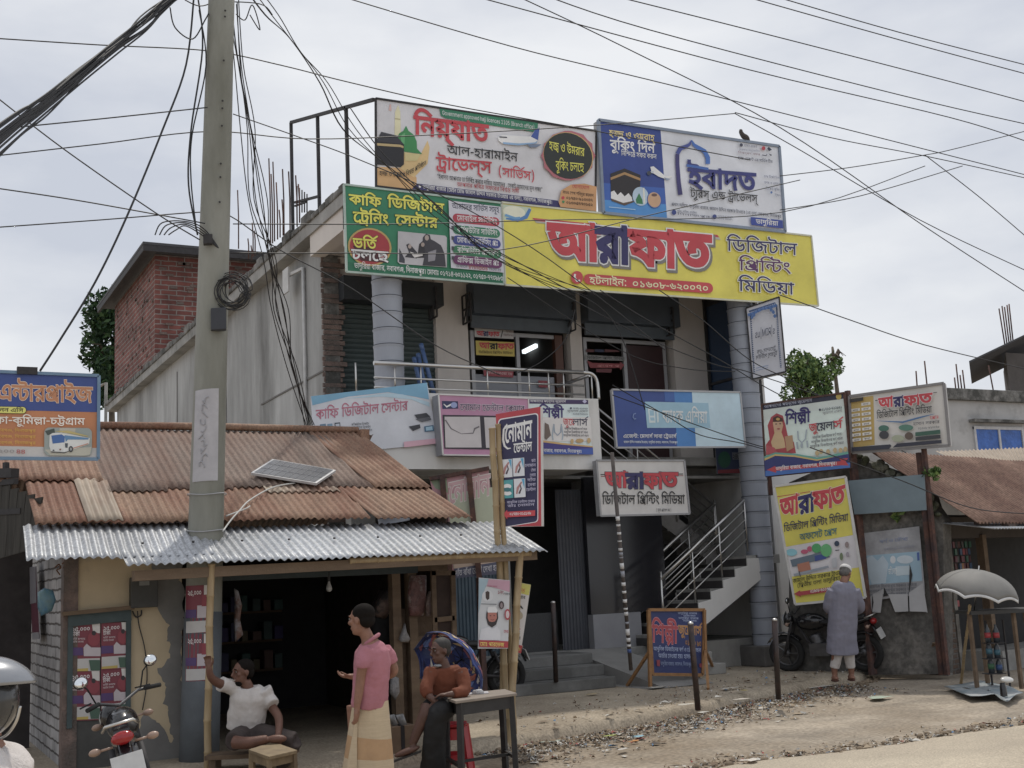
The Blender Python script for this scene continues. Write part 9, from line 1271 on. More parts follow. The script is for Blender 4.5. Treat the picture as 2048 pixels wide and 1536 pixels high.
for e_ in (-.36, .36):
    for f_2 in (-.12, .12): p = Vector((c.x, c.y, 0))+RT*e_+FR*f_2; g = MB(); g.bar(p, p+Vector((0, 0, c.z-.08)), .05); g.build('leg', m_timber, bn)
def stool(name, label, cat, tops, zt, mat, leg=.045, th=.03, apron=.07, spread=.06, extra=None):
    P4 = [onZ(x, y, zt) for x, y in tops]; c = sum(P4, Vector())/4; o = thing(name, label, cat, (c.x, c.y, 0)); g = MB(); g.mesh(P4+[p-Vector((0, 0, th)) for p in P4], [(0, 1, 2, 3), (7, 6, 5, 4)]+[(i, i+4, (i+1) % 4+4, (i+1) % 4) for i in range(4)]); g.build('top', extra or mat, o, bevel=.004)
    I = [c+(p-c)*.84 for p in P4]; g = MB()
    for i in range(4): a, b = I[i], I[(i+1) % 4]; g.bar(a-Vector((0, 0, th+apron/2)), b-Vector((0, 0, th+apron/2)), .022, apron)
    g.build('apron', mat, o)
    for p in I: f = c+(p-c)*(1+spread); g = MB(); g.bar((p.x, p.y, zt-th), (f.x, f.y, .0), leg); g.build('leg', mat, o)
    g = MB(); F = [c+(p-c)*(1+spread*.8) for p in I]
    for i in (1, 3): a, b = F[i], F[(i+1) % 4]; g.bar((a.x, a.y, .16), (b.x, b.y, .16), .03)
    a, b = (F[1]+F[2])/2, (F[3]+F[0])/2; g.bar((a.x, a.y, .16), (b.x, b.y, .16), .025); g.build('stretcher', mat, o); return o
stool('wooden_stool', 'small worn wooden stool in front of the man in white', 'stool', ((497, 1499), (546, 1483), (595, 1500), (538, 1513)), .40, M('worn_wood', (.26, .20, .12), .75, .25, 10, second=(.17, .125, .08)))
tb = stool('wooden_table', 'dark painted wooden table with pale worn top at the right end of the hut', 'table', ((911, 1402), (1034, 1386), (1010, 1378), (880, 1391)), .74, M('black_wood', (.022, .021, .022), .55, .3, 12, second=(.06, .06, .055), lo=.6, hi=.75), .05, .025, .11, .05, M('pale_top', (.25, .21, .175), .7, .2, 9, stretch=(.4, 3, 1)))
p = onZ(957, 1386, .75); bag('paper_lump', 'crumpled white paper lying on the table', [(944, 1388), (948, 1380), (962, 1378), (968, 1384), (964, 1391), (950, 1392)], M('crumpled_paper', (.55, .55, .56), .7, .1, 20, bump=.6), lambda x, y: atD(x, y, (p-CAMP).dot(CFWD)), 'paper', depth=.035)
g = MB(); g.face([onZ(*c_, .745) for c_ in ((918, 1392), (945, 1388), (978, 1386), (975, 1382), (940, 1385), (915, 1389))]); tag(g.build('paper_sheet', M('white_paper', 0), None, origin=onZ(945, 1387, .745), solid=.003), 'flat white paper on the table beside the crumpled lump', 'paper')
# -- man in the orange shirt
D = 11.35; T = thing('person', 'seated older man in rust orange shirt and dark lungi, shaded by a blue umbrella', 'person', onZ(885, 1560, 0)); b = MB(); sk3 = skinm('skin_deep', (.11, .058, .044))
head(b, T, q(880, 1302), (-RT*.72-FR*.6+DN*.1), 1.0, M('greying_hair', (.03, .028, .027), .7, .3, 40)); limb(b, [q(884, 1318), q(889, 1334), q(893, 1360), q(890, 1405)], [.05, .055, .12, .13])
limb(b, [q(862, 1345, -.1), q(852, 1378, -.2), q(866, 1400, -.3)], [.05, .045, .028]); hand(b, q(867, 1401, -.3), RT*.6+DN*.6, -FR, .95, .6, 1); limb(b, [q(922, 1345, -.1), q(930, 1382, -.2), q(898, 1389, -.32)], [.05, .045, .028]); hand(b, q(896, 1389, -.32), -RT, DN, .95, .5, -1)
limb(b, [q(856, 1412, -.25), q(850, 1430, -.3), q(836, 1460, -.32), q(824, 1490, -.34)], [.07, .062, .05, .036]); b.ell(q(814, 1503, -.38), .13, .045, .032, None, 12, 8, Matrix.Rotation(R(-28), 3, 'Z') @ Matrix.Rotation(R(-18), 3, 'Y')); soft(b, 'body', sk3, T, .008, 4)
g = MB()
for e_ in (-9, 0, 10): limb(g, [q(889+e_, 1334), q(893+e_*1.3, 1362), q(889+e_*1.2, 1402)], [.085, .125, .12], 14)
limb(g, [q(864, 1342, -.06), q(853, 1376, -.2), q(858, 1392, -.26)], [.075, .062, .05]); limb(g, [q(921, 1342, -.06), q(929, 1380, -.2), q(906, 1388, -.3)], [.078, .062, .05]); cloth(g, 'shirt', M('rust_cotton', (.15, .045, .022), .9, .1, 6, bump=.2), T)
g = MB(); limb(g, [q(888, 1408), q(865, 1414, -.18), q(856, 1420, -.26)], [.12, .09, .08]); limb(g, [q(892, 1410), q(886, 1420, -.3), q(872, 1445, -.34), q(866, 1540, -.3)], [.12, .1, .1, .12]); cloth(g, 'lungi', M('black_cloth', 0), T)
g = MB(); f_3 = (-RT*.72-FR*.6).normalized(); c = q(876, 1331, -.03); g.ell(c, .042, .042, .016, None, 12, 8); g.build('chin_mask', M('mask_cloth', (.3, .32, .34), .9), T); g = MB(); c = q(814, 1506, -.38); g.obox(c-Vector((0, 0, .03)), (-RT*.13+DN*.04), FR*.045, (0, 0, .008)); g.build('sandal', M('sandal', (.03, .028, .027), .7), T)
ps = thing('plastic_stool', 'red plastic stool under the man in orange', 'stool', onZ(905, 1545, 0)); c = Vector((ps.location.x, ps.location.y, 0))+FR*.05; mr_ = M('red_plastic', (.42, .02, .03), .35, .05, 6, coat=.3); g = MB(); g.obox(c+Vector((0, 0, .44)), RT*.15, FR*.15, (0, 0, .015)); g.build('seat', mr_, ps, bevel=.012)
for a_ in (-1, 1):
    for b_ in (-1, 1): g = MB(); t0 = c+RT*a_*.135+FR*b_*.135+Vector((0, 0, .43)); g.bar(t0, c+RT*a_*.18+FR*b_*.18, .055, .03); g.build('leg', mr_, ps)
g = MB()
for a_ in (-1, 1): g.obox(c+RT*a_*.145+Vector((0, 0, .36)), RT*.008, FR*.12, (0, 0, .05)); g.obox(c+FR*a_*.145+Vector((0, 0, .36)), RT*.12, FR*.008, (0, 0, .05)); g.obox(c+FR*a_*.16+Vector((0, 0, .13)), RT*.14, FR*.006, (0, 0, .04))
g.build('skirt', mr_, ps)
# -- man in the grey kurta
p0 = onZ(1690, 1362, .14); D = (p0-CAMP).dot(CFWD); T = thing('person', 'man in long grey kurta, white trousers and white cap, standing by the parked motorcycle', 'person', p0); b = MB()
head(b, T, q(1691, 1148, .1), (FR*.75+RT*.5+DN*.55), 1.0, M('grey_hair', (.12, .115, .11), .8, .3, 40), cap=M('white_cap', (.6, .59, .58), .9)); limb(b, [q(1690, 1156, .05), q(1687, 1168), q(1686, 1220), q(1686, 1270)], [.05, .06, .11, .1])
for x0, x1, x2, s_ in ((1664, 1654, 1662, 1), (1710, 1722, 1712, -1)): limb(b, [q(x0, 1182), q(x1, 1214, .05), q(x2, 1224, .3)], [.05, .04, .027]); hand(b, q(x2, 1224, .32), FR, DN, .95, .5, s_)
for x0, x1 in ((1674, 1669), (1698, 1702)): limb(b, [q(x0, 1290), q(x1, 1330), q(x1+1, 1354)], [.07, .05, .036]); c = q(x1+1, 1357, -.02); b.ell(Vector((c.x, c.y, .19)), .05, .12, .04, None, 12, 8, Matrix.Rotation(R(-30), 3, 'Z'))
soft(b, 'body', sk1, T, .009, 4); mk = M('grey_kurta', (.21, .21, .265), .9, .06, 4, bump=.15); g = MB()
for e_ in (-8, 0, 8): limb(g, [q(1688+e_*.6, 1164), q(1687+e_, 1182), q(1686+e_, 1225), q(1684+e_, 1270), q(1685+e_*1.2, 1307)], [.07, .135, .15, .155, .165], 14)
for x0, x1, x2 in ((1665, 1655, 1662), (1709, 1721, 1713)): limb(g, [q(x0, 1180), q(x1, 1213, .04), q(x2, 1222, .22)], [.085, .07, .06])
cloth(g, 'kurta', mk, T, .012, .02, .2); g = MB()
for x0, x1 in ((1675, 1669), (1698, 1702)): limb(g, [q(x0, 1280), q(x0, 1305), q(x1, 1336)], [.085, .082, .066])
cloth(g, 'trousers', M('white_cotton', 0), T); g = MB()
for x1 in (1670, 1703): c = q(x1, 1360, -.02); g.ell(Vector((c.x, c.y, .155)), .055, .135, .018, None, 12, 6, Matrix.Rotation(R(-30), 3, 'Z'))
g.build('sandals', M('brown_leather', (.08, .03, .022), .6), T)
# -- helmeted rider cut by the left edge
D = 4.5; T = thing('person', 'rider in silver and black helmet and white shirt at the left edge', 'person', (q(-40, 1500).x, q(-40, 1500).y, 0)); b = MB(); limb(b, [q(-34, 1420), q(-36, 1480), q(-40, 1560), q(-45, 1800)], [.06, .07, .15, .16]); b.ell(q(-34, 1405), .085, .1, .115)
for e_ in (-1, 1): limb(b, [q(-45+e_*60, 1800), q(70, 1800, e_*.3), q(80, 1980, e_*.3)], [.09, .07, .05]); limb(b, [q(-40, 1530, e_*.17), q(20, 1660, e_*.28), q(130, 1650, e_*.3)], [.06, .045, .032]); hand(b, q(130, 1650, e_*.3), RT, DN, 1, .9, e_)
soft(b, 'body', sk1, T, .012, 4); g = MB(); limb(g, [q(-36, 1492), q(-38, 1530), q(-42, 1640), q(-45, 1800)], [.1, .19, .18, .18], 16)
for e_ in (-1, 1): limb(g, [q(-38, 1525, e_*.12), q(-5, 1590, e_*.24), q(20, 1655, e_*.28)], [.09, .075, .065])
cloth(g, 'shirt', M('cream_fleece', (.62, .58, .56), .95, .08, 25, bump=.4), T); g = MB(); g.ell(q(-34, 1402), .13, .145, .14, None, 24, 16); hm = soft(g, 'helmet', M('helmet_black', (.03, .031, .033), .25, .05, 4, coat=.5), T, .008, 3)
g = MB(); hc = q(-36, 1402); g.grid(lambda u, v: hc+Vector((RT.x, RT.y, 0))*(.16*math.cos(lerp(-1.5, 1.5, u))*math.cos(v*1.25)*(1+.25*(1-v)*math.cos(lerp(-1.5, 1.5, u))**6))+FR*(.165*math.sin(lerp(-1.5, 1.5, u))*math.cos(v*1.25))+Vector((0, 0, .06+.105*math.sin(v*1.3))), 24, 10, M('helmet_silver', (.30, .31, .33), .25, .08, 6, metal=.6)); g.build('helmet_shell', None, T, solid=.004)
g = MB(); g.tube(catmull([q(40, 1412, -.02), q(32, 1442, -.03), q(14, 1468, -.03), q(-10, 1480, -.03)]), .007, 8); g.build('chin_trim', m_steel, T)
# ================================================================== MOTORCYCLES
m_bk = M('black_gloss', (.012, .012, .014), .22, .05, 5, coat=.5); m_rub = M('rubber', (.018, .018, .018), .85, .2, 30); m_eng = M('engine_grey', (.12, .12, .125), .45, .2, 14, metal=.6)
def motorbike(label, loc, yaw, lean, tank=None, steer=0):
    T = thing('motorcycle', label, 'motorcycle', (0, 0, 0)); tk = tank or m_bk
    def tor(mb, c, r, a): mb.lathe(c, [(r+a*math.cos(2*PI*i/10), a*.9*math.sin(2*PI*i/10)) for i in range(11)], 28, None, (0, 1, 0))
    for x in (-.63, .65):
        g = MB(); tor(g, (x, 0, .3), .25, .052); wh = g.build('wheel', m_rub, T); g = MB(); tor(g, (x, 0, .3), .195, .014)
        for i in range(5): a = 2*PI*i/5+x; g.bar((x, 0, .3), (x+.19*math.cos(a), 0, .3+.19*math.sin(a)), .035, .02)
        g.lathe((x, -.05, .3), [(.0, 0), (.06, 0), (.06, .1), (.0, .1)], 14, None, (0, 1, 0)); g.build('rim', M('alloy', (.10, .10, .105), .4, .1, 9, metal=.5), wh)
        g = MB(); g.grid(lambda u, v: Vector((x+.33*math.cos(lerp(.5, 2.5, u) if x > 0 else lerp(.2, 2.2, u)), lerp(-.075, .075, v), .3+.33*math.sin(lerp(.5, 2.5, u) if x > 0 else lerp(.2, 2.2, u))+.01*math.sin(PI*v))), 12, 4); g.build('mudguard', m_bk, T, solid=.004)
    g = MB()
    for y in (-.09, .09): g.tube([(.65, y, .3), (.47, y, .82)], .022, 8); g.tube([(-.63, y, .3), (-.1, y, .36)], .022, 8); g.tube([(-.55, y*1.3, .38), (-.42, y*1.2, .68)], .024, 8)
    g.tube([(.44, 0, .86), (.28, 0, .5), (-.05, 0, .3), (-.15, 0, .5), (-.25, 0, .72), (.4, 0, .8)], .028, 8); g.build('frame', m_iron, T)
    g = MB(); g.ell((.17, 0, .80), .27, .135, .14); soft(g, 'fuel_tank', tk, T, .015, 6)
    g = MB(); g.tube(catmull([(-.02, 0, .80), (-.25, 0, .79), (-.5, 0, .83), (-.72, 0, .86)], 5), [(.12-.004*i, .045) for i in range(16)], 12); g.build('seat', M('seat_vinyl', (.02, .02, .021), .6, .1, 20), T)
    g = MB(); g.tube(catmull([(-.25, 0, .72), (-.5, 0, .76), (-.78, 0, .84)], 5), [(.11-.005*i, .06-.002*i) for i in range(11)], 12); g.build('tail_panel', tk, T)
    g = MB(); g.tube([(-.74, .13, .86), (-.86, .1, .9), (-.86, -.1, .9), (-.74, -.13, .86)], .013, 8); g.build('grab_rail', m_steel, T)
    g = MB(); g.box(-.1, .22, -.11, .11, .27, .47); g.lathe((.1, 0, .45), [(.09, 0), (.1, .03), (.085, .05), (.1, .08), (.085, .1), (.1, .13), (.06, .16)], 14, None, (.3, 0, 1)); g.tube([(.2, -.09, .42), (.15, -.13, .28), (-.2, -.14, .26)], .022, 8); g.build('engine', m_eng, T)
    g = MB(); g.tube([(-.15, -.14, .26), (-.4, -.15, .3), (-.75, -.16, .4)], [.03, .045, .05], 12); g.build('exhaust', M('exhaust_steel', (.2, .2, .2), .35, .1, 8, metal=.8), T)
    g = MB(); g.tube([(.36, .36, .99), (.42, .22, 1.0), (.43, 0, .93), (.42, -.22, 1.0), (.36, -.36, .99)], .014, 8); hb = g.build('handlebar', m_eng, T)
    for y in (-1, 1):
        g = MB(); g.tube([(.37, y*.25, 1.0), (.34, y*.4, .985)], .019, 8); g.tube([(.47, y*.24, 1.02), (.44, y*.38, 1.01)], .007, 6); g.build('grip', m_rub, hb)
        g = MB(); g.tube([(.41, y*.24, 1.0), (.40, y*.30, 1.14), (.38, y*.36, 1.19)], .007, 6); ms = g.build('mirror', m_rub, T); g = MB(); g.ell((.37, y*.38, 1.21), .018, .075, .05); g.build('mirror_shell', m_bk, ms); g = MB(); g.ell((.358, y*.38, 1.21), .012, .068, .044, None, 16, 10); g.build('mirror_glass', M('mirror_glass', (.75, .78, .8), .05, 0, metal=1.0), ms)
        for x in (.5, -.8): g = MB(); g.tube([(x, y*.08, .8 if x > 0 else .74), (x, y*.17, .8 if x > 0 else .74)], .01, 6); g.ell((x, y*.21, .8 if x > 0 else .74), .03, .045, .028, M('indicator_lens', (.32, .22, .17), .3)); g.build('indicator', m_rub, T)
    g = MB(); g.ell((.55, 0, .84), .09, .1, .12); hl = g.build('headlight', m_bk, T); g = MB(); g.ell((.6, 0, .84), .055, .082, .095); g.build('lens', M('lamp_lens', (.5, .52, .54), .1, .05, 9, metal=.4), hl)
    g = MB(); g.ell((-.84, 0, .79), .05, .085, .05); g.build('tail_light', M('tail_red', (.30, .01, .012), .15, .15, 20, coat=.4), T)
    g = MB(); g.obox((-.93, 0, .60), (.03, 0, .075), (0, .115, 0), (.006, 0, -.003)); pm = g.build('number_plate', M('plate_white', (.55, .55, .54), .5), T)
    g = MB(); g.tube([(-.8, 0, .76), (-.93, 0, .5)], [(.05, .02), (.06, .015)], 8); g.build('plate_bracket', m_bk, T)
    if steer:                                                # handlebar turned to one side on its stand
        pv = Vector((.43, 0, 0)); rm_ = Matrix.Rotation(steer, 3, 'Z')
        for ch in T.children:
            if ch.name.split('.')[0] in ('handlebar', 'mirror', 'headlight'): ch.rotation_euler.z = steer; ch.location = pv-rm_ @ pv
    T.location = loc; T.rotation_euler = (lean, 0, yaw); return T
motorbike('black motorcycle seen from behind with red tail lamp, parked by the maroon posters', Vector((atD(240, 1474, 8.9).x, atD(240, 1474, 8.9).y, .0))+Vector((.84*math.cos(R(79)), .84*math.sin(R(79)), 0))+RT*.19, R(80), R(-13), None, R(42))
p0 = onZ(1672, 1348, .14); motorbike('black motorcycle parked beside the man in the grey kurta', p0+Vector((.25, .45, 0)), R(180-62), R(-8))
motorbike('dark motorcycle half hidden behind the hanging portrait banner and bamboo posts', onZ(985, 1400, .14)+Vector((-.25, .4, 0)), R(170), R(-6))
mb_ = motorbike('motorcycle under the helmeted rider at the left edge', Vector((T.location.x, T.location.y, 0))-RT*1.15, R(-28), 0)
# ================================================================== UMBRELLAS
def umbrella(name, label, apex, axis, r, depth, mat, trim, pole_len, patches=None):
    ax = Vector(axis).normalized(); x = ax.cross(Vector((.3, .9, .1))).normalized(); y = ax.cross(x); base = apex-ax*pole_len; T = thing(name, label, 'umbrella', base)
    def f(u, v):
        t = 2*PI*u; e = abs((u*8) % 1-.5)*2; rr_ = r*math.sin(v*1.45)/math.sin(1.45)*(1-.05*(1-e*e)*v); d = depth*(1-math.cos(v*1.45))/(1-math.cos(1.45))*(1-.10*(1-e*e)*v)-.02*(1-e*e)*v
        return apex+x*(rr_*math.cos(t))+y*(rr_*math.sin(t))-ax*d
    g = MB(); g.grid(lambda u, v: f(u, v*.93), 64, 10, mat); g.build('canopy', None, T, solid=.002)
    if trim: g = MB(); g.grid(lambda u, v: f(u, .93+v*.07), 64, 2, trim); g.build('trim', None, T, solid=.003)
    else: g = MB(); g.grid(lambda u, v: f(u, .93+v*.07), 64, 2, mat); g.build('hem', None, T, solid=.003)
    if patches:
        g = MB(); rr = random.Random(2)
        for i in range(150):
            u, v = rr.random(), rr.uniform(.2, .9); s_ = rr.uniform(.02, .06); n_ = rr.choice((3, 4, 5)); P5 = [f(u+s_*.9*math.cos(6.28*k/n_+i)/max(v, .3)*.6, v+s_*math.sin(6.28*k/n_+i)) for k in range(n_)]; c = sum(P5, Vector())/n_
            for sg in (1, -1): g.face([p+(c-(apex-ax*r*1.1)).normalized()*.006*sg for p in P5], rr.choice(patches))
        g.build('print', None, T)
    g = MB(); g.tube([apex+ax*.06, base], .009, 8); g.build('shaft', m_steel, T)
    for k in range(8): g = MB(); g.tube([f(k/8, v/6)-ax*.012 for v in range(7)], .003, 5); g.build('rib', m_iron, T)
    return T
ap = atD(925, 1318, 12.15); umbrella('umbrella', 'blue patterned umbrella resting behind the man in orange', ap, (FR*.66+RT*.62+Vector((0, 0, .40))), .43, .26, M('navy_print', (.032, .05, .17), .7, .5, 10, second=(.07, .10, .22), lo=.5, hi=.6), None, .62, [ink('b8a070'), ink('c8c4bc'), ink('8a5060'), ink('5a78b8'), ink('1a2050'), ink('a85a48')])
dU = 16.6; ap = atD(1957, 1140, dU); umbrella('umbrella', 'grey umbrella with white rim tied to a bamboo stick over the roadside stall', ap, (-FR*.16+RT*.16+Vector((0, 0, 1))), .56, .36, M('grey_canopy', (.20, .195, .185), .7, .06, 4), M('white_trim', (.6, .6, .6), .7), .62)
st_ = thing('roadside_stall', 'small dark stall table under the grey umbrella at the far right', 'stall', onZ(1965, 1372, .05)); q = lambda x, y, dd=0: atD(x, y, dU+dd); g = MB(); c = q(1995, 1222); g.obox(c, RT*.48, FR*.3, (0, 0, .025)); g.build('table_top', M('stall_top', (.05, .05, .05), .7), st_)
for x, dd in ((1938, -.2), (2026, -.2), (1960, .28), (2050, .28)): a = q(x, 1224, dd); g = MB(); g.bar(a, (a.x, a.y, .03), .045); g.build('leg', m_timber, st_)
a = q(1940, 1212, -.3); b = onZ(1922, 1366, .04); post('bamboo_post', 'slanting bamboo stick that holds up the grey umbrella', a, b, .022, 'bamboo sticks')
for i, (x, y, c1) in enumerate(((1975, 1268, '9a2028'), (1992, 1268, '9a2028'), (1978, 1300, '2a5a6a'), (1994, 1302, '2a5a6a'), (1982, 1330, '2a5a3a'), (1998, 1332, '2a4a7a'))):
    c = q(x, y, -.1); g = MB(); g.lathe(c, [(0, -.11), (.04, -.11), (.042, .03), (.015, .1), (.015, .13)], 12, M('bottle', (.06, .07, .08), .12, .1, 9)); g.lathe(c, [(.043, -.05), (.044, -.05), (.044, .02), (.043, .02)], 12, ink(c1)); tag(g.build('bottle', None, None, origin=c), ('upper left', 'upper right', 'middle left', 'middle right', 'lower left', 'lower right')[i]+' plastic bottle in the stack under the stall table', 'bottle', 'bottles under the stall')
g = MB(); rk = [onZ(x, y, .05) for x, y in ((1965, 1362), (2012, 1362), (2020, 1352), (1972, 1352))]; c = q(1988, 1300, .02)
for z in (1285, 1316, 1346): p = q(1988, z, -.1); g.obox(p-Vector((0, 0, .005)), RT*.13, FR*.1, (0, 0, .005))
for e_ in (-.12, .12): p = q(1988, 1240, .0)+RT*e_; g.bar(p, (p.x, p.y, .03), .02)
tag(g.build('bottle_rack', m_iron, None, origin=c), 'dark shelf rack of bottles under the stall table', 'rack')
g = MB(); tp = [onZ(x, y, .07) for x, y in ((1888, 1372), (1955, 1362), (2010, 1368), (2046, 1384), (2015, 1402), (1990, 1390), (1940, 1392))]; c = sum(tp, Vector())/7
g.grid(lambda u, v: c+(tp[int(u*6.99)].lerp(tp[(int(u*6.99)+1) % 7], u*6.99 % 1)-c)*v+Vector((0, 0, .03*noise.noise(Vector((u*9, v*5, 1))))), 42, 6, M('tarpaulin', (.36, .38, .39), .6, .12, 7, bump=.3, second=(.22, .28, .31))); tag(g.build('tarpaulin', None, None, origin=c, solid=.006), 'crumpled pale tarpaulin sheet on the ground in front of the stall', 'tarpaulin')
c = onZ(2008, 1392, .08); g = MB(); g.lathe(c, [(.045, 0), (.04, .1), (.03, .16)], 10, m_bk); g.ell(c+Vector((.03, -.05, .2)), .1, .06, .03, M('white_lid', (.6, .6, .58), .3), 14, 8, Matrix.Rotation(R(25), 3, 'X')); tag(g.build('lamp_stump', None, None, origin=c), 'black stump with a white oval lid standing on the tarpaulin', 'container')
a = onZ(1880, 1344, .05); b = w0(1862, 1045)-E1*.15; g = MB(); m_ = a.lerp(b, .36); g.tube([a, m_], .045, 10, M('chipped_white', (.42, .42, .41), .7, .2, 14, second=(.08, .07, .07), lo=.6, hi=.66)); g.tube([m_, b], .042, 10, m_rust); tag(g.build('pipe_pole', None, None, origin=a), 'rusty pole with white painted foot against the corner of the ruined wall', 'pole')
g = MB(); a = onZ(1848, 1348, .05); b = w0(1872, 1285)-E1*.05; g.bar(a, b, .05, .02); tag(g.build('plank', m_timber, None, origin=a), 'dark plank leaning on the foot of the ruined wall', 'plank')
# ================================================================== BOLLARDS, MARKED POLE, HANGING PORTRAIT BANNERS
m_bol = M('brown_steel', (.075, .05, .045), .4, .25, 14, metal=.5, second=(.04, .035, .035))
for (x0, y0, x1, y1, z, lb) in ((1106, 1205, 1112, 1364, .31, 'steel bollard standing on the entrance steps'), (1381, 1247, 1396, 1420, .14, 'steel bollard in front of the blue standing board'), (1549, 1240, 1557, 1398, .14, 'steel bollard in front of the right tiled column')):
    a = onZ(x1, y1, z); d = (a-CAMP).dot(CFWD); b = atD(x0, y0, d); o = thing('bollard', lb, 'bollard', a, 'steel bollards'); g = MB(); g.tube([a, b], .036, 14); g.build('tube', m_bol, o); g = MB(); g.ell(b, .038, .038, .025, None, 12, 8); g.build('cap', m_steel, o)
a = onZ(1262, 1340, .47); d = (a-CAMP).dot(CFWD); b = atD(1224, 905, d); o = thing('marked_pole', 'slim leaning pole wrapped with blue and white tape in front of the stairs', 'pole', a); g = MB(); g.tube([a, b], .028, 10); g.build('tube', M('pole_brown', (.09, .075, .07), .6, .25, 10), o)
rr = random.Random(9); t = .08; g = MB()
while t < .72: L_ = rr.uniform(.006, .03); g.tube([a.lerp(b, t), a.lerp(b, t+L_)], .0305, 10, ink(rr.choice(('c8c8c8', 'c8c8c8', '35508a', '8a8e98')))); t += L_+rr.uniform(.004, .03)
g.build('tape', None, o)
plf = plP((-7.5, -5.06), -10)
S = Sign('hanging_banner', 'white banner with a portrait in white cap and a red strip, behind the bamboo', 'banner', e4, [(600, 462), (982, 495), (960, 1335), (590, 1335)], plf, 'bcbec0', .01)
S.P([(600, 470), (720, 480), (640, 700), (596, 900)], '8fa8b4').P([(720, 480), (980, 500), (978, 640), (700, 560)], 'b88a9c').E(705, 690, 68, 70, 'c2c4c6').P([(680, 640), (705, 625), (730, 640), (728, 720), (705, 740), (684, 715)], '3a2a26')
S.P([(690, 900), (700, 865), (830, 865), (836, 960), (810, 1040), (760, 1075), (710, 1040), (688, 960)], '2a2224').P([(708, 890), (815, 890), (820, 960), (795, 1000), (760, 1008), (725, 1000), (706, 960)], 'b06a5a').P([(700, 870), (715, 820), (800, 815), (830, 868), (822, 892), (706, 892)], 'd4d4d4').P([(605, 1200), (625, 1100), (720, 1065), (760, 1090), (820, 1060), (860, 1120), (862, 1230), (600, 1232)], 'c6c6ca').E(740, 930, 10, 5, '2a1a18').E(785, 930, 10, 5, '2a1a18').path([(740, 975), (762, 984), (785, 975)], 6, '7a3430')
S.P([(595, 1228), (958, 1245), (955, 1325), (600, 1312)], 'a8202c').t('মোঃ পারভেজ', 612, 1300, 905, 1312, 46, 'd8c050', 14).t('ভাদুরিয়া বাজার', 690, 575, 820, 580, 16, 'a84a6a', 4).t('১নং', 825, 660, 900, 668, 40, '8a2a38', 10).t('সরকার', 905, 672, 975, 678, 24, '3a3a44', 6).E(872, 800, 32, 50, '3a2a2e').E(872, 805, 16, 34, '8a7a7c').E(945, 915, 36, 68, 'a83040').E(945, 915, 22, 46, 'c8b8b8').line(620, 785, 810, 790, 8, '44464c').t('সেবা', 900, 1140, 955, 1145, 34, 'a83040', 10).done()
S = Sign('hanging_banner', 'narrow yellow topped banner hanging right of the bamboo awning post', 'banner', e4, [(1062, 515), (1240, 550), (1115, 1395), (1035, 1375)], plP((-7.3, -4.8), -10), 'c6c2c0', .01)
S.P([(1062, 518), (1238, 552), (1215, 680), (1050, 640)], 'c2bc4a').t('ভর্তি', 1062, 640, 1165, 650, 36, 'c07030', 12).t('কেয়ার', 1060, 715, 1170, 725, 36, '4a4640', 10).path([(1045, 800), (1090, 790), (1140, 845)], [22, 30, 14], '2c2a2c').path([(1075, 840), (1100, 890), (1050, 960)], [26, 34, 30], '34323a').E(1105, 930, 34, 46, 'a89a80').t('নং', 1050, 1010, 1085, 1012, 34, '2a2a30', 10).line(1040, 1085, 1108, 1095, 22, 'b0788a').t('টাকা', 1045, 1140, 1105, 1150, 30, '6a7a9a', 8).t('সেবা', 1045, 1215, 1110, 1225, 34, '2a2a34', 10).P([(1035, 1270), (1130, 1300), (1115, 1392), (1036, 1375)], 'a8202c').t('বাজার', 1042, 1345, 1105, 1362, 34, 'd8c050', 12).done()
# balcony clutter
for i, (p, q2) in enumerate((((842, 688), (868, 790)), ((836, 708), (852, 785)), ((828, 716), (842, 780)))): a, b = onY(*p, .2), onY(*q2, -.05); g = MB(); g.tube([a, b], .035, 10); g.tube([a, a.lerp(b, .12)], .038, 10, ink('3a5a8a')); g.mats = g.mats or []; tag(g.build('banner_roll', M('roll_white', (.4, .4, .42), .6), None, origin=b), ('tallest', 'middle', 'shortest')[i]+' rolled banner leaning behind the balcony railing', 'banner roll', 'rolled banners')
# dim stock inside the hut
rr = random.Random(31)
for j, z in enumerate((.75, 1.15, 1.55)):
    g = MB(); g.box(-10.5, -8.75, -.2, .15, z-.03, z); tag(g.build('shelf', m_timber, None, origin=(-9.6, 0, z)), ('lowest', 'middle', 'highest')[j]+' wooden shelf at the back of the dark hut', 'shelf')
    for i in range(11): x = -10.4+.155*i; h_ = rr.uniform(.1, .26); g = MB(); g.box(x, x+rr.uniform(.08, .13), -.17, .05, z+.001, z+h_); tag(g.build('goods_box', M('goods_%d' % rr.randrange(6), tuple(rr.uniform(.05, .16) for _ in '123'), .6), None, origin=(x, -.1, z), bevel=.006), 'dim packet of goods on a shelf inside the dark hut', 'packet', 'goods on the hut shelves')
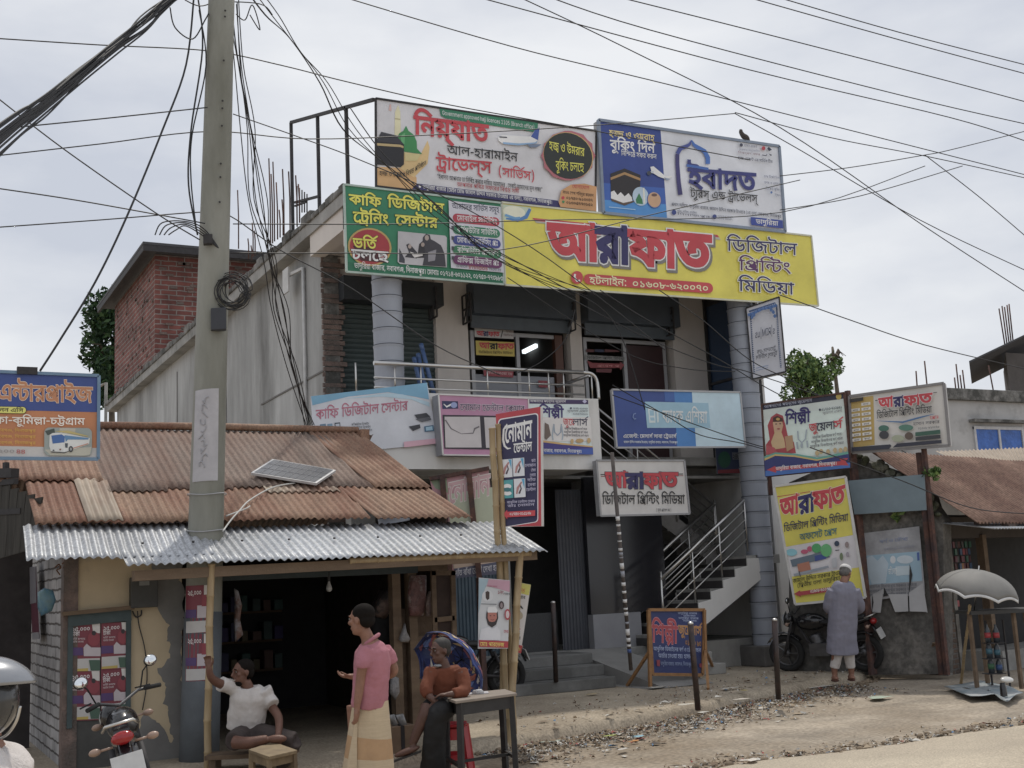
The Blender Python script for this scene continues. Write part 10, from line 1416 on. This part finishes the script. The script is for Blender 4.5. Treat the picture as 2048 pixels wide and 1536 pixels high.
# ================================================================== RUBBISH
rr = random.Random(21); lm = [M('litter_%s' % n_, c_, .8, .15, 20) for n_, c_ in (('brown', (.17, .12, .08)), ('tan', (.33, .26, .18)), ('dark', (.07, .055, .045)), ('pale', (.52, .50, .46)), ('grey', (.28, .27, .25)), ('red', (.3, .07, .06)), ('blue', (.12, .24, .4)))]
g = MB()
for i in range(7500):
    k = rr.random()
    if k < .78: x = rr.uniform(-8.2, -.8); y = pfront(x)-abs(rr.gauss(.1, .55)); z = .0
    elif k < .93: x = rr.uniform(-8.5, 0); y = redge(x)+abs(rr.gauss(0, .22)); z = .0
    else: x = rr.uniform(-7.5, 0); y = pfront(x)+abs(rr.gauss(.1, .9)); z = .145
    if z < .05 and y > pfront(x): continue
    z += gz(x, y)*(z < .05)+.012; s_ = rr.uniform(.008, .032)*(2.4 if rr.random() < .1 else 1); a = rr.uniform(0, 6.3); e_ = rr.uniform(.3, 1); h_ = rr.uniform(0, .03)
    g.face([(x+s_*math.cos(a), y+s_*math.sin(a), z), (x-s_*e_*math.sin(a), y+s_*e_*math.cos(a), z+h_), (x-s_*math.cos(a), y-s_*math.sin(a), z), (x+s_*e_*math.sin(a), y-s_*e_*math.cos(a), z+h_*.5)], lm[rr.choices(range(7), (7, 7, 2, 5, 4, .5, .5))[0]])
tag(g.build('litter'), 'scattered leaves, scraps and dirt along the broken pavement edge and the road edge', 'litter', kind='stuff')
g = MB()
for i in range(420):
    x = rr.uniform(-8.5, .2); y = pfront(x)-.06-abs(rr.gauss(0, .12)) if i % 3 else redge(x)+rr.gauss(.1, .1); s_ = rr.uniform(.012, .05); g.ell((x, y, gz(x, y)+s_*.3), s_, s_*rr.uniform(.6, 1), s_*.6, None, 6, 4)
tag(g.build('rubble', M('clod', (.22, .17, .12), .95, .35, 9)), 'clods and broken concrete crumbs along the pavement edge', 'rubble', kind='stuff')
for i, (x, y, w_, c_, lb) in enumerate(((1425, 1568, 20, 0, ''), (1215, 1444, 16, 'b8b8b4', 'white paper scrap left of the grey bollard foot'), (1220, 1473, 15, '8f9a38', 'folded yellow-green packet lying in the rubbish'), (1270, 1434, 9, '4a86c0', 'bright blue scrap at the broken pavement edge'), (1405, 1426, 15, 'c4c2ba', 'white paper beside the front bollard foot'), (1370, 1410, 22, 'b4aea0', 'torn pale paper left of the front bollard'), (1480, 1400, 24, 'b8b0a4', 'wide pale wrapper on the pavement right of the front bollard'), (1455, 1378, 24, 'c8c2b4', 'long white cloth scrap under the blue board'), (1490, 1382, 12, 'b09a30', 'yellow wrapper near the blue board legs'), (1180, 1390, 24, 'b09c70', 'heap of torn packets at the foot of the ramp'), (1310, 1376, 26, 'aaa69c', 'white plastic strip behind the front bollard'), (1760, 1396, 34, '9fae9a', 'pale green sheet on the dirt in front of the ruined wall'), (1270, 1484, 14, 'b87a30', 'orange wrapper in the rubbish heap'), (1280, 1474, 18, '7ab0c4', 'pale blue wrapper in the rubbish heap'), (1500, 1522, 20, 'c0b8ac', 'white scrap on the dark road edge'), (1100, 1485, 18, '9aa79a', 'greenish paper by the table leg'), (1640, 1374, 40, 'b0aaa0', 'thin white strip on the pavement in front of the motorcycle'), (1245, 1500, 14, 'b8b2a8', 'grey paper near the front of the dirt'))):
    if not c_: continue
    zz_ = .16 if y < 1412 and x < 1560 else .03; c = onZ(x, y, zz_); s_ = w_*.0068; n_ = 9; g = MB(); k = [rr.uniform(.35, 1.25) for _ in range(n_)]
    g.grid(lambda u, v: c+Vector((1, .2, 0))*(s_*v*k[int(u*n_) % n_]*math.cos(2*PI*u))+Vector((-.2, 1, 0))*(s_*.55*v*k[int(u*n_) % n_]*math.sin(2*PI*u))+Vector((0, 0, .012+.07*abs(noise.noise(Vector((u*9, v*4, i)))))), n_, 4, ink(c_)); tag(g.build('paper_scrap', None, None, origin=c, solid=.002), lb, 'litter scrap', 'larger scraps of litter')
